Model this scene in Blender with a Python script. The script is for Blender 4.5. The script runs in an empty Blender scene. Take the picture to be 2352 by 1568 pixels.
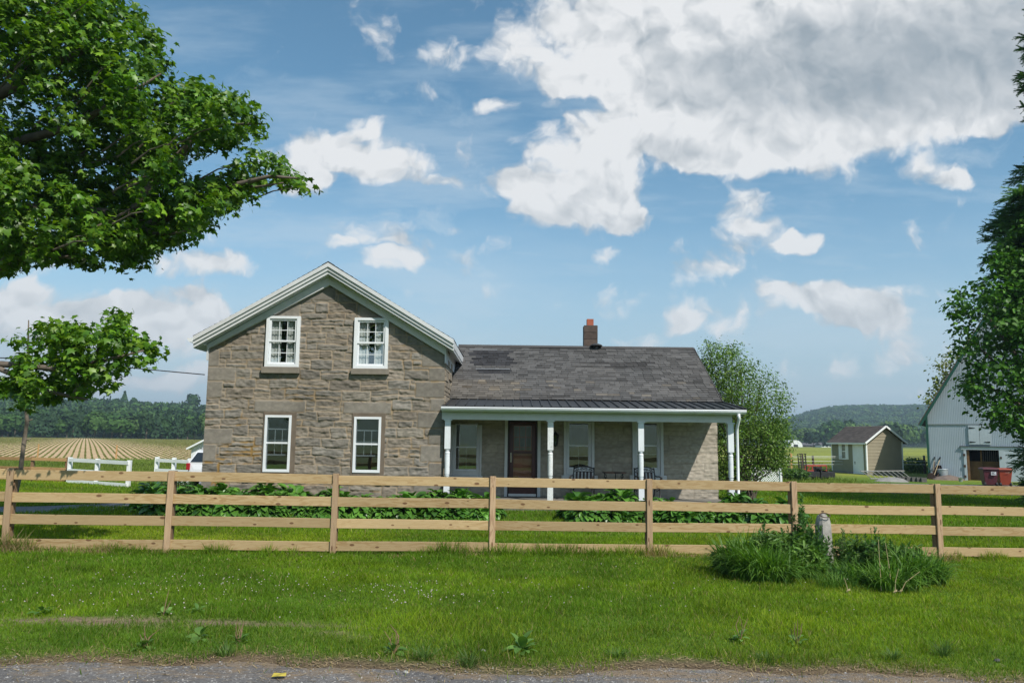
import bpy, math, random
import numpy as np
from mathutils import Vector, Matrix
R=math.radians
rng=np.random.default_rng(7); random.seed(7)
S=bpy.context.scene; COL=S.collection
# ---------------------------------------------------------------- camera frame
CAM=Vector((0,0,1.73)); PIT=R(7.1); ROL=R(0.7); FPX=1829.0
_f=Vector((0,math.cos(PIT),math.sin(PIT))); _u=Vector((0,-math.sin(PIT),math.cos(PIT))); _r=Vector((1,0,0))
RT=_r*math.cos(ROL)+_u*math.sin(ROL); UP=_u*math.cos(ROL)-_r*math.sin(ROL)
def ray(px,py): return _f+RT*((px-1176)/FPX)+UP*((784-py)/FPX)
def W(px,py,Y):
    """survey point: where the sight line through a photo position meets the plane y = Y"""
    d=ray(px,py); t=Y/d.y
    return CAM+d*t
def rect(x0,y0,x1,y1,Y):
    xm=(x0+x1)/2; ym=(y0+y1)/2
    return W(x0,ym,Y).x,W(x1,ym,Y).x,W(xm,y1,Y).z,W(xm,y0,Y).z
# ---------------------------------------------------------------- noise
def _h(*a):
    h=np.uint32(2166136261)
    with np.errstate(over='ignore'):
        h=np.zeros(np.broadcast(*a).shape,np.uint32)+np.uint32(2166136261)
        for i,q in enumerate(a):
            h=(h^(q.astype(np.int64).astype(np.uint32)))*np.uint32(16777619); h^=h>>np.uint32(13); h*=np.uint32(1274126177); h^=h>>np.uint32(16)
    return (h&np.uint32(0xffffff)).astype(np.float64)/0xffffff
def vn(x,y,seed=0):
    x=np.asarray(x,float); y=np.asarray(y,float)
    xi=np.floor(x); yi=np.floor(y); fx=x-xi; fy=y-yi
    fx=fx*fx*(3-2*fx); fy=fy*fy*(3-2*fy); s=np.full_like(xi,seed)
    a=_h(xi,yi,s); b=_h(xi+1,yi,s); c=_h(xi,yi+1,s); d=_h(xi+1,yi+1,s)
    return (a*(1-fx)+b*fx)*(1-fy)+(c*(1-fx)+d*fx)*fy
def fbm(x,y,o=4,seed=0):
    t=0; a=.5; s=0
    for i in range(o):
        t=t+a*vn(np.asarray(x)*2**i,np.asarray(y)*2**i,seed+i*17); s+=a; a*=.5
    return t/s
def sst(a,b,x):
    t=np.clip((np.asarray(x,float)-a)/(b-a),0,1); return t*t*(3-2*t)
# ---------------------------------------------------------------- ground height
CP=np.array([(0,0,0,6),(-7.6,11.9,.10,4),(-.3,12.4,0,4),(7.2,13.5,-.11,4),(0,6,0,4),(-6,6,.05,4),(6,6,-.05,4),(-8,18,.05,4),(0,18,.02,4),(6,18,-.04,4),
 (-5,24,.05,5),(4,24,.05,5),(-13,30,-.22,5),(-12,33,-.3,5),(-20,30,-.1,6),(-20,16,.12,6),(-30,68,-.35,20),(-70,240,.75,60),(-120,240,.9,60),(0,60,-.3,20),(0,200,.2,60),
 (11,27,-.18,5),(18,30,-.3,6),(21,50,-.27,7),(18,43,-.28,6),(30,55,-.62,6),(27,43,-.55,6),(38,48,-.7,8),(60,120,-.6,40),(150,400,.3,120),(250,420,.3,120),(0,-50,0,40)],float)
def gz(x,y):
    x=np.asarray(x,float); y=np.asarray(y,float); sh=np.broadcast(x,y).shape
    num=np.zeros(sh); den=np.zeros(sh)
    for cx,cy,cz,rr in CP:
        w=rr**2/((x-cx)**2+(y-cy)**2+rr*rr*.6)**1.6*rr
        num=num+w*cz; den=den+w
    return num/den
def gzf(x,y): return float(gz(x,y))
def G(px,py):
    d=ray(px,py); z=0.
    for i in range(14):
        t=(z-CAM.z)/d.z; p=CAM+d*t; z=gzf(p.x,p.y)
    return Vector((p.x,p.y,z))
def GY(px,Y):
    """ground point on the sight line column px at depth Y"""
    x=W(px,1030,Y).x
    return Vector((x,Y,gzf(x,Y)))
# ---------------------------------------------------------------- tagging
def tag(o,label=None,cat=None,group=None,kind=None):
    if label: o['label']=label
    if cat: o['category']=cat
    if group: o['group']=group
    if kind: o['kind']=kind
    return o
def thing(name,label,cat,loc=(0,0,0),rz=0,group=None):
    o=bpy.data.objects.new(name,None); COL.objects.link(o); o.location=loc; o.rotation_euler=(0,0,rz); o.empty_display_size=.2
    return tag(o,label,cat,group)
def link(name,me,parent=None,world=True):
    o=bpy.data.objects.new(name,me); COL.objects.link(o)
    if parent is not None:
        o.parent=parent
        if world and parent.type=='EMPTY': o.location=-parent.location
    return o
def copy_tree(o,parent=None):
    c=o.copy(); COL.objects.link(c)
    if parent is not None: c.parent=parent
    for ch in list(o.children): copy_tree(ch,c)
    return c
# ---------------------------------------------------------------- mesh builders
def npmesh(name,V,faces,mat,parent=None,fcol=None,pcol=None,smooth=False,world=True,mats=None,mi=None):
    """V (n,3); faces: list of int arrays (m,k)"""
    me=bpy.data.meshes.new(name); V=np.ascontiguousarray(V,np.float32)
    faces=[np.asarray(f,np.int32) for f in faces if len(f)]
    lv=np.concatenate([f.ravel() for f in faces]); tot=np.concatenate([np.full(len(f),f.shape[1],np.int32) for f in faces])
    st=np.concatenate([[0],np.cumsum(tot)[:-1]]).astype(np.int32)
    me.vertices.add(len(V)); me.vertices.foreach_set('co',V.ravel())
    me.loops.add(len(lv)); me.loops.foreach_set('vertex_index',lv.astype(np.int32))
    me.polygons.add(len(tot)); me.polygons.foreach_set('loop_start',st)
    if smooth: me.polygons.foreach_set('use_smooth',np.ones(len(tot),bool))
    for c,dom,n in ((fcol,'FACE',len(tot)),(pcol,'POINT',len(V))):
        if c is not None:
            c=np.asarray(c,np.float32)
            if c.shape[1]==3: c=np.hstack([c,np.ones((len(c),1),np.float32)])
            at=me.attributes.new('Col','FLOAT_COLOR',dom); at.data.foreach_set('color',np.ascontiguousarray(c).ravel())
    me.materials.append(mat)
    if mats: 
        for m in mats: me.materials.append(m)
        me.polygons.foreach_set('material_index',np.asarray(mi,np.int32))
    me.update(calc_edges=True); me.validate()
    return link(name,me,parent,world)
class MB:
    def __init__(s): s.v=[]; s.f=[]; s.c=[]; s.col=(1,1,1)
    def add(s,vs,fs):
        b=len(s.v); s.v+= [tuple(p) for p in vs]
        for f in fs: s.f.append([b+i for i in f]); s.c.append(s.col)
        return s
    def box(s,x0,x1,y0,y1,z0,z1):
        return s.add([(x0,y0,z0),(x1,y0,z0),(x1,y1,z0),(x0,y1,z0),(x0,y0,z1),(x1,y0,z1),(x1,y1,z1),(x0,y1,z1)],
          [(3,2,1,0),(4,5,6,7),(0,1,5,4),(1,2,6,5),(2,3,7,6),(3,0,4,7)])
    def bar(s,p,q,w,h,up=(0,0,1)):
        """box from p to q, width w sideways, height h along up"""
        p=Vector(p);q=Vector(q); d=(q-p).normalized(); u=Vector(up); sd=d.cross(u)
        if sd.length<1e-4: sd=d.cross(Vector((1,0,0)))
        sd.normalize(); u=sd.cross(d).normalized(); a=sd*w/2; b=u*h/2
        vs=[p-a-b,p+a-b,p+a+b,p-a+b,q-a-b,q+a-b,q+a+b,q-a+b]
        return s.add(vs,[(0,1,2,3),(7,6,5,4),(1,0,4,5),(2,1,5,6),(3,2,6,7),(0,3,7,4)])
    def tube(s,pts,rad,n=8,caps=True):
        pts=[Vector(p) for p in pts]; m=len(pts)
        if not hasattr(rad,'__len__'): rad=[rad]*m
        t=[(pts[min(i+1,m-1)]-pts[max(i-1,0)]).normalized() for i in range(m)]
        a=t[0].cross(Vector((0,0,1)))
        if a.length<.05: a=t[0].cross(Vector((1,0,0)))
        a.normalize(); vs=[]
        for i in range(m):
            a=(a-t[i]*a.dot(t[i])).normalized(); b=t[i].cross(a)
            for k in range(n):
                an=2*math.pi*k/n; vs.append(pts[i]+(a*math.cos(an)+b*math.sin(an))*rad[i])
        fs=[(i*n+k,i*n+(k+1)%n,(i+1)*n+(k+1)%n,(i+1)*n+k) for i in range(m-1) for k in range(n)]
        if caps: fs+=[tuple(reversed(range(n))),tuple(range((m-1)*n,m*n))]
        return s.add(vs,fs)
    def lathe(s,prof,c=(0,0,0),n=16,sx=1,sy=1,caps=True):
        vs=[];m=len(prof)
        for r,z in prof:
            for k in range(n):
                a=2*math.pi*k/n; vs.append((c[0]+r*sx*math.cos(a),c[1]+r*sy*math.sin(a),c[2]+z))
        fs=[(i*n+k,i*n+(k+1)%n,(i+1)*n+(k+1)%n,(i+1)*n+k) for i in range(m-1) for k in range(n)]
        if caps: fs+=[tuple(reversed(range(n))),tuple(range((m-1)*n,m*n))]
        return s.add(vs,fs)
    def ext(s,poly,d):
        """extrude polygon (list of 3d points) by vector d"""
        n=len(poly); d=Vector(d); a=[Vector(p) for p in poly]; b=[p+d for p in a]
        nn=Vector((0,0,0))
        for i in range(n): nn+=a[i].cross(a[(i+1)%n])
        fl=nn.dot(d)>0
        fs=[tuple(range(n)),tuple(range(2*n-1,n-1,-1))]+[(i,i+n,(i+1)%n+n,(i+1)%n) for i in range(n)]
        if fl: fs=[tuple(reversed(f)) for f in fs]
        return s.add(a+b,fs)
    def build(s,name,mat,parent=None,smooth=False,bevel=0,world=True,seg=2):
        me=bpy.data.meshes.new(name); me.from_pydata(s.v,[],s.f)
        at=me.attributes.new('Col','FLOAT_COLOR','FACE')
        at.data.foreach_set('color',np.array([(c[0],c[1],c[2],1) for c in s.c],np.float32).ravel())
        me.materials.append(mat)
        if smooth: me.polygons.foreach_set('use_smooth',np.ones(len(s.f),bool))
        me.update(); o=link(name,me,parent,world)
        if bevel:
            b=o.modifiers.new('bevel','BEVEL'); b.width=bevel; b.segments=seg; b.limit_method='ANGLE'; b.harden_normals=False
        return o
def cat(tv,tf,P,X,Y,Z,SC):
    """instances of template verts tv with frames X,Y,Z (N,3) and scale SC (N,) or (N,3)"""
    SC=np.asarray(SC,float)
    if SC.ndim==1: SC=np.repeat(SC[:,None],3,1)
    t=tv[None,:,:]*SC[:,None,:]
    V=P[:,None,:]+t[:,:,0:1]*X[:,None,:]+t[:,:,1:2]*Y[:,None,:]+t[:,:,2:3]*Z[:,None,:]
    k=len(tv); off=(np.arange(len(P))*k)[:,None,None]
    F=[(np.asarray(f)[None]+off).reshape(-1,np.asarray(f).shape[1]) for f in tf]
    return V.reshape(-1,3),F
def nrm(a): return a/np.maximum(np.linalg.norm(a,axis=-1,keepdims=True),1e-9)
def frames(N,spin=None):
    """frames with Z = N (n,3) and random spin, or Y pointing along the projection of spin"""
    N=nrm(N)
    a=rng.normal(size=N.shape) if spin is None else spin
    Y=a-N*np.sum(a*N,1,keepdims=True); Y=nrm(Y); X=np.cross(Y,N)
    return X,Y,N
def rep(c,n): return np.repeat(c,n,axis=0)
def inpoly(x,y,poly):
    r=np.zeros(len(x),bool); n=len(poly)
    for i in range(n):
        x0,y0=poly[i]; x1,y1=poly[(i+1)%n]
        if y0==y1: continue
        c=((y0>y)!=(y1>y))&(x<(x1-x0)*(y-y0)/(y1-y0)+x0); r^=c
    return r
def dpoly(x,y,poly):
    d=np.full(len(x),1e9); n=len(poly)
    for i in range(n):
        ax,ay=poly[i]; bx,by=poly[(i+1)%n]; dx=bx-ax; dy=by-ay; L=dx*dx+dy*dy+1e-9
        t=np.clip(((x-ax)*dx+(y-ay)*dy)/L,0,1); d=np.minimum(d,np.hypot(x-ax-t*dx,y-ay-t*dy))
    return d
def Wn(px,py,Y):
    px=np.asarray(px,float);py=np.asarray(py,float)
    d=np.array(_f)[None]+np.array(RT)[None]*((px-1176)/FPX)[:,None]+np.array(UP)[None]*((784-py)/FPX)[:,None]
    return np.array(CAM)[None]+d*(np.asarray(Y)/d[:,1])[:,None]
# ---------------------------------------------------------------- materials
def s2l(c):
    c=np.asarray(c,float)/255; return tuple(np.where(c<.04045,c/12.92,((c+.055)/1.055)**2.4))
class NT:
    def __init__(s,nt): s.nt=nt; s.N=nt.nodes; s.L=nt.links
    def n(s,t,**k):
        o=s.N.new(t)
        for a,b in k.items(): setattr(o,a,b)
        return o
    def l(s,a,b): s.L.new(a,b)
    def _in(s,sock,v):
        if hasattr(v,'is_linked') or isinstance(v,bpy.types.NodeSocket): s.l(v,sock)
        elif v is not None: sock.default_value=v
    def m(s,op,a,b=None,c=None,clamp=False):
        o=s.n('ShaderNodeMath',operation=op); o.use_clamp=clamp
        for i,q in enumerate((a,b,c)): s._in(o.inputs[i],q) if q is not None else None
        return o.outputs[0]
    def vm(s,op,a,b=None,c=None,out=0):
        o=s.n('ShaderNodeVectorMath',operation=op)
        for i,q in enumerate((a,b,c)): s._in(o.inputs[i],q) if q is not None else None
        return o.outputs[out]
    def noise(s,vec,scale,detail=4,rough=.55,dist=0,out=0,dim='3D'):
        o=s.n('ShaderNodeTexNoise',noise_dimensions=dim); s._in(o.inputs['Vector'],vec)
        o.inputs['Scale'].default_value=scale; o.inputs['Detail'].default_value=detail; o.inputs['Roughness'].default_value=rough; o.inputs['Distortion'].default_value=dist
        return o.outputs[out]
    def ss(s,x,a,b,lo=0.,hi=1.,typ='SMOOTHSTEP'):
        o=s.n('ShaderNodeMapRange',interpolation_type=typ); s._in(o.inputs[0],x)
        o.inputs[1].default_value=a; o.inputs[2].default_value=b; o.inputs[3].default_value=lo; o.inputs[4].default_value=hi
        return o.outputs[0]
    def mix(s,f,a,b,mode='MIX'):
        o=s.n('ShaderNodeMix',data_type='RGBA',blend_type=mode); s._in(o.inputs[0],f)
        for k,q in ((6,a),(7,b)):
            if isinstance(q,(tuple,list)): q=tuple(q)[:3]+(1,)
            s._in(o.inputs[k],q)
        return o.outputs[2]
    def scale(s,vec,x,y,z):
        o=s.n('ShaderNodeMapping'); s._in(o.inputs[0],vec); o.inputs['Scale'].default_value=(x,y,z); return o.outputs[0]
def newmat(name):
    m=bpy.data.materials.new(name); m.use_nodes=True; t=NT(m.node_tree)
    b=[n for n in m.node_tree.nodes if n.type=='BSDF_PRINCIPLED'][0]; out=[n for n in m.node_tree.nodes if n.type=='OUTPUT_MATERIAL'][0]
    return m,t,b,out
def bump(t,b,h,strength=.4,dist=.01):
    o=t.n('ShaderNodeBump'); o.inputs['Strength'].default_value=strength; o.inputs['Distance'].default_value=dist
    t.l(h,o.inputs['Height']); t.l(o.outputs[0],b.inputs['Normal'])
def pos(t): return t.n('ShaderNodeNewGeometry').outputs['Position']
def objc(t): return t.n('ShaderNodeTexCoord').outputs['Object']
def plain(name,col,rough=.6,var=.15,sc=3.,bs=.15,bsc=60.,metal=0,spec=.4,dirt=None,attr=False,coord='obj'):
    """painted or bare surface with mottling, fine bump and optional dirt tint (albedo)"""
    m,t,b,o=newmat(name); v=objc(t) if coord=='obj' else pos(t)
    n=t.noise(v,sc,5,.6); k=t.ss(n,.3,.7,1-var,1+var,'LINEAR')
    base=t.n('ShaderNodeRGB').outputs[0]; base.default_value=tuple(col)+(1,)
    if attr: base=t.mix(1.,base,t.n('ShaderNodeAttribute',attribute_name='Col').outputs['Color'],'MULTIPLY')
    hs=t.n('ShaderNodeVectorMath',operation='SCALE'); t.l(base,hs.inputs[0]); t.l(k,hs.inputs['Scale'])
    c=hs.outputs[0]
    if dirt:
        d=t.noise(v,sc*2.7,6,.7); c=t.mix(t.ss(d,.52,.72,0,dirt[1]),c,dirt[0])
    t.l(c,b.inputs['Base Color']); b.inputs['Roughness'].default_value=rough; b.inputs['Metallic'].default_value=metal; b.inputs['Specular IOR Level'].default_value=spec
    if bs: bump(t,b,t.noise(v,bsc,4,.6),bs,.004)
    return m
def leafmat(name,tr=.35,rough=.5,spec=.3,tint=(1,1,1),trc=(1.0,1.15,.45)):
    m,t,b,o=newmat(name); a=t.n('ShaderNodeAttribute',attribute_name='Col').outputs['Color']
    c=t.mix(1.,a,tint,'MULTIPLY'); n=t.noise(pos(t),1.3,3,.6)
    hs=t.n('ShaderNodeVectorMath',operation='SCALE'); t.l(c,hs.inputs[0]); t.l(t.ss(n,.3,.7,.78,1.22,'LINEAR'),hs.inputs['Scale']); c=hs.outputs[0]
    t.l(c,b.inputs['Base Color']); b.inputs['Roughness'].default_value=rough; b.inputs['Specular IOR Level'].default_value=spec
    tn=t.n('ShaderNodeBsdfTranslucent'); t.l(t.mix(1.,c,trc,'MULTIPLY'),tn.inputs[0])
    mx=t.n('ShaderNodeMixShader'); mx.inputs[0].default_value=tr; t.l(b.outputs[0],mx.inputs[1]); t.l(tn.outputs[0],mx.inputs[2]); t.l(mx.outputs[0],o.inputs[0])
    return m
# ---------------------------------------------------------------- camera, sun, sky
cam=bpy.data.cameras.new('camera'); co=bpy.data.objects.new('camera',cam); COL.objects.link(co); S.camera=co
M=Matrix(((RT.x,UP.x,-_f.x,CAM.x),(RT.y,UP.y,-_f.y,CAM.y),(RT.z,UP.z,-_f.z,CAM.z),(0,0,0,1))); co.matrix_world=M
cam.sensor_width=36; cam.lens=28.0; cam.clip_end=9000; cam.clip_start=.1
SUN=Vector((0.75,-1.0,1.4)).normalized()
sl=bpy.data.lights.new('sun','SUN'); so=bpy.data.objects.new('sun',sl); COL.objects.link(so)
sl.energy=4.3; sl.angle=R(.6); sl.color=(1,.95,.87)
so.rotation_euler=SUN.to_track_quat('Z','Y').to_euler(); so.location=(20,-30,60)
w=bpy.data.worlds.new('World'); S.world=w; w.use_nodes=True
for n in list(w.node_tree.nodes): w.node_tree.nodes.remove(n)
t=NT(w.node_tree); wo=t.n('ShaderNodeOutputWorld'); bg=t.n('ShaderNodeBackground'); t.l(bg.outputs[0],wo.inputs[0])
sky=t.n('ShaderNodeTexSky',sky_type='NISHITA'); sky.sun_disc=False; sky.sun_elevation=math.asin(SUN.z); sky.sun_rotation=math.atan2(SUN.x,SUN.y)
sky.air_density=1.0; sky.dust_density=.4; sky.ozone_density=2.2; sky.altitude=100
bg.inputs[1].default_value=.115
tc=t.n('ShaderNodeTexCoord').outputs['Generated']
sx=t.n('ShaderNodeSeparateXYZ'); t.l(tc,sx.inputs[0]); X,Y,Z=sx.outputs
ya=t.m('MAXIMUM',t.m('ABSOLUTE',Y),.12)
cx=t.n('ShaderNodeCombineXYZ'); t.l(t.m('DIVIDE',X,ya),cx.inputs[0]); t.l(t.m('DIVIDE',Z,ya),cx.inputs[1]); P0=cx.outputs[0]
# billows: warp the position before looking clouds up
def warp(p,sc,amt,det):
    nn=t.noise(p,sc,det,.6,out=1,dim='2D'); return t.vm('MULTIPLY_ADD',t.vm('SUBTRACT',nn,(.5,.5,.5)),(amt,amt*.8,0),p)
P1=warp(warp(P0,6,.06,3),24,.022,3)
def ab(px,py): p=W(px,py,1.0); return p.x,p.z-CAM.z
CL=[ # px,py,rx,ry,weight   (cloud banks)
 (1320,85,200,125,.95),(1320,175,80,50,.6),(1560,60,260,120,1),(1850,60,420,190,1.2),(2200,100,330,210,1.2),(1700,210,330,150,1.1),(1960,240,370,110,.8),(2270,230,120,70,.7),(1580,300,200,95,1),(1900,330,200,80,.8),(1670,365,110,45,.6),(2480,130,230,140,.8),
 (1430,235,70,70,.6),(1330,320,150,65,.9),(1280,420,180,80,1),(1390,390,90,90,.9),(1330,490,170,60,.95),(1180,425,50,36,.5),(1450,500,80,40,.7),
 (700,355,120,65,.85),(830,345,100,48,.75),(900,390,110,44,.8),(1030,418,66,28,.7),(700,420,80,40,.6),(830,290,60,28,.6),
 (1150,235,60,32,.7),(1260,225,35,45,.5),(1050,110,90,50,.36),(960,150,120,40,.36),(900,215,130,34,.36),(900,50,160,60,.30),(860,120,70,50,.34),
 (850,528,120,34,.72),(960,572,150,34,.55),(890,602,70,32,.65),(1050,612,60,46,.5),(1045,530,40,18,.6),(790,562,40,16,.5),
 (470,610,150,36,.7),(470,665,80,22,.6),(380,715,150,60,.95),(480,725,60,45,.8),(250,740,190,55,.9),(100,690,220,50,.8),(60,760,200,60,.7),(300,800,200,40,.5),(120,850,260,50,.55),(420,880,160,36,.5),(200,900,280,36,.5),
 (1735,480,70,55,.85),(1780,545,130,44,.85),(1650,600,130,45,.55),(1850,560,60,30,.55),(1600,640,110,36,.45),
 (1880,690,120,42,.75),(1960,720,110,46,.85),(2060,735,70,36,.75),(1980,765,130,30,.55),(1780,670,60,30,.4),
 (2160,390,95,46,.75),(2200,412,60,30,.5),(2260,350,60,28,.4),(1470,785,70,24,.7),(1550,745,60,30,.45),(1380,575,60,22,.35),(1350,605,36,22,.35),(2100,680,140,24,.4),(2090,910,60,18,.5),
 (1250,690,300,40,.28),(1600,740,300,40,.3),(1900,840,300,50,.33),(1300,760,320,36,.25),(2200,820,220,60,.3),(100,590,200,40,.4)]
def field(p):
    acc=None
    for px,py,rx,ry,wt in CL:
        a,b=ab(px,py); a1=abs(ab(px+rx,py)[0]-a)*1.15; b1=abs(ab(px,py-ry)[1]-b)*1.15
        d=t.vm('MULTIPLY_ADD',p,(1/a1,1/b1,0),(-a/a1,-b/b1,0)); r2=t.vm('DOT_PRODUCT',d,d,out=1)
        g=t.m('MULTIPLY',t.m('SUBTRACT',1.0,r2,clamp=True),wt)
        acc=g if acc is None else t.m('ADD',acc,g)
    return acc
F=field(P1)
f1=t.noise(P1,9,7,.64,dim='2D')
FD=t.m('ADD',t.m('MINIMUM',t.m('MULTIPLY',F,1.28),1.45),t.m('MULTIPLY',t.m('SUBTRACT',f1,.5),1.75))
vz=t.n('ShaderNodeTexVoronoi',feature='SMOOTH_F1',voronoi_dimensions='2D'); vz.inputs['Scale'].default_value=13; vz.inputs['Detail'].default_value=3; vz.inputs['Roughness'].default_value=.55; vz.inputs['Smoothness'].default_value=.5; t.l(P1,vz.inputs['Vector'])
puff=t.m('SUBTRACT',.60,vz.outputs['Distance'])
FD=t.m('ADD',FD,t.m('MULTIPLY',puff,.75))
dens=t.ss(FD,.16,.84)
# thin veil, stretched
veil=t.noise(t.scale(P0,1.2,6,1),2.2,5,.6,dim='2D'); veil=t.ss(veil,.40,.72,0,.42)
sy=t.n('ShaderNodeSeparateXYZ'); t.l(P0,sy.inputs[0]); B=sy.outputs[1]
low=t.ss(B,.42,.0,0,.55)
veil=t.m('MAXIMUM',veil,t.m('MULTIPLY',low,t.ss(t.noise(t.scale(P0,1,3.5,1),3.4,4,.6,dim='2D'),.3,.7,.35,1.)),clamp=True)
wsp=t.noise(t.scale(P1,1,1.9,1),6.5,6,.62,dim='2D'); wsp=t.m('MULTIPLY',t.ss(wsp,.50,.76,0,.5),t.ss(t.noise(P0,1.7,2,.5,dim='2D'),.38,.58,.15,1))
veil=t.m('MAXIMUM',veil,t.m('MULTIPLY',wsp,t.ss(B,.62,.30,.35,1)))
veil=t.m('MULTIPLY',veil,t.ss(B,.60,.12,.6,1))
# thick parts turn grey: thickness plus named dark bellies
DK=[(1880,165,360,110,.75),(2230,110,300,140,.7),(1620,140,180,70,.35),(1760,310,280,70,.25),(2000,260,420,90,.25),(2350,90,220,140,.5),(1980,770,140,30,.5),(200,690,260,26,.5),(150,800,260,36,.5),(380,770,160,20,.45),(250,870,240,30,.5),(1330,510,170,30,.35),(900,410,120,20,.3),(1360,60,140,50,.25),(1300,430,120,40,.2)]
acc=None
P2=warp(P0,3.5,.16,4)
for px,py,rx,ry,wt in DK:
    a,b=ab(px,py); a1=abs(ab(px+rx,py)[0]-a)*1.5; b1=abs(ab(px,py-ry)[1]-b)*1.5
    d=t.vm('MULTIPLY_ADD',P2,(1/a1,1/b1,0),(-a/a1,-b/b1,0)); r2=t.vm('DOT_PRODUCT',d,d,out=1)
    g=t.m('MULTIPLY',t.ss(t.m('SUBTRACT',1.0,r2,clamp=True),0,1),wt); acc=g if acc is None else t.m('ADD',acc,g)
f3=t.noise(P1,5.5,6,.6,dim='2D'); f4=t.noise(t.vm('ADD',P1,(.012,.03,0)),5.5,6,.6,dim='2D')
vq=t.n('ShaderNodeTexVoronoi',feature='SMOOTH_F1',voronoi_dimensions='2D'); vq.inputs['Scale'].default_value=13; vq.inputs['Detail'].default_value=3; vq.inputs['Roughness'].default_value=.55; vq.inputs['Smoothness'].default_value=.5; t.l(t.vm('ADD',P1,(.008,.02,0)),vq.inputs['Vector'])
relief=t.m('ADD',t.m('MULTIPLY',t.m('SUBTRACT',f4,f3),2.2),t.m('MULTIPLY',t.m('SUBTRACT',vz.outputs['Distance'],vq.outputs['Distance']),.95))
edge=t.ss(dens,.35,1,.22,0)
acc=t.m('SUBTRACT',1.0,t.m('EXPONENT',t.m('MULTIPLY',acc,-1.0)))
dark=t.m('ADD',t.m('MULTIPLY',acc,1.0),t.m('ADD',t.m('MULTIPLY',t.m('SUBTRACT',f3,.45),.55),t.m('ADD',t.m('MULTIPLY',relief,t.m('SUBTRACT',1.0,t.m('MULTIPLY',acc,.8))),edge)),clamp=True)
CLW=(6.3,6.35,6.4); CLG=(2.5,2.9,3.25)
dark=t.m('MULTIPLY',dark,t.ss(B,.02,.38,.5,1.0))
ccol=t.mix(dark,t.mix(t.ss(B,.0,.4),(6.0,6.2,6.4),CLW),CLG)
hsv=t.n('ShaderNodeHueSaturation'); hsv.inputs['Saturation'].default_value=1.12; hsv.inputs['Value'].default_value=.97; hsv.inputs['Hue'].default_value=.482; t.l(sky.outputs[0],hsv.inputs['Color'])
skc=t.mix(t.ss(B,.30,.0,0,.85),hsv.outputs[0],(3.0,4.1,4.9)); c0=t.mix(veil,skc,(4.7,5.5,6.1))
c1=t.mix(t.m('MULTIPLY',dens,.96),c0,ccol)
up=t.ss(Z,-.02,.0); t.l(t.mix(up,(1.2,1.3,.9),c1),bg.inputs[0])
S.view_settings.view_transform='Standard'; S.view_settings.look='None'; S.view_settings.exposure=.28; S.view_settings.gamma=1
S.render.engine='CYCLES'; S.cycles.max_bounces=7; S.cycles.diffuse_bounces=3; S.cycles.glossy_bounces=3; S.cycles.transparent_max_bounces=12; S.cycles.transmission_bounces=4; S.cycles.volume_bounces=0
S.cycles.use_denoising=True; S.cycles.caustics_reflective=False; S.cycles.caustics_refractive=False
w.cycles.sampling_method='MANUAL'; w.cycles.sample_map_resolution=512
# ---------------------------------------------------------------- ground sheet
def axis(parts):
    out=[]
    for a,b,st in parts: out+=list(np.arange(a,b,st))
    return np.array(out+[parts[-1][1]])
gxs=np.concatenate([-axis([(10,40,1.0),(40,140,6),(140,900,60),(900,4200,400)])[::-1],axis([(-9.9,10,.12)]),axis([(10.1,40,1.0),(40,140,6),(140,900,60),(900,4200,400)])])
gys=np.concatenate([-axis([(6,60,6),(60,900,80),(900,4200,400)])[::-1],axis([(-5.9,3,1.0)]),axis([(3.1,15,.12)]),axis([(15.1,60,.8),(60,300,6),(300,1000,50),(1000,4200,400)])])
XX,YY=np.meshgrid(gxs,gys); ZZ=gz(XX,YY)
near=np.exp(-((YY-8)/6)**2)
ZZ=ZZ+(fbm(XX*1.1,YY*1.1,3,5)-.5)*.07*np.clip(near*1.6,0,1)*sst(6.2,7.2,YY)
nx=len(gxs); ny=len(gys)
ii=np.arange(nx*ny).reshape(ny,nx)
Fq=np.stack([ii[:-1,:-1],ii[:-1,1:],ii[1:,1:],ii[1:,:-1]],-1).reshape(-1,4)
def roadedge(x): return 6.40+.42*(fbm(np.asarray(x)*.75,np.asarray(x)*0+3.3,5,9)-.5)*2
# zone colours (albedo): lawn soil, meadow, distant grass
n1=fbm(XX*.5,YY*.5,4,21); n2=fbm(XX*.06,YY*.06,4,22)
lawn=np.array([.085,.15,.014]); soil=np.array([.14,.10,.062]); mead=np.array([.21,.235,.04]); far=np.array([.12,.17,.04]); 
C=np.empty(XX.shape+(3,)); C[:]=lawn
C=C*(.75+.5*n1[...,None])
straw=(sst(.12,-.35,YY-roadedge(XX)-.25)*sst(-4,-2,YY))[...,None]; straw=np.clip(straw*(.5+n1[...,None]),0,1)
C=C*(1-straw)+soil*straw
strip=(np.exp(-((YY-7.62-.02*XX-.1*np.sin(XX*1.3)-.35*(fbm(XX*1.2,XX*0,3,33)-.5))/.19)**2)*sst(-.2,-1.6,XX)*sst(.36,.50,fbm(XX*1.3,YY*4,4,31)))[...,None]
C=C*(1-strip)+np.array([.20,.145,.10])*strip
fm=(sst(44,60,YY)*sst(-30,-10,XX))[...,None]; C=C*(1-fm)+mead*(.72+.56*n2[...,None])*fm
fl=(sst(26,34,YY)*sst(-4,-10,XX))[...,None]*(1-fm); C=C*(1-fl)+np.array([.15,.20,.035])*(.75+.5*n1[...,None])*fl
bh=sst(-8,-16,YY)[...,None]; C=C*(1-bh)+np.array([.075,.095,.028])*bh
ff=sst(320,700,np.hypot(XX,YY))[...,None]; C=C*(1-ff)+far*ff
V=np.stack([XX,YY,ZZ],-1).reshape(-1,3)
m,t,b,o=newmat('lawn_ground'); a=t.n('ShaderNodeAttribute',attribute_name='Col').outputs['Color']; p=pos(t)
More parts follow.
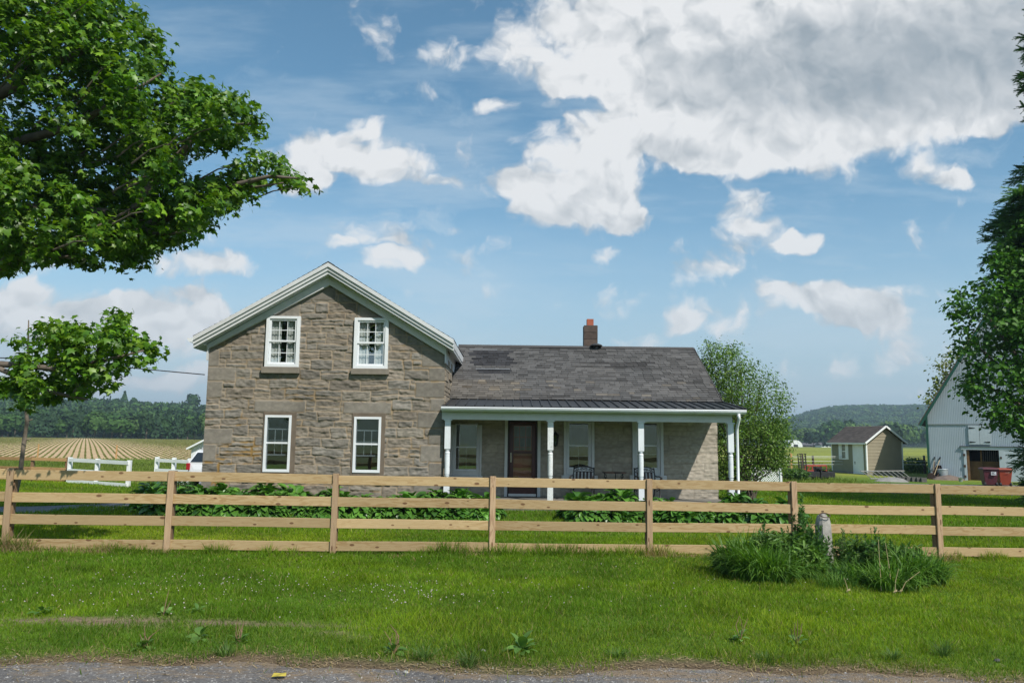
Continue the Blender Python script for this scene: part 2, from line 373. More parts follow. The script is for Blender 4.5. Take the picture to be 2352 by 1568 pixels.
hs=t.n('ShaderNodeVectorMath',operation='SCALE'); t.l(a,hs.inputs[0]); t.l(t.m('MULTIPLY',t.ss(t.noise(p,14,5,.7),.3,.7,.6,1.4,'LINEAR'),t.ss(t.noise(p,.35,4,.6),.3,.7,.8,1.2,'LINEAR')),hs.inputs['Scale'])
t.l(hs.outputs[0],b.inputs['Base Color']); b.inputs['Roughness'].default_value=.9; b.inputs['Specular IOR Level'].default_value=.15
bump(t,b,t.noise(p,22,5,.7),.8,.04)
tag(npmesh('ground',V,[Fq],m,pcol=C.reshape(-1,3),smooth=True),kind='structure')
# ---------------------------------------------------------------- gravel road edge along the bottom
def sheet(name,xs,ylo,yhi,mat,lift=.006,ny=10):
    xs=np.asarray(xs); tt=np.linspace(0,1,ny); Xs=np.repeat(xs[None],ny,0); lo=ylo(xs); hi=yhi(xs); Ys=lo[None]*(1-tt[:,None])+hi[None]*tt[:,None]
    Zs=gz(Xs,Ys)+lift; k=len(xs); ii=np.arange(ny*k).reshape(ny,k)
    F=np.stack([ii[:-1,:-1],ii[:-1,1:],ii[1:,1:],ii[1:,:-1]],-1).reshape(-1,4)
    return tag(npmesh(name,np.stack([Xs,Ys,Zs],-1).reshape(-1,3),[F],mat,smooth=True),kind='structure')
def gravelmat(name,c1,c2,sc=70,straw=None,patch=.5):
    m,t,b,o=newmat(name); p=pos(t)
    vo=t.n('ShaderNodeTexVoronoi'); vo.inputs['Scale'].default_value=sc; t.l(p,vo.inputs['Vector'])
    cl=t.n('ShaderNodeSeparateColor'); t.l(vo.outputs['Color'],cl.inputs[0])
    c=t.mix(t.ss(cl.outputs[0],.0,1,0,1,'LINEAR'),c1,c2); c=t.mix(t.ss(cl.outputs[1],.93,.97),c,(.42,.40,.37))
    c=t.mix(t.ss(t.noise(p,1.1,5,.65),.35,.7,0,patch),c,tuple(.55*x for x in c1))
    if straw:
        d=t.noise(t.scale(p,1.0,2.2,1),2.3,6,.75); sp=t.n('ShaderNodeSeparateXYZ'); t.l(p,sp.inputs[0])
        d=t.m('ADD',d,t.ss(sp.outputs[1],5.5,6.45,-.06,.17)); c=t.mix(t.ss(d,.54,.72,0,.75),c,straw)
    t.l(c,b.inputs['Base Color']); b.inputs['Roughness'].default_value=.92; b.inputs['Specular IOR Level'].default_value=.2
    h=t.m('SUBTRACT',1,vo.outputs['Distance']); bump(t,b,h,.7,.012); return m
gm=gravelmat('road_gravel',(.115,.108,.105),(.215,.205,.198),75,(.23,.165,.10))
xs=np.arange(-30,30.01,.06)
sheet('road',xs,lambda x:np.full_like(x,-1.0),lambda x:roadedge(x)-.16+.07*(fbm(x*4,x*0+1.7,3,41)-.5),gm,.006,30)
dg=gravelmat('driveway_gravel',(.17,.17,.175),(.28,.28,.285),60,None,.3)
# left gravel drive sweeping in from the roadside behind the fence
def strip_path(name,pts,wd,mat,lift=.015):
    P=[];n=60; pts=[Vector((a,b)) for a,b in pts]
    for i in range(len(pts)-1):
        for k in range(12):
            s=k/12; p0=pts[max(i-1,0)];p1=pts[i];p2=pts[i+1];p3=pts[min(i+2,len(pts)-1)]
            P.append(.5*((2*p1)+(p2-p0)*s+(2*p0-5*p1+4*p2-p3)*s*s+(3*p1-p0-3*p2+p3)*s**3))
    P.append(pts[-1]); Vv=[];m_=9
    for i,p in enumerate(P):
        d=(P[min(i+1,len(P)-1)]-P[max(i-1,0)]).normalized(); nn=Vector((-d.y,d.x)); ww=wd[min(int(i/12),len(wd)-1)]*(1-(i/12)%1)+wd[min(int(i/12)+1,len(wd)-1)]*((i/12)%1) if i<len(P)-1 else wd[-1]
        for k in range(m_):
            e=(k/(m_-1)-.5)*ww; jit=(float(fbm(np.array(i*.4),np.array(k*3.1),3,8))-.5)*.5 if k in(0,m_-1) else 0
            q=p+nn*(e+jit); Vv.append((q.x,q.y,gzf(q.x,q.y)+lift))
    ii=np.arange(len(Vv)).reshape(-1,m_); F=np.stack([ii[:-1,:-1],ii[1:,:-1],ii[1:,1:],ii[:-1,1:]],-1).reshape(-1,4)
    return tag(npmesh(name,np.array(Vv),[F],mat,smooth=True),kind='structure')
strip_path('gravel_driveway',[(-25,15.8),(-16,17.2),(-10.5,19.0),(-8.9,22.5),(-9.6,27),(-12,32),(-13,37)],[2.6,2.6,2.4,2.2,2.4,3.,3.4],dg)
asp=gravelmat('driveway_asphalt',(.055,.057,.063),(.085,.088,.095),90,None,.3)
a0=G(2352,1137); a1=G(1900,1135)
strip_path('asphalt_driveway',[(52,a0.y-3.5),(30,a0.y+.2),(22,a0.y+2),(15.5,a1.y+3.5),(10,a1.y+5.5),(7,a1.y+5)],[5.4,5.4,5.0,4.6,4,2.4],asp)
strip_path('barn_apron',[(19,41.5),(26,43),(32,44),(41,44)],[2.4,4.6,6.5,7],gravelmat('apron_gravel',(.12,.12,.12),(.2,.2,.2),60,None,.3),.02)
# ---------------------------------------------------------------- crop field on the left, young rows on bare soil
rowd=Vector((-.53,1)).normalized(); rown=Vector((rowd.y,-rowd.x))
def cf(px,py): 
    p=G(px,py); return p
fx0,fx1=-190,6; fy0,fy1=69,248
fxs=np.arange(fx0,fx1,3.); fys=np.arange(fy0,fy1+.1,3.)
FX,FY=np.meshgrid(fxs,fys); ii=np.arange(FX.size).reshape(FX.shape)
Fq=np.stack([ii[:-1,:-1],ii[:-1,1:],ii[1:,1:],ii[1:,:-1]],-1).reshape(-1,4)
m,t,b,o=newmat('field_soil'); p=pos(t); n=t.noise(p,.5,5,.7); t.l(t.mix(t.ss(n,.3,.7),(.40,.28,.16),(.52,.38,.23)),b.inputs['Base Color']); b.inputs['Roughness'].default_value=1; b.inputs['Specular IOR Level'].default_value=.1
tag(npmesh('crop_field',np.stack([FX,FY,gz(FX,FY)+.05],-1).reshape(-1,3),[Fq],m,smooth=True),kind='structure')
sp=.56; Pp=[]
for k in range(-322,540):
    s=np.arange(-60,330,.8); s=s+rng.uniform(-.15,.15,len(s))
    x=-30+rown.x*k*sp+rowd.x*s; y=70+rown.y*k*sp+rowd.y*s
    ok=(x>fx0)&(x<fx1-2)&(y>fy0+.5)&(y<fy1-1)&(x>-.64*y-12)&(x<-.33*y+14)
    Pp.append(np.stack([x[ok],y[ok]],1))
Pp=np.concatenate(Pp); Pp=np.hstack([Pp,gz(Pp[:,0],Pp[:,1])[:,None]+.05])
tv=np.array([(-.5,0,0),(.5,0,0),(.42,.15,.55),(-.42,.15,.55),(0,-.5,0),(0,.5,0),(0,.4,.5),(.0,-.4,.5)]); tf=[[(0,1,2,3),(4,5,6,7)]]
N=len(Pp); X,Y,Z=frames(np.tile([0,0,1.],(N,1)))
sc=np.stack([rng.uniform(.14,.24,N)]*2+[rng.uniform(.10,.2,N)],1)
Vv,Ff=cat(tv,tf,Pp,X,Y,Z,sc)
cc=rep(np.array([.23,.245,.10])*rng.uniform(.7,1.3,(N,1)),2)
LM_grass=leafmat('grass_blades',.48,.55,.2,trc=(1.15,1.2,.25))
tag(npmesh('crop_rows',Vv,Ff,LM_grass,fcol=cc),'long rows of young green crop plants in bare soil','crop',kind='stuff')
# ---------------------------------------------------------------- grass
def blocked(x,y):
    b=(y<roadedge(x)+.40*(fbm(x*2.1,y*2.1,4,51)-.5)*2-.06)&~((rng.uniform(0,1,len(x))<.05)&(y>roadedge(x)-.5))
    b|=(x>-8.1)&(x<6.0)&(y>20.0)&(y<28)
    # left drive, asphalt drive
    b|=(np.abs(y-(17.2+(x+16)*.33))<1.15)&(x<-10.2)
    b|=(np.abs(x+9.3)<1.05)&(y>19.5)&(y<34)
    return b
def blades(n,x,y,h,wd,colf,lean=.45):
    z=gz(x,y)+(fbm(x*1.1,y*1.1,3,5)-.5)*.07*np.clip(np.exp(-((y-8)/6)**2)*1.6,0,1)*sst(6.2,7.2,y)
    P=np.stack([x,y,z-.005],1); an=rng.uniform(0,2*np.pi,n)
    N=np.stack([rng.normal(0,lean*.5,n),rng.normal(0,lean*.5,n),np.ones(n)],1); sp=np.stack([np.cos(an),np.sin(an),0*an],1)
    X,Y,Z=frames(N,sp)
    tv=np.array([(-.5,0,0),(.5,0,0),(.38,.16,.55),(-.38,.16,.55),(0,.55,1.0)])
    SC=np.stack([wd,h*rng.uniform(.2,1.0,n),h],1)
    Vv,Ff=cat(tv,[[(0,1,2,3)],[(3,2,4)]],P,X,Y,Z,SC)
    c=colf; return Vv,Ff,np.concatenate([c*.92,c*1.06])
def lawncol(x,y):
    n=len(x); a=fbm(x*.9,y*.9,4,61); bq=fbm(x*.22,y*.3,3,62); r=rng.uniform(0,1,n)
    g=np.array([.20,.315,.013]); yl=np.array([.32,.37,.03]); dk=np.array([.115,.22,.014]); st=np.array([.33,.27,.12])
    k=np.clip((a-.5)*2.6+.4+(bq-.5)*1.8,0,1)[:,None]
    c=dk*(1-k)+g*k; ky=(sst(.46,.76,bq+rng.normal(0,.12,n))*.8)[:,None]; c=c*(1-ky)+yl*ky
    # drier band along the roadside
    dr=sst(1.7,.1,y-roadedge(x)+rng.normal(0,.35,n)); k2=(dr*.4*(r>.35))[:,None]; c=c*(1-k2)+np.array([.06,.135,.03])*k2
    s=(r<.055+.12*sst(.5,.0,y-roadedge(x)))[:,None]; c=np.where(s,st,c)
    fl=(np.exp(-((y-12.35-.0959*x)/.14)**2)*sst(.45,.6,fbm(x*.9+7,y*.5,3,95))>rng.uniform(.1,1.3,n))[:,None]; c=np.where(fl,np.array([.36,.27,.15]),c)
    return c*rng.uniform(.7,1.3,(n,1))
def sampleD(n,d0,d1,pw,halfw):
    u=rng.uniform(0,1,n); e=2-pw; D=(d0**e+u*(d1**e-d0**e))**(1/e); x=rng.uniform(-1,1,n)*(D*halfw+2.8); return x,D
n=560000; x,y=sampleD(n,5.8,15,1.0,.70)
k=~blocked(x,y); 
stripm=np.exp(-((y-7.62-.02*x-.1*np.sin(x*1.3)-.35*(fbm(x*1.2,x*0,3,33)-.5))/.19)**2)*sst(-.2,-1.6,x)*sst(.36,.50,fbm(x*1.3,y*4,4,31))
k&=rng.uniform(0,1,n)>stripm*.97
k&=rng.uniform(0,1,n)>.85*sst(.35,-.1,y-roadedge(x)+.5*(fbm(x*1.5,y*1.5,3,71)-.5))
x=x[k];y=y[k];n=len(x)
hh=.055*(.55+1.1*fbm(x*.8,y*.8,4,63))*rng.uniform(.5,1.35,n)*(.8+.5*sst(.5,.75,fbm(x*2.2,y*2.2,3,64)))
hh*=1+2.6*np.exp(-((y-12.45-.0959*x)/.13)**2)*sst(.42,.62,fbm(x*1.4,y*.5,3,91))
wd=.0045*np.maximum(1,y/7)*rng.uniform(.7,1.4,n)
Vv,Ff,cc=blades(n,x,y,hh,wd,lawncol(x,y),.9)
tag(npmesh('roadside_grass',Vv,Ff,LM_grass,fcol=cc),'mown green verge grass between the gravel and the board fence','grass',kind='stuff')
n=350000; x,y=sampleD(n,14.6,33,1.1,.70); k=~blocked(x,y); k&=~((x>6)&(np.abs(y-(a1.y+3))<1.0)&False)
x=x[k];y=y[k];n=len(x)
hh=.085*(.5+1.1*fbm(x*.6,y*.6,4,65))*rng.uniform(.5,1.4,n); wd=.010*y/16*rng.uniform(.7,1.4,n)
dgrass=lawncol(x,y)
Vv,Ff,cc=blades(n,x,y,hh,wd,dgrass,.8)
keep=None
tag(npmesh('yard_grass',Vv,Ff,LM_grass,fcol=cc),'green lawn grass around the house behind the board fence','grass',kind='stuff')
# rough meadow grass at the back right and back left
n=120000; y=rng.uniform(33,85,n)**1.0; x=rng.uniform(-.70,.72,n)*y; k=((x>8)|(x<-9))&~((x>19)&(x<44)&(y>38)&(y<62))&~((y>68.5)&(x<5))&~((np.abs(x+12.5)<1.8)&(y<38))
x=x[k];y=y[k];n=len(x); hh=rng.uniform(.10,.30,n)*(.4+1.2*fbm(x*.3,y*.3,3,66)); wd=.03*y/50*rng.uniform(.7,1.5,n)
mc=np.array([.17,.225,.045])*(.65+.7*fbm(x*.15,y*.15,3,67)[:,None])*rng.uniform(.7,1.3,(n,1))
Vv,Ff,cc=blades(n,x,y,hh,wd,mc,.7)
tag(npmesh('meadow_grass',Vv,Ff,LM_grass,fcol=cc),'taller yellow green meadow grass beyond the farmyard','grass',kind='stuff')
# straw litter, clover heads, taller dry stalks
n=7200; x=rng.uniform(-7,7,n); y=roadedge(x)+rng.normal(-.02,.16,n); ex=rng.uniform(size=n)<.16; y=np.where(ex,rng.uniform(5.4,6.4,n),y); z=gz(x,y)+.012
an=rng.uniform(0,6.28,n); X=np.stack([np.cos(an),np.sin(an),rng.normal(0,.12,n)],1); X=nrm(X); Zz=np.tile([0,0,1.],(n,1)); Y=np.cross(Zz,X)
tv=np.array([(-.5,-.5,0),(.5,-.5,.0),(.5,.5,0),(-.5,.5,0)]); L=.015+.075*rng.uniform(0,1,n)**2.2; 
Vv,Ff=cat(tv,[[(0,1,2,3)]],np.stack([x,y,z],1),X,Y,Zz,np.stack([L,rng.uniform(.003,.007,n),L],1))
tag(npmesh('straw_litter',Vv,Ff,plain('dry_straw',(1,1,1),.8,.1,3,0,attr=True,coord='pos'),fcol=np.array([.34,.25,.13])*rng.uniform(.4,1.15,(n,1))),'dry straw scattered along the edge of the gravel','straw',kind='stuff')
n=7400; x=rng.uniform(-7,7,n); y=rng.uniform(5.3,6.25,n)+.35*rng.uniform(0,1,n)**3; z=gz(x,y)+.008; ic=np.array([(1,0,-.2),(.2,.9,-.3),(-.9,.4,-.2),(-.6,-.8,-.3),(.5,-.8,-.2),(.1,.1,.75)]); fi=[(0,1,5),(1,2,5),(2,3,5),(3,4,5),(4,0,5)]
X,Y,Z=frames(np.tile([0,0,1.],(n,1))+rng.normal(0,.2,(n,3))); L=.0035+.008*rng.uniform(0,1,n)**3; Vv,Ff=cat(ic,[fi],np.stack([x,y,z],1),X,Y,Z,np.stack([L,L*.8,L*.8],1))
tag(npmesh('loose_gravel',Vv,Ff,plain('gravel_stone',(1,1,1),.85,.15,40,0,attr=True,coord='pos'),fcol=rep(np.array([.21,.20,.19])*rng.uniform(.35,1.6,(n,1)),5)),'loose small stones strewn over the grey gravel','gravel',kind='stuff')
px=np.concatenate([rng.normal(960,70,75),rng.uniform(0,2000,90),rng.normal(420,260,75),rng.uniform(0,700,40)]); py=np.concatenate([rng.normal(1375,17,75),rng.uniform(1290,1420,90),rng.normal(1362,16,75),rng.uniform(1330,1440,40)])
pp=np.array([tuple(G(a,b_)) for a,b_ in zip(px,py)]); n=len(pp)
ico=[]; 
for k_ in range(3):
    r_=[.55,1,.5][k_]; 
    for q in range(6): ico.append((r_*math.cos(q*math.pi/3),r_*math.sin(q*math.pi/3),[-.6,0.1,.75][k_]))
ico=np.array(ico); fi=[(k_*6+q,k_*6+(q+1)%6,k_*6+6+(q+1)%6,k_*6+6+q) for k_ in range(2) for q in range(6)]
pp[:,2]+=rng.uniform(.06,.10,n)
X,Y,Z=frames(np.tile([0,0,1.],(n,1)))
Vv,Ff=cat(ico,[fi],pp,X,Y,Z,rng.uniform(.005,.0085,n))
tag(npmesh('clover_flowers',Vv,Ff,plain('clover_petals',(.50,.43,.40),.8,.2,40,0),smooth=True),'small whitish pink clover heads scattered in the verge grass','clover',kind='stuff')
# ---------------------------------------------------------------- house
HS=thing('stone_farmhouse','old two storey stone farmhouse with white gable trim and a long low porch wing','house',(-2,22,0))
Yg,Yw,Yp=20.6,22.3,20.5
gxl=W(469,1000,Yg).x; gxr=W(1018,1000,Yg).x
WHITE=plain('white_trim_paint',(.62,.635,.64),.45,.06,2.5,.05,40,dirt=((.42,.46,.42),.25))
WHITE2=plain('white_window_vinyl',(.74,.77,.79),.4,.04,2,.03)
DARK=plain('dark_interior',(.03,.028,.026),.9,.2,2,0)
GLASS=None
def glassmat(name,refl=1.0,tint=(.75,.8,.8)):
    m,t,b,o=newmat(name); t.N.remove(b)
    g=t.n('ShaderNodeBsdfGlossy'); g.inputs['Roughness'].default_value=.015; g.inputs['Color'].default_value=(.9,.94,.95,1)
    tr=t.n('ShaderNodeBsdfTransparent'); tr.inputs[0].default_value=tint+(1,)
    ge=t.n('ShaderNodeNewGeometry'); cs=t.m('ABSOLUTE',t.vm('DOT_PRODUCT',ge.outputs['Normal'],ge.outputs['Incoming'],out=1)); sch=t.m('POWER',t.m('SUBTRACT',1.0,cs,clamp=True),5.0)
    wv=t.n('ShaderNodeBump'); wv.inputs['Strength'].default_value=.05; wv.inputs['Distance'].default_value=.02; t.l(t.noise(pos(t),2.2,2,.5),wv.inputs['Height']); t.l(wv.outputs[0],g.inputs['Normal'])
    k=t.m('MULTIPLY_ADD',sch,.8,.09*refl,clamp=True); mx=t.n('ShaderNodeMixShader'); t.l(k,mx.inputs[0]); t.l(tr.outputs[0],mx.inputs[1]); t.l(g.outputs[0],mx.inputs[2]); t.l(mx.outputs[0],o.inputs[0]); return m
GLASS=glassmat('window_glass',2.9,(.80,.84,.84))
STORM=glassmat('storm_glass',3.2,(.5,.55,.57))
# ---- coursed stone relief
def stonewall(name,x0,x1,z0,z1,Y,step,inside,holes,quoin,lint,seed,amp,palette,parent,cs=(.11,.24),ws=(.2,.75),joint=.011,label=None,lichen=True):
    xs=np.arange(x0,x1+step*.5,step); zs=np.arange(z0,z1+step*.5,step); Xg,Zg=np.meshgrid(xs,zs)
    r=random.Random(seed)
    wx=Xg+(fbm(Xg*5,Zg*5,3,seed+1)-.5)*.07; wz=Zg+(fbm(Xg*4,Zg*4,3,seed+2)-.5)*.055+(fbm(Xg*.7,Zg*.7,2,seed+3)-.5)*.10
    sid=np.zeros(Xg.shape,int); jd=np.full(Xg.shape,9.); smooth=np.zeros(Xg.shape); k=1
    def place(a,b_,c,d,sm,wx,wz,msk=None):
        nonlocal k
        ins=(wx>=a)&(wx<b_)&(wz>=c)&(wz<d)
        if msk is not None: ins&=msk
        dd=np.minimum(np.minimum(wx-a,b_-wx),np.minimum(wz-c,d-wz))
        sid[ins]=k; jd[ins]=dd[ins]; smooth[ins]=sm; k+=1
    z=z0-.2
    while z<z1+.3:
        h=r.uniform(*cs); x=x0-.3*r.random()-.1
        while x<x1+.3:
            wdt=r.uniform(*ws)*(1.25 if h<.15 else 1)
            if h>.17 and r.random()<.35:
                s=r.uniform(.35,.65); place(x,x+wdt,z,z+h*s,0,wx,wz); place(x,x+wdt,z+h*s,z+h,0,wx,wz)
            else: place(x,x+wdt,z,z+h,0,wx,wz)
            x+=wdt
        z+=h
    sx=Xg+(fbm(Xg*9,Zg*9,2,seed+5)-.5)*.012; szz=Zg+(fbm(Xg*9,Zg*9,2,seed+6)-.5)*.012
    for q in quoin+lint: place(*q,1,sx,szz)
    hs_=_h(sid,np.full(sid.shape,seed)); h2=_h(sid,np.full(sid.shape,seed+9)); h3=_h(sid,np.full(sid.shape,seed+19))
    led=fbm(Xg*2.6+h2*40,Zg*10+h3*40,4,seed+11); rock=fbm(Xg*8+h3*30,Zg*11+h2*30,5,seed+12)
    rid=1-np.abs(fbm(Xg*3.2+h2*90,Zg*17,4,seed+14)-.5)*2
    rough=(led-.5)*1.05+(rock-.5)*1.35+(rid-.75)*.8+(hs_-.5)*.6
    tilt=(h3-.5)*np.clip(jd,0,.12)*2
    face=np.where(smooth>0,(rock-.5)*.22+.18,rough+tilt*.6)
    edge=sst(0,joint*2.2,jd); H=amp*(face*edge-.42*(1-edge)*(1-.5*smooth))
    # colours
    mort,cols,sm=palette
    ci=(hs_*len(cols)).astype(int)%len(cols); Cc=np.array(cols)[ci]; Cc=np.where(smooth[...,None]>0,np.array(sm),Cc)
    Cc=Cc*(.85+.28*h2[...,None])*(.72+.56*fbm(Xg*13,Zg*18,4,seed+21)[...,None])
    blot=sst(.55,.75,fbm(Xg*1.3,Zg*1.3,4,seed+23))[...,None]; Cc=Cc*(1-.22*blot)
    je=sst(.003,.017+.012*fbm(Xg*3,Zg*3,2,seed+8),jd)[...,None]; Cc=np.array(mort)*(.8+.4*fbm(Xg*10,Zg*10,3,seed+24)[...,None])*(1-je)+Cc*je
    if lichen:
        lw=sst(.42,.56,fbm(Xg*1.0,Zg*1.4,3,seed+31))*sst(3.4,1.4,Zg)*(.3+.7*sst(-5.2,-7.4,Xg))*1.0+.35*sst(.6,.7,fbm(Xg*.9,Zg*.9,3,seed+32))
        lc=np.clip(lw*sst(.05,.0,jd)*sst(.42,.56,fbm(Xg*7,Zg*7,3,seed+33))*1.0,0,.85)[...,None]; Cc=Cc*(1-lc)+np.array([.24,.14,.03])*lc
    V=np.stack([Xg,Y-H,Zg],-1).reshape(-1,3); nx=len(xs); nz=len(zs); ii=np.arange(nx*nz).reshape(nz,nx)
    F=np.stack([ii[:-1,:-1],ii[:-1,1:],ii[1:,1:],ii[1:,:-1]],-1).reshape(-1,4)
    cxm=(Xg[:-1,:-1]+step/2).ravel(); czm=(Zg[:-1,:-1]+step/2).ravel(); ok=inside(cxm,czm)
    for a,b_,c,d in holes: ok&=~((cxm>a)&(cxm<b_)&(czm>c)&(czm<d))
    return npmesh(name,V,[F[ok]],STONE,parent,pcol=Cc.reshape(-1,3))
STONE=plain('rubble_stone',(1,1,1),.88,.10,1.5,.35,70,attr=True,spec=.2)
STUCCO=plain('painted_stone',(1,1,1),.85,.08,1.2,.25,60,attr=True,spec=.2)
# gable outline
pk=W(754,640,Yg); eL=W(475,800,Yg); eR=W(1020,815,Yg)
zeav=(eL.z+eR.z)/2; pkz=W(755,640,Yg).z; xc=pk.x
sl_L=(pkz-zeav)/(xc-gxl); sl_R=(pkz-zeav)/(gxr-xc)
ingable=lambda x,z: z<np.where(x<xc,zeav+(x-gxl)*sl_L,zeav+(gxr-x)*sl_R)+.02
UW=[rect(613,728,688,842,Yg),rect(815,732,891,846,Yg)]
LW=[rect(604.5,948,677,1089,Yg),rect(809,950,882,1092,Yg)]
quoin=[];z=.0;r=random.Random(3);i=0
while z<zeav:
    h=r.uniform(.30,.48); wq=[.62,.34][i%2]*r.uniform(.8,1.25); quoin.append((gxl-.2,gxl+wq,z,z+h)) if r.random()<.72 else None; wq=[.34,.62][i%2]*r.uniform(.9,1.25); quoin.append((gxr-wq,gxr+.2,z+.06,z+h+.05)); z+=h; i+=1
lint=[]
for q in (rect(582.6,919,702.4,946.8,Yg),rect(787.6,922.7,900,950.6,Yg)): lint.append(q)
for a,b_ in ((700,690),(640,690),(880,690)): pass
lint+= [rect(690,655,772,690,Yg),rect(628,697,690,728,Yg),rect(826,700,880,730,Yg)]
pal=((.30,.24,.17),[(.222,.196,.162),(.24,.208,.168),(.205,.187,.158),(.228,.195,.155),(.248,.223,.184),(.21,.194,.168),(.204,.186,.158)],(.215,.195,.165))
gw=stonewall('wall',gxl,gxr,-.15,pkz+.1,Yg,.0185,ingable,UW+LW,quoin,lint,11,.034,pal,HS,cs=(.15,.29),ws=(.24,.85))
tag(gw,'grey brown rubble stone gable front with big corner blocks')
# side and back walls of the gable block (right side shows past the wing)
Yb=28.6
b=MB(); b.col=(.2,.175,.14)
b.add([(gxl,Yg,-.2),(gxl,Yb,-.2),(gxl,Yb,zeav),(gxl,Yg,zeav)],[(0,1,2,3)])
b.add([(gxl,Yb,-.2),(gxr,Yb,-.2),(gxr,Yb,zeav),(xc,Yb,pkz),(gxl,Yb,zeav)],[(0,1,2,3,4)])
b.add([(gxr,Yb,-.2),(gxr,Yg+.02,-.2),(gxr,Yg+.02,zeav),(gxr,Yb,zeav)],[(0,1,2,3)])
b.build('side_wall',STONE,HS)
# right return: rough quoin stones, sunlit
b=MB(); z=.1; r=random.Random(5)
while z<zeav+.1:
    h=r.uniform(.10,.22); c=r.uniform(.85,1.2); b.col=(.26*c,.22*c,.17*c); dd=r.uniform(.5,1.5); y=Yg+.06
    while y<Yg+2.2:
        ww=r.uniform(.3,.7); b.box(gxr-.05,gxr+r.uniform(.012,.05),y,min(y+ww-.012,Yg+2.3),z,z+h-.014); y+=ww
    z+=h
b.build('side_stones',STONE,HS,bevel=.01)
# floors inside
b=MB(); b.col=(.08,.07,.06); b.box(gxl+.1,gxr-.1,Yg+.25,Yb-.1,2.62,2.70); b.box(gxl+.1,gxr-.1,Yg+.25,Yb-.1,.15,.2); b.box(gxl+.1,gxr-.1,Yg+2.6,Yg+2.65,.2,zeav); b.build('interior',DARK,HS)
# ---- windows
def winbox(b,x0,x1,z0,z1,y0,y1,t,tt=None,tb=None):
    tt=tt or t; tb=tb or t
    b.box(x0,x0+t,y0,y1,z0,z1); b.box(x1-t,x1,y0,y1,z0,z1); b.box(x0+t,x1-t,y0,y1,z1-tt,z1); b.box(x0+t,x1-t,y0,y1,z0,z0+tb)
CURT=plain('net_curtain',(.8,.8,.76),.9,.1,4,.1,30)
def curtain(b,x0,x1,z0,z1,y,folds,seed):
    r=random.Random(seed); n=folds*6; vs=[]; 
    for j,z in enumerate(np.linspace(z1,z0,5)):
        for i in range(n+1):
            u=i/n; vs.append((x0+(x1-x0)*u,y+.009*math.sin(u*folds*6.283+seed)*(.6+.4*j/4)+.004*r.random(),z))
    b.add(vs,[(j*(n+1)+i,j*(n+1)+i+1,(j+1)*(n+1)+i+1,(j+1)*(n+1)+i) for j in range(4) for i in range(n)])
def upper_window(q,seed):
    x0,x1,z0,z1=q; Y=Yg
    b=MB(); winbox(b,x0-.015,x1+.015,z0-.01,z1+.015,Y-.075,Y+.06,.085,.07,.08); o=b.build('window',WHITE2,HS,bevel=.006)
    b=MB(); a0,a1,c0,c1=x0+.07,x1-.07,z0+.07,z1-.055; mid=(c0+c1)/2
    winbox(b,a0+.002,a1-.002,mid-.015,c1-.002,Y-.045,Y-.005,.045); winbox(b,a0+.004,a1-.004,c0+.002,mid+.03,Y-.02,Y+.025,.045)
    b.build('sash',WHITE2,o,bevel=.004)
    b=MB(); ww=(a1-a0-.09)
    for i in (1,2): 
        xx=a0+.045+ww*i/3; b.box(xx-.0065,xx+.0065,Y-.022,Y-.010,mid+.03,c1-.045); b.box(xx-.0065,xx+.0065,Y+.006,Y+.018,c0+.045,mid-.015)
    for zz in ((mid+c1)/2+.0,): b.box(a0+.045,a1-.045,Y-.0235,Y-.0085,zz-.009,zz+.009)
    zz=(c0+mid)/2; b.box(a0+.045,a1-.045,Y+.0045,Y+.0195,zz-.009,zz+.009)
    b.build('muntins',WHITE2,o)
    b=MB(); b.add([(a0+.04,Y-.008,mid),(a1-.04,Y-.008,mid),(a1-.04,Y-.008,c1-.04),(a0+.04,Y-.008,c1-.04)],[(0,1,2,3)]); b.add([(a0+.04,Y+.020,c0+.04),(a1-.04,Y+.020,c0+.04),(a1-.04,Y+.020,mid),(a0+.04,Y+.020,mid)],[(0,1,2,3)])
    b.build('pane',GLASS,o)
    b=MB(); w3=(a1-a0)*.40; curtain(b,a0,a0+w3,c0,c1,Y+.07,3,seed); curtain(b,a1-w3,a1,c0,c1,Y+.07,3,seed+1); b.build('curtain',CURT,o,smooth=True)
    return o
SILL=plain('sill_stone',(.21,.185,.15),.85,.2,4,.5,50)
for q,s,sq in ((UW[0],1,(602,842,689,857.6)),(UW[1],7,(807.3,845.6,893.7,860.4))):
    o=upper_window(q,s)
    a,b_,c,d=rect(*sq,Yg); b=MB(); b.box(a,b_,Yg-.10,Yg+.10,c,d-.012); b.build('window_sill',SILL,HS,bevel=.012)
SURR=plain('brown_surround',(.145,.115,.085),.8,.2,3,.2)
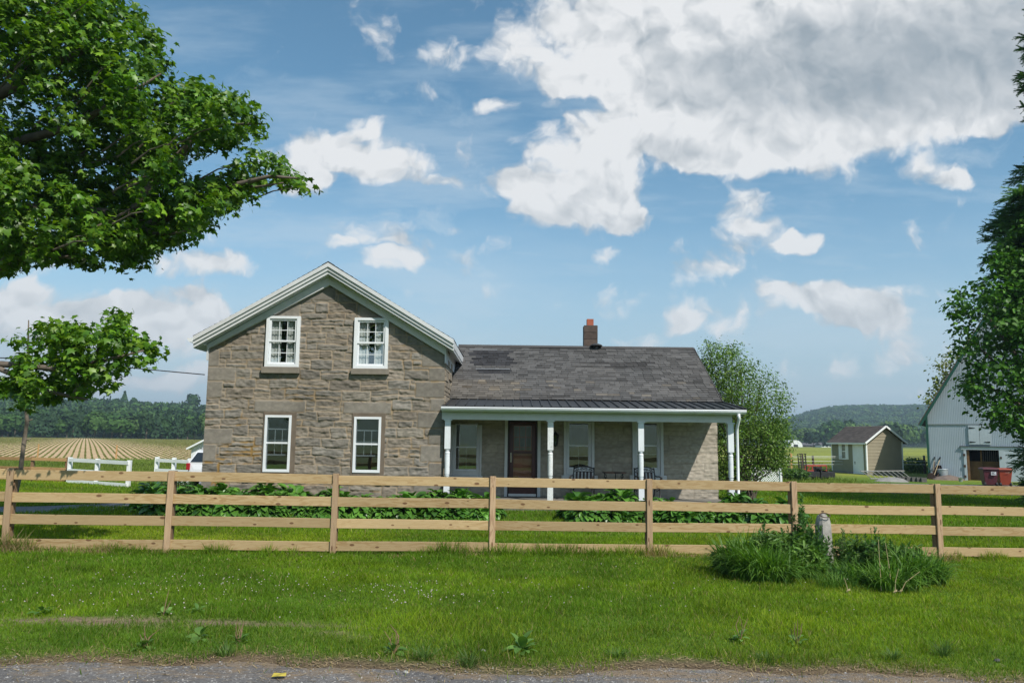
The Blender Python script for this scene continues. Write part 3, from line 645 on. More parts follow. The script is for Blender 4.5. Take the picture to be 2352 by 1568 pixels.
def lower_window(q,wq):
    x0,x1,z0,z1=q; a0,a1,c0,c1=wq; Y=Yg
    b=MB(); b.box(x0-.02,a0+.01,Y-.022,Y+.2,z0-.02,z1+.02); b.box(a1-.01,x1+.02,Y-.022,Y+.2,z0-.02,z1+.02); b.box(a0+.01,a1-.01,Y-.022,Y+.2,c1-.01,z1+.02); b.box(a0+.01,a1-.01,Y-.028,Y+.2,z0-.02,c0+.01)
    o=b.build('window',SURR,HS,bevel=.005); tag(o,'window in a brown surround with white sashes')
    b=MB(); winbox(b,a0,a1,c0,c1,Y-.05,Y+.12,.062,.06,.07); mid=c0+(c1-c0)*.51; b.box(a0+.06,a1-.06,Y-.03,Y+.02,mid-.022,mid+.022); b.build('sash',WHITE2,o,bevel=.004)
    b=MB(); g0,g1=a0+.062,a1-.062; yb=Y+.075
    z_1=c0+(c1-c0)*.755; z_2=c0+(c1-c0)*.30
    b.box(g0,g1,yb-.012,yb+.02,z_1-.014,z_1+.014); b.box(g0,g1,yb-.012,yb+.02,z_2-.018,z_2+.018)
    for i in (1,2): 
        xx=g0+(g1-g0)*i/3; b.box(xx-.009,xx+.009,yb-.006,yb+.012,z_2+.018,z_1-.014)
    zz=(z_1+mid)/2-.03; b.box(g0,g1,yb-.0075,yb+.0135,mid+.05,mid+.066)
    b.build('muntins',WHITE2,o)
    b=MB(); b.add([(g0,Y-.012,mid),(g1,Y-.012,mid),(g1,Y-.012,c1-.05),(g0,Y-.012,c1-.05)],[(0,1,2,3)]); b.add([(g0,Y+.012,c0+.06),(g1,Y+.012,c0+.06),(g1,Y+.012,mid),(g0,Y+.012,mid)],[(0,1,2,3)]); b.build('pane',STORM,o)
lower_window(LW[0],rect(607,953,668,1083.5,Yg)); lower_window(LW[1],rect(812,957,874.5,1085,Yg))
# ---- gable trim and roof
ROOF=plain('asphalt_shingle',(1,1,1),.92,.12,4,.5,160,attr=True,spec=.15)
Yf=20.22
pkt=W(753.5,602,Yf); tL=W(443,768.5,Yf); tR=W(1042,782,Yf); pkx=pkt.x
zE=(tL.z+tR.z)/2; tL=Vector((tL.x,Yf,zE)); tR=Vector((tR.x,Yf,zE))
rk=W(754,627,Yf).z-pkt.z # rake board height (negative)
b=MB()
for e in (tL,tR):
    for k,(dz0,dz1,y0,y1) in enumerate(((-.008,rk*.40,Yf,Yf+.10),(rk*.40,rk*.72,Yf+.035,Yf+.12),(rk*.72,rk*1.02,Yf+.07,Yf+.14))):
        p=[(pkx,y0,pkt.z+dz0),(e.x,y0,e.z+dz0),(e.x,y0,e.z+dz1),(pkx,y0,pkt.z+dz1)]; b.ext(p,(0,y1-y0,0))
b.build('rake_board',WHITE,HS)
# soffit + frieze
b=MB(); zs=rk*1.0
for e,wxx in ((tL,gxl),(tR,gxr)):
    p=[(pkx,Yf+.12,pkt.z+zs*.95),(e.x,Yf+.12,e.z+zs*.95),(e.x,Yb+.3,e.z+zs*.95),(pkx,Yb+.3,pkt.z+zs*.95)]; b.ext(p,(0,0,-.03))
b.build('soffit',WHITE,HS)
fz=W(755,656,Yg); b=MB()
fb=W(476,802,Yg); fbR=W(1020,816,Yg)
slope=(pkt.z-zE)/((tR.x-tL.x)/2)
for sgn,xw in ((-1,gxl-.02),(1,gxr+.02)):
    zt=lambda x: pkt.z+zs*.95-.03-abs(x-pkx)*slope*1.0
    zb_=fz.z; ze=fb.z if sgn<0 else fbR.z
    p=[(pkx,Yg-.085,zt(pkx)),(xw,Yg-.085,zt(xw)),(xw,Yg-.085,ze),(pkx,Yg-.085,zb_)]; b.ext(p,(0,.15,0))
b.build('frieze_board',WHITE,HS,bevel=.005)
# eave boards at the corners, running back (cornice return)
b=MB()
for sgn,xw,e in ((-1,gxl,tL),(1,gxr,tR)):
    zt=e.z-.03
    b=MB(); b.box(min(e.x,e.x-sgn*.03),max(e.x,e.x-sgn*.03),Yf+.15,Yb+.3,zt-.17,zt)
    b.box(min(xw,xw+sgn*.035),max(xw,xw+sgn*.035),Yg-.08,Yb+.2,zt-.55,zt-.14)
    x_a=e.x-sgn*.03; x_b=xw+sgn*.035; b.box(min(x_a,x_b),max(x_a,x_b),Yf+.15,Yb+.3,zt-.165,zt-.14); b.build('eave_board',WHITE,HS)
b=MB(); gx=tL.x; pr=[(0,-.02),(-.12,-.02),(-.135,-.045),(-.11,-.09),(-.08,-.12),(0,-.125)]
b.ext([(gx+a,Yf-.01,tL.z-.03+c) for a,c in pr],(0,Yb+.3-Yf,0)); b.build('gutter',WHITE2,HS)
# shingle roofs
def shingles(name,O,U,Vd,lu,lv,nc,tabw,colf,seed,th=.012,parent=HS):
    """O lower corner, U along eave (unit), Vd up slope (unit)"""
    b=MB(); r=random.Random(seed); U=Vector(U);Vd=Vector(Vd); N=U.cross(Vd).normalized()
    if N.z<0: N=-N
    ex=lv/nc
    for i in range(nc):
        x=-r.random()*tabw; y0=i*ex; y1=(i+1)*ex+ex*.4 if i<nc-1 else lv
        while x<lu:
            w_=tabw*r.choice((.55,.8,1,1,1.25)); a=max(0,x)+.004; c=min(lu,x+w_)-.004; x+=w_
            if c<=a: continue
            lift=th*(1+r.random()*.5); dy=(r.random()-.5)*.012
            sag=-.03*math.sin(math.pi*(a+c)/2/lu)*math.sin(math.pi*min(1,y0/lv+.05)) - .02*math.sin((a+c)*.6+i*.15)*.6
            p0=O+U*a+Vd*(y0+dy)+N*(lift+sag); p1=O+U*c+Vd*(y0+dy)+N*(lift+sag); p2=O+U*c+Vd*y1+N*(sag); p3=O+U*a+Vd*y1+N*(sag)
            q0=p0-N*(lift+.004); q1=p1-N*(lift+.004)
            b.col=colf(((a+c)/2)/lu,(y0+ex/2)/lv,r); b.add([p0,p1,p2,p3,q0,q1],[(0,1,2,3),(4,5,1,0)])
    return b.build(name,ROOF,parent)
def deck(b,p,th=.03):
    p=[Vector(q) for q in p]; n=(p[1]-p[0]).cross(p[3]-p[0]).normalized()
    if n.z<0:n=-n
    b.ext([q-n*.035 for q in p],-n*th)
gcol=lambda u,v,r:(lambda c:(.15*c,.147*c,.14*c))(r.uniform(.8,1.25))
dk=MB(); LR=[]
for e in (tL,tR):
    A=Vector((e.x,Yf-.02,e.z)); B=Vector((pkx,Yf-.02,pkt.z)); Ld=(B-A); lv=Ld.length
    shingles('roof',A+Vector((0,.028,.0)),(0,1,0),Ld.normalized(),Yb+.32-Yf,lv,26,.3,gcol,4 if e is tL else 5)
    deck(dk,[A+Vector((0,.13,0)),A+Vector((0,Yb+.3-Yf,0)),B+Vector((0,Yb+.3-Yf,0)),B+Vector((0,.13,0))])
b=MB(); b.col=(.06,.06,.06)
for s in (-1,1): b.ext([(pkx,Yf+.012,pkt.z+.03),(pkx+s*.16,Yf+.012,pkt.z+.03-.16*slope),(pkx+s*.16,Yf+.012,pkt.z+.012-.16*slope),(pkx,Yf+.012,pkt.z+.01)],(0,Yb+.3-Yf,0))
b.build('ridge_cap',ROOF,HS)
# ---- wing roof
Yr=25.3
rz=(W(1052,796.5,Yr).z+W(1590.4,796.5,Yr).z)/2; rxr=W(1590.4,796.5,Yr).x
Ye=21.95; ez=(W(1021,917.6,Ye).z+W(1658.7,919.2,Ye).z)/2; exr=W(1658.7,919,Ye).x
xl=gxr+.03
A=Vector((xl,Ye,ez)); Bv=Vector((0,Yr-Ye,rz-ez)); lv=Bv.length
def wcol(u,v,r):
    c=r.uniform(.72,1.28); base=(.094,.092,.09)
    k=float(fbm(np.array(u*7),np.array(v*4),3,77)); warm=.025*(k-.4)*(1-v)
    base=(base[0]+warm*.9,base[1]+warm*.6,base[2]+warm*.3)
    if r.random()<.12: c*=.75
    if r.random()<.10 and v<.35: base=(.13,.117,.10)
    if u<.26 and v<.34: base=tuple(q*1.18 for q in (base[0]*1.05,base[1],base[2]*.92))
    # repair patches of newer dark shingles
    pu=u*1.0
    if (.055+.06*(.93-v)<pu<.215+.08*(.93-v)*.6 and .58<v<.90) or (.085<pu<.215 and .44<v<.50): base=(.044,.044,.047)
    if .52+.12*v*0<pu<.80 and .66<v<.70 or .62<pu<.78 and .61<v<.65: base=(.055,.053,.052)
    if v<.09: base=tuple(q*.85 for q in base)
    return tuple(q*c for q in base)
wl=max(rxr,exr)-xl
shingles('wing_roof',A,(1,0,0),Bv.normalized(),wl,lv,27,.27,wcol,6)
deck(dk,[A,A+Vector((wl,0,0)),A+Vector((wl,0,0))+Bv,A+Bv])
back=Vector((0,Yr-Ye,-(rz-ez))); shingles('wing_roof',A+Bv+back,(1,0,0),-back.normalized(),wl,lv,20,.3,gcol,8)
deck(dk,[A+Bv,A+Bv+Vector((wl,0,0)),A+Bv+Vector((wl,0,0))+back,A+Bv+back])
dk.build('roof_deck',plain('roof_boards',(.12,.1,.08),.9,.2,3,.1),HS)
b=MB(); b.col=(.075,.072,.07)
b.ext([(xl,Yr-.15,rz-.05),(xl,Yr,rz+.035),(xl,Yr+.15,rz-.05),(xl,Yr,rz+.02)],(wl,0,0)); b.build('ridge_cap',ROOF,HS)
ZINC=plain('zinc',(.45,.46,.47),.5,.1,3,0,metal=.6)
# light repair strips (exposed flashing) on the dark patch
b=MB()
for u0,u1,v in ((.05,.165,.905),(.085,.22,.515)):
    b=MB(); p=A+Vector((wl*u0,0,0))+Bv*v; nn=Vector((0,-(rz-ez),Yr-Ye)).normalized(); p+=nn*.022; b.bar(p,p+Vector((wl*(u1-u0),0,0)),.03,.006,nn); b.build('flashing_strip',ZINC,HS)
# white rake edge on the wing's right end
b=MB(); p=A+Vector((wl+.012,0,-.05)); b.bar(p,p+Bv,.024,.14,(0,-(rz-ez),Yr-Ye)); b.col=(.07,.068,.065); b.c=[b.col]*len(b.f); b.build('wing_rake_board',ROOF,HS)
# ---- wing wall
wxr=W(1647,1000,Yw).x; zwt=ez-.05
WW=[rect(1033.7,975,1106.3,1092,Yw),rect(1294.7,968,1364.8,1091,Yw),rect(1452,968,1523,1091,Yw)]
DR=rect(1159.6,964,1240.4,1141.5,Yw)
paint=((.33,.29,.235),[(.375,.335,.272),(.39,.345,.28),(.36,.322,.262)],(.37,.33,.268))
ww=stonewall('wing_wall',gxr-.02,wxr,-.15,zwt,Yw,.022,lambda x,z:x<99,WW+[DR],[],[],23,.024,paint,HS,cs=(.2,.34),ws=(.5,1.1),joint=.008,lichen=False)
ww.data.materials[0]=STUCCO; tag(ww,'beige painted stone wall under the porch roof')
b=MB(); b.col=(.3,.265,.22)
b.add([(wxr,Yw,-.2),(wxr,Yw+6,-.2),(wxr,Yw+6,zwt),(wxr,Yr,rz-.1),(wxr,Yw,zwt)],[(0,1,2,3,4)]); b.add([(gxr,Yw+6,-.2),(wxr,Yw+6,-.2),(wxr,Yw+6,zwt),(gxr,Yw+6,zwt)],[(0,1,2,3)])
b.build('wing_side_wall',STUCCO,HS)
b=MB(); b.box(gxr+.1,wxr-.1,Yw+3,Yw+3.05,0,zwt); b.box(gxr+.1,wxr-.1,Yw+.25,Yw+3,.1,.17); b.box(gxr+.1,wxr-.1,Yw+.25,Yw+3,zwt-.1,zwt-.05); b.build('interior',DARK,HS)
BLIND=plain('window_blind',(.30,.31,.31),.8,.08,5,.1,30)
def wing_window(q,gq,sq,cross,i):
    x0,x1,z0,z1=q; a0,a1,c0,c1=gq; Y=Yw
    b=MB(); w_=a0-x0
    b.box(x0,x0+w_*.55,Y-.07,Y+.15,z0,z1); b.box(x0+w_*.55+.004,a0+.01,Y-.035,Y+.15,z0,z1); b.box(a1-.01,a1+w_*.45,Y-.035,Y+.15,z0,z1); b.box(a1+w_*.45+.004,x1,Y-.07,Y+.15,z0,z1)
    b.box(a0+.01,a1-.01,Y-.0365,Y+.148,c1-.01,z1); b.box(a0+.01,a1-.01,Y-.0365,Y+.148,z0,c0+.01)
    o=b.build('window',WHITE,HS,bevel=.005)
    b=MB(); winbox(b,a0,a1,c0,c1,Y+.0,Y+.05,.03,.03,.05); mid=(c0+c1)/2+.0; b.box(a0+.03,a1-.03,Y-.005,Y+.03,mid-.016,mid+.016); b.build('sash',WHITE2,o)
    b=MB(); xm=(a0+a1)/2; zq=c0+(mid-c0)*.55; yb=Y+.06
    if cross==1: b.box(xm-.009,xm+.009,yb,yb+.012,c0+.05,mid-.016); b.box(a0+.03,a1-.03,yb-.002,yb+.014,zq-.009,zq+.009)
    else: b.box(a0+.03,a1-.03,yb-.002,yb+.02,zq+.04,zq+.075); b.box(xm-.009,xm+.009,yb,yb+.012,zq+.075,mid-.016)
    b.build('muntins',WHITE,o)
    b=MB(); b.add([(a0+.03,Y+.02,c0+.05),(a1-.03,Y+.02,c0+.05),(a1-.03,Y+.02,c1-.03),(a0+.03,Y+.02,c1-.03)],[(0,1,2,3)]); b.build('pane',STORM,o)
    b=MB(); zt=c1-(c1-c0)*.09 if i else c1-.03; curtain(b,a0-.02,a1+.02,mid+.02 if i<2 else mid-.2,zt,Y+.16,3,i+3); b.build('blind',BLIND,o,smooth=True)
    a,b_,c,d=rect(*sq,Yw); b=MB(); b.box(a,b_,Yw-.11,Yw+.12,c,d-.003); s=b.build('window_sill',WHITE,HS,bevel=.008); return o
wing_window(WW[0],rect(1045,972,1097,1081,Yw),(1032,1091.8,1108,1099.5),1,0)
wing_window(WW[1],rect(1305,969,1353.5,1077,Yw),(1289,1090.8,1372.3,1101.5),1,1)
wing_window(WW[2],rect(1461.8,969,1511.3,1077.5,Yw),(1445.5,1090.8,1530,1101.5),2,2)
# ---- door
x0,x1,z0,z1=DR; Y=Yw
b=MB(); b.box(x0-.01,x0+.075,Y-.05,Y+.14,z0,z1); b.box(x1-.075,x1+.01,Y-.05,Y+.14,z0,z1); fo=None
jamb=b.build('door_frame',WHITE,HS,bevel=.004)
MAR=plain('maroon_paint',(.06,.014,.014),.35,.1,4,.03,spec=.5); MARD=plain('maroon_frame',(.022,.009,.009),.4,.1,4,.03)
b=MB(); d0,d1=x0+.078,x1-.078; winbox(b,d0,d1,z0+.02,z1+.02,Y-.06,Y+.03,.05,.09,.03); do=b.build('door',MARD,HS,bevel=.004); tag(do,'maroon storm door with a nine pane upper light')
b=MB(); s0,s1=d0+.055,d1-.055; zt=z1-.085; zb=z0+.055; g0,g1=s0+.10,s1-.10
uz0,uz1=W(1200,1035,Yw).z,W(1200,977,Yw).z; lz0,lz1=W(1200,1102,Yw).z-.13,W(1200,1041,Yw).z
b.box(s0,g0,Y-.045,Y,zb,zt); b.box(g1,s1,Y-.045,Y,zb,zt); b.box(g0,g1,Y-.045,Y,uz1,zt); b.box(g0,g1,Y-.045,Y,lz1,uz0); b.box(g0,g1,Y-.045,Y,zb,lz0)
b.box(g0+.07,g1-.07,Y-.052,Y-.02,zb+.14,lz0-.05)
b.build('storm_panel',MAR,do,bevel=.006)
b=MB(); b.add([(g0,Y-.02,lz0),(g1,Y-.02,lz0),(g1,Y-.02,lz1),(g0,Y-.02,lz1)],[(0,1,2,3)]); b.add([(g0,Y-.02,uz0),(g1,Y-.02,uz0),(g1,Y-.02,uz1),(g0,Y-.02,uz1)],[(0,1,2,3)]); b.build('pane',glassmat('door_glass',1.1,(.85,.88,.88)),do)
# inner wooden door behind the glass
INN=plain('inner_door_paint',(.34,.11,.06),.5,.15,3,.05); yi=Y+.10
b=MB(); b.box(d0,d1,yi,yi+.05,z0+.03,uz0+.02); b.box(d0,g0+.02,yi,yi+.05,uz0,z1); b.box(g1-.02,d1,yi,yi+.05,uz0,z1); b.box(g0,g1,yi,yi+.05,uz1-.02,z1)
pw=(g1-g0)/2
for i in (0,1):
    a=g0+i*pw+.03; c=a+pw-.06; pts=[(a,yi-.012,lz0+.05),(c,yi-.012,lz0+.05),(c,yi-.012,lz0+.36)]+[(a+(c-a)*(1-k/6),yi-.012,lz0+.36+.06*math.sin(math.pi*(1-k/6)*.5+(0 if i==0 else 0))) for k in range(1,6)]+[(a,yi-.012,lz0+.36)]
    b.ext(pts,(0,.02,0)); b.box(a,c,yi-.012,yi+.01,lz0+.50,lz1-.06)
b.build('inner_door',INN,do,bevel=.004)
b=MB(); W3=(g1-g0)/3; H3=(uz1-uz0)/3
PK=plain('pink_muntin',(.30,.14,.14),.5,.1,4,0)
for i in (1,2): b.box(g0+W3*i-.016,g0+W3*i+.016,yi+.002,yi+.02,uz0,uz1)
for j in (.42,1.62): b.box(g0,g1,yi,yi+.022,uz0+H3*j-.014,uz0+H3*j+.014)
b.build('muntins',PK,do)
b=MB(); curtain(b,g0-.05,g1+.05,uz0-.05,uz1+.05,yi+.12,3,4); b.build('curtain',plain('grey_curtain',(.22,.23,.235),.9,.1,4,0),do)
BR=plain('worn_brass',(.55,.5,.38),.35,.15,20,0,metal=.8)
hx=s0+.035; hz=W(1170,1050,Yw).z; b=MB(); b.box(hx-.016,hx+.016,Y-.052,Y-.043,hz-.13,hz+.13); b.tube([(hx,Y-.05,hz+.07),(hx,Y-.09,hz+.06),(hx,Y-.09,hz-.06),(hx,Y-.05,hz-.07)],.009); b.lathe([(.012,-.01),(.02,0),(.012,.01)],(hx,Y-.06,hz+.11),8); b.build('handle',BR,do,bevel=.002)
b=MB(); b.box(d0+.03,d1-.03,Y-.066,Y-.05,z0+.03,z0+.10); b.build('kick_plate',plain('aluminium_plate',(.62,.63,.63),.4,.06,3,0,metal=.5),do,bevel=.002)
b=MB(); b.box(d0-.02,d1+.02,Y-.16,Y+.1,z0-.04,z0+.018); b.build('threshold',plain('stone_step',(.18,.17,.155),.9,.2,5,.4),do,bevel=.01)
# ---- porch
pz0=W(1263,1152,Yp).z
CONC=plain('porch_concrete',(.16,.15,.13),.9,.2,2,.4,40,dirt=((.06,.06,.045),.5))
pxr=W(1686,1100,Yp).x+.08
b=MB(); b.box(gxr+.04,pxr,Yp-.12,Yw-.02,-.2,pz0); b.build('porch_floor',CONC,HS,bevel=.015)
bz0=(W(1016,963.8,Yp).z+W(1671,969.7,Yp).z)/2; Yq=20.12
gt=(W(1014,935,Yq).z+W(1714,940.6,Yq).z)/2; gb=(W(1014,943.8,Yq).z+W(1714,952.2,Yq).z)/2; qxl=W(1014.3,940,Yq).x; qxr=W(1713.5,946,Yq).x
bxr=W(1680,960,Yp).x
b=MB(); b.box(gxr-.03,bxr,Yp-.075,Yp+.075,bz0,gb+.05); b.build('porch_beam',WHITE,HS,bevel=.006)
b=MB(); b.box(gxr+.04,bxr,Yp+.08,Yw-.03,gb-.06,gb-.035); b.build('porch_ceiling',plain('porch_ceiling_paint',(.42,.42,.38),.6,.1,2,.05),HS)
b=MB(); b.box(qxl,bxr+.1,Yq+.12,Yp-.05,gb+.0,gb+.02); b.box(qxl,qxr,Yq+.10,Yq+.13,gb+.01,gt+.02); b.build('fascia',WHITE,HS)
pr=[(0,0),(-.105,.0),(-.115,-.018),(-.10,-.03),(-.105,-.045),(-.085,-.075),(-.055,-.10),(0,-.105)]
b=MB(); b.ext([(qxl-.015,Yq+.098+a,gt+c+.004) for a,c in pr],(qxr-qxl+.03,0,0)); b.build('gutter',WHITE2,HS)
# standing seam metal roof
MET=plain('dark_metal_roof',(.045,.046,.048),.42,.12,1.5,.03,metal=.3,dirt=((.10,.10,.10),.25))
o0=Vector((qxl-.01,Yq+.02,gt+.03)); o1=Vector((xl,Ye+.18,ez-.0)); r0=Vector((qxr+.01,Yq+.02,gt+.03)); r1=Vector((exr+.04,Ye+.18,ez-.0))
b=MB(); b.add([o0,r0,r1,o1,o0-Vector((0,0,.02)),r0-Vector((0,0,.02)),r1-Vector((0,0,.02)),o1-Vector((0,0,.02))],[(0,1,2,3),(7,6,5,4),(0,4,5,1),(1,5,6,2),(2,6,7,3),(3,7,4,0)])
n=32; xa=o0.x+.12
for i in range(n):
    x=xa+(r0.x-.06-xa)*i/(n-1); xt=min(max(x,o1.x+.02),r1.x-.02); b.bar((x,Yq+.015,gt+.045),(xt,Ye+.17,ez+.012),.028,.034)
b.bar(r0+Vector((0,0,.0)),r1+Vector((0,0,.0)),.03,.06)
b.build('porch_roof',MET,HS)
# turned posts
POST=plain('post_paint',(.72,.76,.78),.4,.05,3,.04,40,dirt=((.5,.53,.53),.25))
PEEL=plain('peeling_post_paint',(.70,.72,.71),.6,.1,9,.2,60,dirt=((.22,.22,.2),.6))
def porch_post(px,lab=None):
    x=W(px,1040,Yp).x; zb=pz0; H=bz0-zb; b=MB(); hw=.072
    top=H*.635; lowtop=H*.245
    b.box(x-hw,x+hw,Yp-hw,Yp+hw,zb,zb+lowtop); b.box(x-hw,x+hw,Yp-hw,Yp+hw,zb+top+.0,bz0-.025); b.box(x-hw-.03,x+hw+.03,Yp-hw-.02,Yp+hw+.02,bz0-.027,bz0)
    t0=lowtop; L=top-lowtop
    prof=[(.070,-.01),(.069,.004),(.045,.012),(.044,.02),(.060,.035),(.068,.06),(.066,.085),(.05,.115),(.044,.128),(.044,.136),(.064,.145),(.064,.165),(.046,.172),(.047,.19),(.066,.2)]
    body=[(.066,.215),(.067,.40),(.0635,.403),(.0635,.41),(.067,.413),(.067,.425),(.0635,.428),(.0635,.435),(.067,.438),(.068,.60),(.0645,.603),(.0645,.61),(.068,.613),(.068,.626),(.0645,.629),(.0645,.636),(.068,.639),(.066,.76),(.062,.765),(.062,.775),(.066,.78),(.062,.84),(.062,.85),(.067,.855),(.064,.90),(.05,.925),(.047,.94),(.064,.955),(.064,.975),(.05,.985),(.06,1.01)]
    pf=[(r_,t0+z_*L) for r_,z_ in prof+body]; b.lathe(pf,(x,Yp,zb),14)
    o=b.build('porch_post',POST,HS); 
    if lab: tag(o,lab)
    return o
porch_post(1027.5); p2=porch_post(1264); p2.data.materials[0]=PEEL; tag(p2,'turned porch post with paint peeling at its foot'); porch_post(1472); porch_post(1678)
x=W(1691.5,1040,Yp).x; b=MB()
b.tube([(x-.02,Yq+.04,gb+.02),(x-.0,Yq+.06,gb-.10),(x+.0,Yp-.13,gb-.30),(x+.0,Yp-.10,gb-.42),(x+.0,Yp-.10,pz0+.05),(x+.02,Yp-.2,pz0-.03)],.038,8); b.build('downspout',WHITE2,HS,smooth=True)
# ---- chimney, vent
q=rect(1340.4,748.3,1371.6,800,Yr+.5); b=MB(); r=random.Random(9); z=q[2]-.6; BRK=plain('dark_block',(1,1,1),.9,.25,6,.6,60,attr=True)
hgt=(q[3]-z)/6
for k in range(6):
    c=r.uniform(.85,1.15); b.col=(.085*c,.062*c,.05*c); b.box(q[0],q[1],Yr+.35,Yr+.75,z+k*hgt,z+(k+1)*hgt-.012); b.col=(.1,.09,.08); b.box(q[0]+.01,q[1]-.01,Yr+.36,Yr+.74,z+(k+1)*hgt-.012,z+(k+1)*hgt)
ch=b.build('chimney',BRK,HS)
f=rect(1348,733,1363,749,Yr+.5); b=MB(); winbox_=None
yc=Yr+.55; hw=(f[1]-f[0])/2; xm=(f[0]+f[1])/2
for s in (-1,1): b.box(xm+s*hw-(.02 if s>0 else 0),xm+s*hw+(0 if s>0 else .02),yc-hw,yc+hw,f[2]-.05,f[3]); b.box(xm-hw+.02,xm+hw-.02,yc+s*hw-(.02 if s>0 else 0),yc+s*hw+(0 if s>0 else .02),f[2]-.05,f[3])
b.build('flue',plain('terracotta',(.36,.10,.055),.8,.15,5,.2),ch)
q=rect(1356,789.7,1383,797,Yr-.12); b=MB(); xm=(q[0]+q[1])/2; b.lathe([(.05,-.35),(.05,.0),(.19,.0),(.2,.02),(.15,.055),(.05,.085),(.0,.09)],(xm,Yr-.12,rz+.02),14); b.build('roof_vent',plain('vent_metal',(.05,.05,.05),.5,.1,4,0),HS,smooth=False)
# lantern beside the door
lx=W(1275,1005,Yw).x; lz=W(1275,1008,Yw).z; LT=thing('wall_lantern','black wall lantern beside the maroon front door','lantern',(lx,Yw-.13,lz))
BLK=plain('black_iron',(.012,.012,.013),.5,.2,8,.1)
b=MB(); b.lathe([(.0,.24),(.012,.22),(.01,.2),(.03,.185),(.1,.11),(.105,.10),(.095,.095)],(0,0,0),6); b.lathe([(.06,-.19),(.065,-.175),(.055,-.17),(.02,-.2),(.0,-.21)],(0,0,0),6)
for k in range(6):
    a=k*math.pi/3; b.bar((.055*math.cos(a),.055*math.sin(a),-.18),(.092*math.cos(a),.092*math.sin(a),.1),.009,.009)
b.bar((0,.13,-.02),(0,.05,-.19),.02,.02); b.box(-.045,.045,.105,.128,-.14,.12); b.bar((0,.12,.1),(0,.0,.2),.018,.018)
b.build('frame',BLK,LT,world=False)
b=MB(); b.lathe([(.052,-.17),(.088,.095)],(0,0,0),6,caps=False); b.build('pane',glassmat('lantern_glass',.8,(.35,.38,.36)),LT,world=False)
# ---------------------------------------------------------------- board fence
def woodmat(name,c1,c2,axis='x',knots=True,gray=0.):
    m,t,b,o=newmat(name); v=objc(t); oi=t.n('ShaderNodeObjectInfo')
    off=t.n('ShaderNodeCombineXYZ'); 
    for i,k in enumerate((37.,91.,53.)): t.l(t.m('MULTIPLY',oi.outputs['Random'],k),off.inputs[i])
    v=t.vm('ADD',v,off.outputs[0])
    s=(1.1,6,9) if axis=='x' else (9,6,1.1)
    p=t.scale(v,*s)
    g=t.noise(p,1.6,3,.5,.6); wv=t.n('ShaderNodeMath',operation='SINE'); t.l(t.m('MULTIPLY',g,34.),wv.inputs[0])
    gr=t.ss(wv.outputs[0],-.2,1.,0,1); fine=t.noise(t.scale(v,*( (3,60,120) if axis=='x' else (120,60,3))),1,3,.6)
    c=t.mix(t.m('MULTIPLY',gr,t.ss(t.noise(p,.35,2),.35,.65,.15,.85)),c1,c2); c=t.mix(t.ss(fine,.35,.7,0,.35),c,c2)
    c=t.mix(t.ss(t.noise(v,1.1,3,.5),.35,.7,0,.25),c,tuple(q*.72 for q in c1))
    if knots:
        vo=t.n('ShaderNodeTexVoronoi',voronoi_dimensions='2D'); vo.inputs['Scale'].default_value=1.; sq=t.n('ShaderNodeSeparateXYZ'); t.l(v,sq.inputs[0]); cq=t.n('ShaderNodeCombineXYZ'); t.l(t.m('MULTIPLY',sq.outputs[0],3.2 if axis=='x' else 9.),cq.inputs[0]); t.l(t.m('MULTIPLY',sq.outputs[2],6.5 if axis=='x' else 2.4),cq.inputs[1]); t.l(cq.outputs[0],vo.inputs['Vector'])
        sc=t.n('ShaderNodeSeparateColor'); t.l(vo.outputs['Color'],sc.inputs[0])
        rr=t.m('MULTIPLY_ADD',sc.outputs[1],.09,.05); kd=t.m('SUBTRACT',rr,vo.outputs['Distance']); km=t.m('MULTIPLY',t.ss(kd,-.012,.035),t.m('GREATER_THAN',sc.outputs[0],.45))
        c=t.mix(t.m('MULTIPLY',km,.85),c,(.12,.055,.025))
    if gray: c=t.mix(gray,c,(.2,.19,.18))
    rv=t.n('ShaderNodeVectorMath',operation='SCALE'); t.l(c,rv.inputs[0]); t.l(t.m('MULTIPLY_ADD',oi.outputs['Random'],.36,.80),rv.inputs['Scale'])
    t.l(rv.outputs[0],b.inputs['Base Color']); b.inputs['Roughness'].default_value=.75; b.inputs['Specular IOR Level'].default_value=.25; bump(t,b,fine,.25,.004); return m
RAIL=woodmat('pine_rail',(.46,.335,.18),(.32,.20,.085)); POSTW=woodmat('pine_post',(.26,.165,.095),(.17,.095,.05),'z'); CAPW=woodmat('pine_cover_board',(.46,.32,.195),(.30,.185,.11),'z')
BF=thing('board_fence','new yellow pine board fence with four rails along the front of the yard','fence',(0,12.5,0))
fps=[-760,-360,19,390,769,1131,1491,1823,2153,2485,2815]
def fpt(px):
    u=W(px,1180,1).x; Y=12.57/(1-.0959*u); return u*Y,Y
FP=[fpt(p) for p in fps]
def rz(px,tops): x,Y=fpt(px); return [W(px,q,Y).z for q in tops]
zl=rz(30,[1077.5,1128.5,1181,1235]); zr=rz(2300,[1116,1163.8,1209.7,1257.7]); xl_,_=fpt(30); xr_,_=fpt(2300)
def rtop(k,x): s=(x-xl_)/(xr_-xl_); return zl[k]*(1-s)+zr[k]*s
RH=.14; fd=Vector((1,.0959,0)).normalized(); fn=Vector((fd.y,-fd.x,0))  # toward the road
rr=random.Random(12)
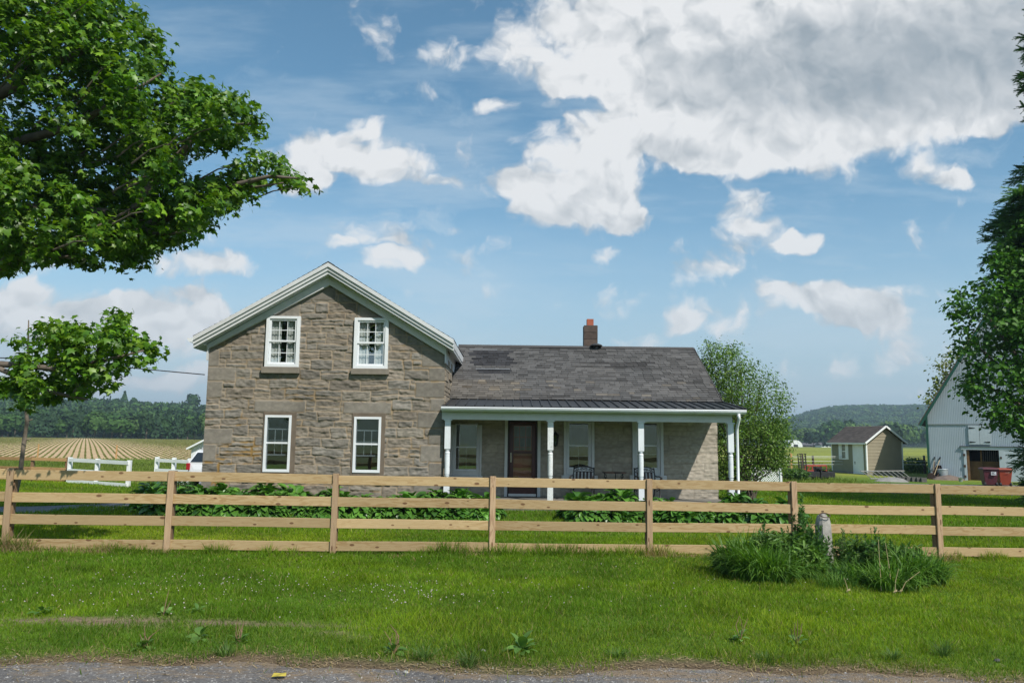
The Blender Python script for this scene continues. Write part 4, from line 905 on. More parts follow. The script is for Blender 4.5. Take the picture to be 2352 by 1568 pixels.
for i,(x,Y) in enumerate(FP):
    zt=rtop(0,x)+.022; zg=gzf(x,Y)-.25
    b=MB(); c=Vector((x,Y,0)); q=c-fn*.066
    b.bar(q+Vector((0,0,zg)),q+Vector((0,0,zt-.005)),.09,.092,fn); b.build('post',POSTW,BF,bevel=.004)
    b=MB(); q=c+fn*.036; ln=Vector((rr.uniform(-.008,.008),0,0)); b.bar(q+Vector((0,0,zg))+ln,q+Vector((0,0,zt))-ln*0,.088,.032,fn); b.build('cover_board',CAPW,BF,bevel=.003)
for i in range(len(FP)-1):
    (xa,ya),(xb,yb_)=FP[i],FP[i+1]
    for k in range(4):
        a=Vector((xa,ya,rtop(k,xa)-RH/2+rr.uniform(-.010,.010)))+fd*.002; e=Vector((xb,yb_,rtop(k,xb)-RH/2+rr.uniform(-.010,.010)))-fd*.002
        b=MB(); n=6; mid=rr.uniform(-.006,.006)
        pts=[a+(e-a)*(j/n)+Vector((0,0,mid*math.sin(math.pi*j/n)))+fn*rr.uniform(-.002,.002) for j in range(n+1)]
        vs=[]
        for p in pts: vs+=[p-fn*.018-Vector((0,0,RH/2)),p+fn*.018-Vector((0,0,RH/2)),p+fn*.018+Vector((0,0,RH/2)),p-fn*.018+Vector((0,0,RH/2))]
        fs=[(0,1,2,3),(4*n+3,4*n+2,4*n+1,4*n)]+[(4*j+s,4*j+4+s,4*j+4+(s+1)%4,4*j+(s+1)%4) for j in range(n) for s in range(4)]
        fs=[tuple(reversed(f)) for f in fs]
        b.add(vs,fs); b.build('rail',RAIL,BF,bevel=.004)
# ---------------------------------------------------------------- back left fences
def railfence(name,label,cat_,pts,heights,matr,matp,ntop,rh,postw,mats=None,bottom=None):
    T=thing(name,label,cat_,(pts[0].x,pts[0].y,pts[0].z))
    for p in pts:
        b=MB(); b.box(p.x-postw/2,p.x+postw/2,p.y-postw/2,p.y+postw/2,p.z-.2,p.z+ntop); b.build('post',matp,T,bevel=.006)
    for i in range(len(pts)-1):
        for h in heights:
            b=MB(); a=pts[i]+Vector((0,-postw/2-.02,h)); e=pts[i+1]+Vector((0,-postw/2-.02,h)); b.bar(a,e,.035,rh); b.build('rail',matr,T,bevel=.004)
    return T
WF=plain('white_fence_paint',(.78,.80,.80),.5,.06,3,.05,40,dirt=((.5,.52,.48),.2))
def gp(px,Y,dz=0): p=GY(px,Y); p.z+=dz; return p
railfence('rear_board_fence','brown three rail board fence behind the thin crooked trunk','fence',[gp(-190,33.5),gp(-60,33.2),gp(78,32.8),gp(157,32.6)],[.12,.52,.90],woodmat('rear_rail',(.42,.26,.12),(.3,.17,.07)),POSTW,1.0,.13,.11)
A=[gp(164,32.2),gp(227,31.6),gp(300,30.8)]
railfence('white_fence_panel','white rail fence panel joined to the brown rear fence','fence',A,[.08,.50,.92],WF,WF,1.02,.14,.14)
railfence('white_fence_panel','white rail fence panel ending beside the parked white car','fence',[gp(363,35),gp(402,34.6),gp(438,34.2)],[.12,.50,.92],WF,WF,1.06,.14,.15)
b=MB()
pl=thing('leaning_pole','thin crooked bare trunk standing behind the front fence below the maple bough','tree trunk',tuple(GY(36,22)))
pp=[W(x,y,22) for x,y in ((34,1140),(37,1126),(43,1100),(48,1074.7),(52,1040),(56,1010.6),(60,985),(62.5,967.4),(60,945),(59,927),(61,890),(62,850),(64,815),(65,780),(66,735))]
rad=[.075,.07,.066,.062,.056,.060,.047,.058,.044,.042,.038,.034,.03,.026,.015]; b.tube(pp,rad,9)
b.tube([pp[7],pp[7]+Vector((.14,0,.06))],[.03,.012],6); b.tube([pp[5],pp[5]+Vector((.16,.05,.05))],[.03,.015],6)
b.build('trunk',plain('pale_bark',(.20,.165,.125),.9,.35,9,.6,40),pl,smooth=True)
# service wire
cu=[W(-500,800,20.4),W(0,823,20.4),W(288,845.7,20.45),W(474,858.5,20.5)]
pts=[]
for i in range(41):
    s=i/40; x=cu[0].x+(cu[3].x-cu[0].x)*s; 
    zz=np.interp(x,[c.x for c in cu],[c.z for c in cu]); pts.append((x,20.4,zz-.04*math.sin(s*7)))
pts=[(cu[0].x-12,20,cu[0].z+1.6)]+pts
b=MB(); b.tube(pts,.013,5); tag(b.build('service_wire',plain('black_cable',(.012,.012,.014),.6,.1,3,0)),'black overhead cable running to the left corner of the stone house','cable')
# ---------------------------------------------------------------- small white outbuilding and car behind the house
c=GY(452,38); OB=thing('white_outbuilding','small white shed with a sloping roof just behind the stone house corner','shed',(c.x,c.y,c.z))
z1=W(439,1028,38).z; z2=W(464,1009,38).z; xa=W(440,1030,38).x; xb=xa+2.6
SID=plain('white_siding',(.72,.74,.76),.5,.06,3,.1)
b=MB(); b.ext([(xa,38,c.z-.1),(xb,38,c.z-.1),(xb,38,z1+1.35*1),(xa,38,z1-.02)],(0,3,0))
for k in range(12): b.box(xa+.1+k*.2,xa+.115+k*.2,37.985,38,c.z,z1+.08+k*.1)
b.build('wall',SID,OB)
b=MB(); b.bar((xa-.15,39.4,z1-.05),(xb+.1,39.4,z1+1.45),3.3,.07); b.build('roof',WF,OB)
def make_car(name,label,loc,rz,paint):
    T=thing(name,label,'car',loc,rz)
    # length along y (front +y), built as cross sections
    prof=[(-2.05,.45,.72,.62),(-2.0,.35,.95,.80),(-1.9,.30,1.02,.84),(-1.2,.28,1.0,.86),(0,.28,.98,.87),(1.0,.28,.95,.86),(1.7,.3,.85,.82),(2.05,.4,.68,.70)]
    b=MB(); vs=[]; 
    for y,zb,zt,hw in prof:
        for sx,zz in ((-.92,zb),(-1,zb+.12),(-1,zt-.12),(-.9,zt),(.9,zt),(1,zt-.12),(1,zb+.12),(.92,zb)): vs.append((sx*hw,y,zz))
    n=8; fs=[(i*n+k,i*n+(k+1)%n,(i+1)*n+(k+1)%n,(i+1)*n+k) for i in range(len(prof)-1) for k in range(n)]+[tuple(range(n)),tuple(reversed(range((len(prof)-1)*n,len(prof)*n)))]
    b.add(vs,fs); b.build('body',paint,T,smooth=False,bevel=.03,world=False)
    cab=[(-2.0,.98,.80),(-1.55,1.42,.66),(-.9,1.50,.62),(.2,1.47,.62),(.95,1.0,.76)]
    b=MB(); vs=[]
    for y,zt,hw in cab: vs+=[(-.82,y,.93),(-hw,y,zt),(hw,y,zt),(.82,y,.93)]
    fs=[(i*4+k,i*4+k+1,i*4+5+k,i*4+4+k) for i in range(4) for k in range(3)]+[(0,1,2,3)]
    b.add(vs,fs); b.build('roof',paint,T,bevel=.03,world=False)
    G_=plain('car_glass',(.02,.025,.03),.06,.05,1,0,spec=.8)
    b=MB(); b.add([(-.74,-1.995,1.02),(.74,-1.995,1.02),(.60,-1.63,1.38),(-.60,-1.63,1.38)],[(0,1,2,3)]); b.build('rear_window',G_,T,world=False)
    for s in (-1,1):
        b=MB(); b.add([(s*.815,-1.5,1.03),(s*.815,.55,1.03),(s*.66,.15,1.40),(s*.67,-1.35,1.40)],[(0,1,2,3)]); b.build('side_window',G_,T,world=False)
        b=MB(); b.box(s*.80-.07,s*.80+.07,-2.06,-1.9,.72,.98); b.build('tail_light',plain('tail_red',(.35,.015,.02),.25,.1,5,0,spec=.6),T,bevel=.02,world=False)
        for yy in (-1.3,1.3):
            b=MB(); b.tube([(s*.66,yy,.32),(s*.87,yy,.32)],.32,18); o=b.build('wheel',plain('tyre_rubber',(.015,.015,.015),.8,.2,5,.1),T,bevel=.02,world=False)
            b=MB(); b.tube([(s*.87,yy,.32),(s*.885,yy,.32)],.2,14); b.build('rim',plain('alloy',(.5,.5,.52),.35,.1,5,0,metal=.7),o,world=False)
    b=MB(); b.box(-.80,.80,-2.12,-1.98,.42,.58); b.build('bumper',paint,T,bevel=.03,world=False)
    b=MB(); b.box(-.26,.26,-2.075,-2.06,.70,.84); b.build('number_plate',plain('plate',(.5,.52,.55),.5,.05,4,0),T,world=False)
    b=MB(); 
    for s in (-1,1): b.bar((s*.6,-1.3,1.52),(s*.6,.1,1.52),.03,.03)
    b.build('roof_rail',BLK,T,world=False)
    return T
CARP=plain('white_car_paint',(.70,.72,.75),.25,.03,1,0,spec=.6)
cx_=W(441,1060,31).x; make_car('parked_car','white hatchback half hidden behind the left corner of the stone house',(cx_+.55,33,gzf(cx_+.55,33)),R(4),CARP)
# ---------------------------------------------------------------- porch furniture
IRON=plain('bronzed_black_iron',(.018,.016,.016),.45,.25,10,.15,spec=.5); SLAT=plain('dark_brown_slat',(.055,.032,.028),.5,.2,8,.1)
def make_chair(label,loc,rz):
    T=thing('garden_chair',label,'chair',loc,rz,'iron chairs on the porch')
    b=MB() # seat, faces -y
    for k in range(5): b.box(-.25,.25,-.22+k*.095,-.145+k*.095,.40,.42)
    b.build('seat',SLAT,T,bevel=.004,world=False)
    bk=lambda z:.20+(z-.42)*.28
    b=MB()
    for k in range(5):
        x=-.19+k*.095; b.bar((x,bk(.42),.42),(x,bk(.72),.72),.055,.016,(0,1,0))
    b.build('backrest',SLAT,T,bevel=.003,world=False)
    b=MB(); n=12 # cast top rail with scrolls
    arch=lambda x:.80+.07*math.cos(x/.26*1.5)
    b.tube([(x,bk(arch(x)),arch(x)) for x in np.linspace(-.26,.26,n)],.017,7)
    b.tube([(x,bk(.725),.725) for x in np.linspace(-.25,.25,5)],.013,6)
    for x0,s in ((-.17,1),(.17,-1),(-.06,1),(.06,-1)):
        b.tube([(x0+.045*s*math.cos(a)*(1-a/9),bk(.78)-.004,.772+.035*math.sin(a)*(1-a/9)+.02*(abs(x0)<.1)) for a in np.linspace(0,6.5,14)],.010,5)
    b.lathe([(.0,-.02),(.03,0),(.0,.02)],(0,bk(.80)-.01,.80),7); b.lathe([(.0,-.015),(.02,0),(.0,.015)],(.22,bk(.77)-.01,.765),6); b.lathe([(.0,-.015),(.02,0),(.0,.015)],(-.22,bk(.77)-.01,.765),6)
    b.build('ornamental_top_rail',IRON,T,world=False,smooth=True)
    for s in (-1,1):
        b=MB(); x=s*.275
        b.tube([(x,.42,0),(x,.33,.12),(x,.25,.30),(x,.20,.42),(x,bk(.6),.60),(x*.97,bk(.80),.80),(x*.97,bk(.82)+.02,.83)],[.02,.017,.017,.02,.016,.016,.02],7); b.build('rear_leg',IRON,T,world=False,smooth=True)
        b=MB(); b.tube([(x*1.02,-.30,0),(x,-.27,.05),(x,-.20,.18),(x,-.19,.32),(x,-.23,.42),(x*1.05,-.22,.56),(x*1.1,-.26,.61),(x*1.1,-.32,.60),(x*1.08,-.31,.565),(x*1.06,-.27,.575)],[.022,.018,.016,.016,.02,.016,.017,.018,.015,.012],7); b.build('front_leg',IRON,T,world=False,smooth=True)
        b=MB(); b.tube([(x*1.08,-.27,.61),(x*1.06,-.1,.63),(x*1.03,.1,.62),(x,bk(.64),.64)],.018,7); b.tube([(x,-.19,.30),(x,.05,.24),(x,.25,.30)],.012,6); b.build('armrest',IRON,T,world=False,smooth=True)
    return T
def pf(px,Y): p=W(px,1120,Y); return (p.x,Y,pz0)
make_chair('dark iron garden chair left of the round porch table',pf(1338,21.35),R(-12))
make_chair('dark iron garden chair partly behind a white porch post',pf(1487,21.35),R(6))
tx,ty,_=pf(1411,21.45); TB=thing('patio_table','round dark bistro table with scrolled iron legs on the porch','table',(tx,ty,pz0))
b=MB(); th=W(1411,1083.5,21.45).z-pz0; rad=.335
b.lathe([(.02,-.02),(rad*.93,-.022),(rad,-.012),(rad,.0),(rad*.95,.008),(.3,.006),(.0,.006)],(0,0,th-.006),28); b.build('tabletop',plain('dark_table_top',(.05,.032,.026),.4,.3,7,.1),TB,world=False)
for k in range(3):
    a=k*2.094+.5; c_,s_=math.cos(a),math.sin(a); b=MB()
    b.tube([(c_*r_,s_*r_,z) for r_,z in ((.30,th-.02),(.27,th-.08),(.29,th-.13),(.20,th-.25),(.08,.36),(.06,.28),(.14,.14),(.27,.0))],.014,7); b.tube([(c_*r_,s_*r_,z) for r_,z in ((.28,th-.05),(.22,th-.10),(.23,th-.16),(.26,th-.14))],.009,5); b.build('leg',IRON,TB,world=False,smooth=True)
b=MB(); b.lathe([(.09,.30),(.10,.31),(.09,.32)],(0,0,0),14); b.build('brace_ring',IRON,TB,world=False)
# ---------------------------------------------------------------- hitching post
p=G(1893,1296); HP=thing('stone_hitching_post','weathered grey stone hitching post with a rusty iron ring among the weeds','stone post',tuple(p))
top=W(1893,1180,p.y).z-p.z; s_=p.y/1829
b=MB(); rows=[(-.3,20,17),(0,20,17),(.25,19.5,17),(.6,18,16),(.82,16.8,14),(.92,13.8,12),(.975,10,9),(1.0,7.5,7)]; vs=[];n=12;rg=random.Random(4)
for f_,hw,hd in rows:
    for k in range(n):
        a=2*math.pi*(k+.5)/n; sq=1/max(abs(math.cos(a)),abs(math.sin(a)))*.88; sq=min(sq,1.12)
        rw=1+rg.uniform(-.05,.05); ta=a+.5
        x=math.cos(a)*sq*hw*s_*rw; y=math.sin(a)*sq*hd*s_*rw; vs.append((x*math.cos(.5)-y*math.sin(.5)*.9+.0,x*math.sin(.5)+y*math.cos(.5),f_*top+rg.uniform(-.012,.012)*(f_>0)))
fs=[(i*n+k,i*n+(k+1)%n,(i+1)*n+(k+1)%n,(i+1)*n+k) for i in range(len(rows)-1) for k in range(n)]+[tuple(range((len(rows)-1)*n,len(rows)*n))]
b.add(vs,fs); b.build('post',plain('lichened_stone',(.30,.285,.255),.9,.30,9,.9,45,dirt=((.12,.115,.10),.7)),HP,world=False)
RUST=plain('rusty_iron',(.06,.032,.022),.8,.3,20,.4); b=MB(); b.tube([(0,-.0,top-.05),(0,0,top+.02),(-.008,0,top+.045),(.012,-.004,top+.05),(.016,-.006,top+.03)],.008,6)
b.tube([(.015+.075*math.cos(a),-.05+.058*math.sin(a)-.01,top-.012+.028*math.sin(a)-.02*math.cos(a)*0) for a in np.linspace(0,6.283,20)],.0065,6,caps=False); b.build('iron_ring',RUST,HP,world=False,smooth=True)
# ---------------------------------------------------------------- garden shed
p=G(1992,1090.5); sc=p.y/1829*1.0; ph_=math.atan2(p.x,p.y); th_=R(41)-ph_
SH=thing('garden_shed','small tan clapboard shed with a white door and grey gable roof','shed',tuple(p),th_)
wg=81*sc*math.cos(ph_)/math.cos(R(41))*1.02; Ls=78*sc*math.cos(ph_)/math.sin(R(41))*1.06; hw=76*sc; hr=(1012-980)*sc*1.04; zf=.20
TAN=plain('tan_clapboard',(.235,.225,.15),.7,.08,3,.08); OL=plain('tan_gable_board',(.27,.235,.165),.7,.10,1.5,.08)
b=MB(); b.box(-.02,wg+.02,-.02,Ls+.02,-.5,zf); b.build('foundation',plain('shed_foundation',(.22,.20,.165),.9,.3,6,.5),SH,world=False)
def clap(b,P0,P1,z0,z1,exp,n,zmax=None):
    """lapped boards from P0 to P1, outward normal n"""
    z=z0; P0=Vector(P0);P1=Vector(P1);n=Vector(n)
    while z<z1-.01:
        t0,t1=0,1
        h=min(exp+.02,z1-z+.01)
        if zmax:
            zt=z+exp*.5; 
            if zt>zmax(0): 
                f_=(zt-zmax(0))/(zmax(.5)-zmax(0))*.5; t0,t1=min(f_,.49),max(1-f_,.51)
        a=P0+(P1-P0)*t0; c=P0+(P1-P0)*t1; Z=Vector((0,0,1))
        vs=[a+n*.03+Z*z,c+n*.03+Z*z,c+n*.008+Z*(z+h),a+n*.008+Z*(z+h),a+Z*z,c+Z*z]; b.add(vs,[(0,1,2,3),(4,5,1,0)]); z+=exp
b=MB(); b.add([(0,0,zf),(wg,0,zf),(wg,0,hw),(wg/2,0,hw+hr),(0,0,hw)],[(0,1,2,3,4)]); clap(b,(0,0,0),(wg,0,0),zf,hw+hr,.235,(0,-1,0),lambda u:hw if u==0 else hw+hr); b.build('gable_wall',OL,SH,world=False)
b=MB(); b.add([(0,Ls,zf),(0,0,zf),(0,0,hw),(0,Ls,hw)],[(0,1,2,3)]); clap(b,(0,Ls,0),(0,0,0),zf,hw,.135,(-1,0,0)); b.build('front_wall',TAN,SH,world=False)
b=MB(); b.add([(wg,0,zf),(wg,Ls,zf),(wg,Ls,hw),(wg,0,hw)],[(0,1,2,3)]); b.add([(wg,Ls,zf),(0,Ls,zf),(0,Ls,hw),(wg/2,Ls,hw+hr),(wg,Ls,hw)],[(0,1,2,3,4)]); b.build('back_wall',TAN,SH,world=False)
b=MB(); 
for x,y in ((0,0),(wg,0),(0,Ls)): b.box(x-.045,x+.06 if x==0 else x+.045,y-.045,y+.06 if y==0 else y+.045,zf-.02,hw)
b.build('corner_board',WF,SH,world=False)
SHR=plain('shed_shingle',(1,1,1),.9,.1,4,.4,120,attr=True); ov=.30; slp=hr/(wg/2)
for s in (0,1):
    sg=-1 if s==0 else 1; xe=(0 if s==0 else wg)+sg*ov; ze=hw-ov*slp+.08; O=Vector((xe,-.28,ze)); U=Vector((0,1,0)); Vd=Vector((wg/2-xe,0,hw+hr+.08-ze)); lv=Vd.length
    bb=MB(); r=random.Random(s); Vn=Vd.normalized(); N=U.cross(Vn); N=N if N.z>0 else -N
    for i in range(16):
        y=0
        while y<Ls+.56:
            w_=r.uniform(.2,.4); e=min(y+w_,Ls+.56); c=r.uniform(.8,1.25); bb.col=(.095*c,.08*c,.072*c); a=O+U*y+Vn*(lv*i/16)+N*.02; d=O+U*e+Vn*(lv*i/16)+N*.02; a2=O+U*y+Vn*(lv*(i+1)/16); d2=O+U*e+Vn*(lv*(i+1)/16); bb.add([a,d,d2,a2,a-N*.02,d-N*.02],[(0,1,2,3),(4,5,1,0)]); y=e
    bb.col=(.05,.045,.04); bb.ext([O-N*.01,O+U*(Ls+.56)-N*.01,O+U*(Ls+.56)+Vd-N*.01,O+Vd-N*.01],-N*.04)
    bb.build('roof',SHR,SH,world=False)
    b=MB(); a=O+Vector((0,-.02,-.03)); b.bar(a,a+Vd,.04,.13,N); b.build('rake_board',WF,SH,world=False)
b=MB(); b.box(-ov-.03,-ov,-.26,Ls+.26,hw-ov*slp-.03,hw-ov*slp+.08); b.build('fascia',WF,SH,world=False)
DOORW=plain('shed_door_white',(.74,.77,.79),.45,.05,2,.04)
dy0,dy1=Ls*.10,Ls*.345
b=MB(); b.box(-.05,-.0,dy0-.10,dy0,zf*.2,hw-.12); b.box(-.05,0,dy1,dy1+.10,zf*.2,hw-.12); b.box(-.055,0,dy0-.10,dy1+.10,hw-.12,hw-.0); o=b.build('door_frame',DOORW,SH,world=False)
b=MB(); b.box(-.04,0,dy0+.004,dy1-.004,zf*.25,hw-.125); o=b.build('door',DOORW,SH,world=False,bevel=.005)
b=MB(); b.box(-.05,-.035,dy1-.13,dy1-.07,.75,.95); b.tube([(-.05,dy1-.10,.9),(-.10,dy1-.10,.9),(-.10,dy1-.18,.9)],.014,6); b.build('handle',BLK,o,world=False)
wy0,wy1=Ls*.58,Ls*.70; wz0,wz1=hw*.475,hw*.90; wm=(wz0+wz1)/2
b=MB()
for a_,c_ in ((wy0-.30,wy0-.02),(wy1+.02,wy1+.30)):
    b.box(-.06,0,a_,c_,wz0-.08,wz1+.08)
b.build('shutter',DOORW,SH,world=False,bevel=.004)
b=MB(); b.box(-.05,0,wy0-.02,wy1+.02,wz1,wz1+.07); b.box(-.05,0,wy0-.02,wy1+.02,wz0-.09,wz0); b.box(-.045,0,wy0-.02,wy0+.04,wz0,wz1); b.box(-.045,0,wy1-.04,wy1+.02,wz0,wz1); b.box(-.04,0,wy0+.04,wy1-.04,wm-.025,wm+.025)
for k in (1,2): yy=wy0+.04+(wy1-wy0-.08)*k/3; b.box(-.030,0,yy-.008,yy+.008,wz0,wz1)
for zz in ((wz0+wm)/2,(wz1+wm)/2): b.box(-.028,0,wy0+.04,wy1-.04,zz-.008,zz+.008)
o=b.build('window',DOORW,SH,world=False); b=MB(); b.add([(-.02,wy1-.04,wz0),(-.02,wy0+.04,wz0),(-.02,wy0+.04,wz1),(-.02,wy1-.04,wz1)],[(0,1,2,3)]); b.build('pane',plain('dark_shed_glass',(.03,.032,.03),.1,.1,3,0,spec=.6),o,world=False)
# ladder lying on its edge in front of the shed
la=W(1999,1091.5,47.5); lb=W(2100,1092.5,49.2); LD=thing('aluminium_ladder','aluminium ladder lying on its side in front of the tan shed','ladder',(la.x,la.y,gzf(la.x,la.y)))
ALU=plain('dull_aluminium',(.30,.285,.26),.45,.15,6,.1,metal=.5); za=gzf(la.x,la.y)+.08; d=Vector((lb.x-la.x,lb.y-la.y,0)); L=d.length; d.normalize(); lean=Vector((-.18,.42,0))
p0=Vector((la.x,la.y,za)); tilt=Vector((-.42,.35,.42))
for q in (Vector((0,0,0)),tilt):
    b=MB(); b.bar(p0+q,p0+q+d*L,.03,.07,tilt); b.build('side_rail',ALU,LD)
for k in range(9):
    b=MB(); a=p0+d*(.12+k*(L-.2)/8.6); b.tube([a,a+tilt],.022,6); b.build('rung',ALU,LD)
# grey tarp, block row
def lump(name,label,cat_,c,sx,sy,h,mat,seed):
    n=14; xs=np.linspace(-1,1,n); X_,Y_=np.meshgrid(xs,xs); r2=np.clip(1-(X_**2+Y_**2),0,1)**.6; Hh=r2*h*(.35+1.1*fbm(X_*1.7+seed,Y_*1.7,4,seed)); V=np.stack([c.x+X_*sx,c.y+Y_*sy,gz(c.x+X_*sx,c.y+Y_*sy)+Hh-.03],-1).reshape(-1,3); ii=np.arange(n*n).reshape(n,n)
    return tag(npmesh(name,V,[np.stack([ii[:-1,:-1],ii[:-1,1:],ii[1:,1:],ii[1:,:-1]],-1).reshape(-1,4)],mat,smooth=True),label,cat_)
lump('crumpled_tarp','crumpled grey tarp on the grass beside the ladder','tarp',W(2047,1095,46.3),1.0,.4,.30,plain('grey_tarp',(.22,.215,.20),.7,.2,3,.3,20),3)
for k in range(6):
    px=2062+k*11; q=GY(px,47.6-.12*k); b=MB(); r=random.Random(k); w_=.11+.04*r.random(); b.box(q.x-w_*1.2,q.x+w_*1.2,q.y-.1,q.y+.1,q.z-.03,q.z+.26)
    tag(b.build('concrete_block',plain('block_grey',(.10,.095,.09),.9,.3,6,.5) if k==0 else bpy.data.materials['block_grey'],bevel=.01),'dark concrete block in the low row between the shed and the barn','block','concrete blocks lying in a row')
# ---------------------------------------------------------------- utility trailer
p=G(1880,1101); D=p.y-.5; TR=thing('utility_trailer','dark flatbed utility trailer with an upright ramp and a red side rail','trailer',(p.x,D,p.z)); s_=D/1829
DKM=plain('black_trailer_steel',(.02,.02,.022),.6,.3,8,.2); REDM=plain('red_rail_paint',(.36,.055,.03),.55,.2,6,.1)
X=lambda px:W(px,1080,D).x; Z=lambda py,px=1880:W(px,py,D).z
xa,xb=X(1841),X(1917); zd=Z(1084)
b=MB(); b.box(xa,xb,D-.05,D+1.7,zd-.05,zd+.03); b.box(xa+.3,xb,D-.06,D+1.71,zd-.28,zd-.053); b.build('flatbed',DKM,TR,bevel=.008)
b=MB(); r0,r1=X(1836),X(1853); zt=Z(1042,1845)
for x in (r0,r1): b.bar((x,D,zd),(x-.06,D+.02,zt),.06,.06)
for x in (r0+.14,r1-.14): b.bar((x,D,zd),(x-.06,D+.02,zt),.04,.04)
for k in range(7): z=zd+.1+(zt-zd-.1)*k/6; b.bar((r0,D+.0,z),(r0+.14,D+.0,z),.05,.05); b.bar((r1-.14,D,z),(r1,D,z),.05,.05)
b.build('ramp',DKM,TR); b=MB(); b.box(r0+.16,r1-.2,D+.0,D+.04,zd,zt+.03); b.build('ramp_board',plain('weathered_plank',(.085,.06,.05),.9,.2,5,.3),TR)
b=MB(); q0,q1=X(1864),X(1914); za,zb=Z(1082),Z(1070)
b.bar((q0,D+1.0,zb),(q1,D+1.0,zb+.02),.07,.09); b.bar((q0-.3,D+1.0,za),(q1,D+1.0,za),.07,.07)
for f_ in (0,.12,.33,.62,.70,1): x=q0+(q1-q0)*f_; b.bar((x,D+1.0,za),(x+(.14 if f_==.12 else 0),D+1.0,zb),.05,.05)
b.bar((q0-.4,D+.9,za),(q0,D+1.,zb-.2),.06,.06); b.build('red_side_rail',REDM,TR)
for y in (.1,1.45):
    b=MB(); xw=X(1893); b.tube([(xw,D+y-.1,p.z+.28),(xw,D+y+.1,p.z+.28)],.28,16); o=b.build('wheel',plain('trailer_tyre',(.016,.016,.017),.8,.2,4,.1),TR,bevel=.02)
    b=MB(); b.tube([(xw,D+y-.115,p.z+.28),(xw,D+y-.10,p.z+.28)],.14,12); b.build('rim',plain('grey_rim',(.25,.25,.26),.5,.2,4,0),o)
b=MB(); xw=X(1893); b.box(xw-.36,xw+.36,D-.14,D+.12,p.z+.62,p.z+.66); b.box(X(1877),X(1886),D+.1,D+.5,zd+.03,zd+.30); b.bar((X(1885),D-.08,p.z+.1),(X(1885),D-.08,zd+.35),.06,.06); b.build('mudguard',DKM,TR)
# ---------------------------------------------------------------- lattice panel by the shrub
p=G(1792,1112); D=p.y-.2; LP=thing('lattice_panel','white crossed lattice panel with a square post below the shrub','lattice',(p.x,D,p.z))
xa,xb=W(1700,1090,D).x,W(1793,1090,D).x; zt=W(1770,1076,D).z; zb=p.z
b=MB(); w_=xb-xa; h=zt-zb
n=9
for k in range(-int(h/.12)-1,int(w_/.12)+1):
    for s in (1,-1):
        x0=k*.12 if s>0 else k*.12+h; x1=x0+s*h; t0,t1=0.,1.
        lo,hi=min(x0,x1),max(x0,x1)
        if hi<=.01 or lo>=w_-.01: continue
        c0=max(0,min(w_,x0)); c1=max(0,min(w_,x1)); z0=zb+h*(c0-x0)/(x1-x0); z1=zb+h*(c1-x0)/(x1-x0)
        if abs(z1-z0)<.03: continue
        yy=D+(.0 if s>0 else .012); b.bar((xa+c0,yy,z0),(xa+c1,yy,z1),.030,.009,(0,1,0)) if False else b.bar((xa+c0,yy,z0),(xa+c1,yy,z1),.009,.034,(-(z1-z0),0,(c1-c0)))
b.build('lattice',WF,LP); b=MB(); b.box(xa-.05,xb+.09,D-.05,D+.06,zt,zt+.05); b.build('top_rail',WF,LP,bevel=.004)
b=MB(); b.box(xb-.045,xb+.055,D-.055,D+.055,zb-.1,zt-.002); b.box(xa-.05,xa+.05,D-.055,D+.055,zb-.1,zt-.002); b.build('post',WF,LP,bevel=.004)
# ---------------------------------------------------------------- barn
ang=R(-33); Dl=56.0; xl_=W(2135,1090,Dl).x; BA=thing('metal_barn','large pale grey corrugated metal barn with a green trimmed roof edge','barn',(xl_,Dl,0),ang)
ca,sa=math.cos(ang),math.sin(ang)
def on(px,py):
    """barn face coordinates (u along the face, z) for a photo position"""
    d=ray(px,py); n=Vector((sa,-ca,0)); o=Vector((xl_,Dl,0)); t=(o-CAM).dot(n)/d.dot(n); P=CAM+d*t; return (P-o).dot(Vector((ca,sa,0))),P.z
BW=13.5; zb=-1.2; ze=on(2127,952)[1]
ur,zr_=on(2203,828); slb=(zr_-ze)/(ur-0.0); zp=ze+slb*BW/2
BZ=plain('barn_corrugated',(.34,.40,.455),.45,.06,.8,.03,30,metal=.0,dirt=((.36,.38,.38),.3))
ud0,zd0=on(2223,1106.7); ud1,zd1=on(2293.7,1035); uw0,_=on(2299,1060); uw1,zw1=on(2352,1040)
zseam=on(2219,974)[1]
def corr(b,u0,u1,z0,z1f,y,pitch=.105,amp=.007):
    n=int((u1-u0)/(pitch/4)); vs=[]
    for i in range(n+1):
        u=u0+(u1-u0)*i/n; d=amp*math.sin(u/pitch*2*math.pi); zz=z1f(u) if callable(z1f) else z1f; vs+=[(u,y-d,z0),(u,y-d,zz)]
    b.add(vs,[(2*i,2*i+2,2*i+3,2*i+1) for i in range(n)])
roofz=lambda u: ze+slb*(u if u<BW/2 else BW-u)
b=MB(); corr(b,.0,ud0-.12,zb,zseam,0); corr(b,ud0-.12,ud1+.1,zd1+.12,zseam,0); corr(b,ud1+.1,BW,zb,zseam,0); 
b.build('lower_wall',BZ,BA,world=False,smooth=True)
b=MB(); corr(b,0,BW,zseam+.04,roofz,-.03); b.build('upper_wall',BZ,BA,world=False,smooth=True)
b=MB(); b.box(0,BW,-.05,.0,zseam-.03,zseam+.045); b.build('seam_flashing',plain('seam_grey',(.25,.28,.30),.5,.1,3,0),BA,world=False)
GRN=plain('green_trim',(.018,.085,.06),.5,.1,3,.03)
b=MB(); b.box(-.08,.06,-.07,.1,zb,ze); b.build('corner_trim',GRN,BA,world=False)
b=MB(); L=14.
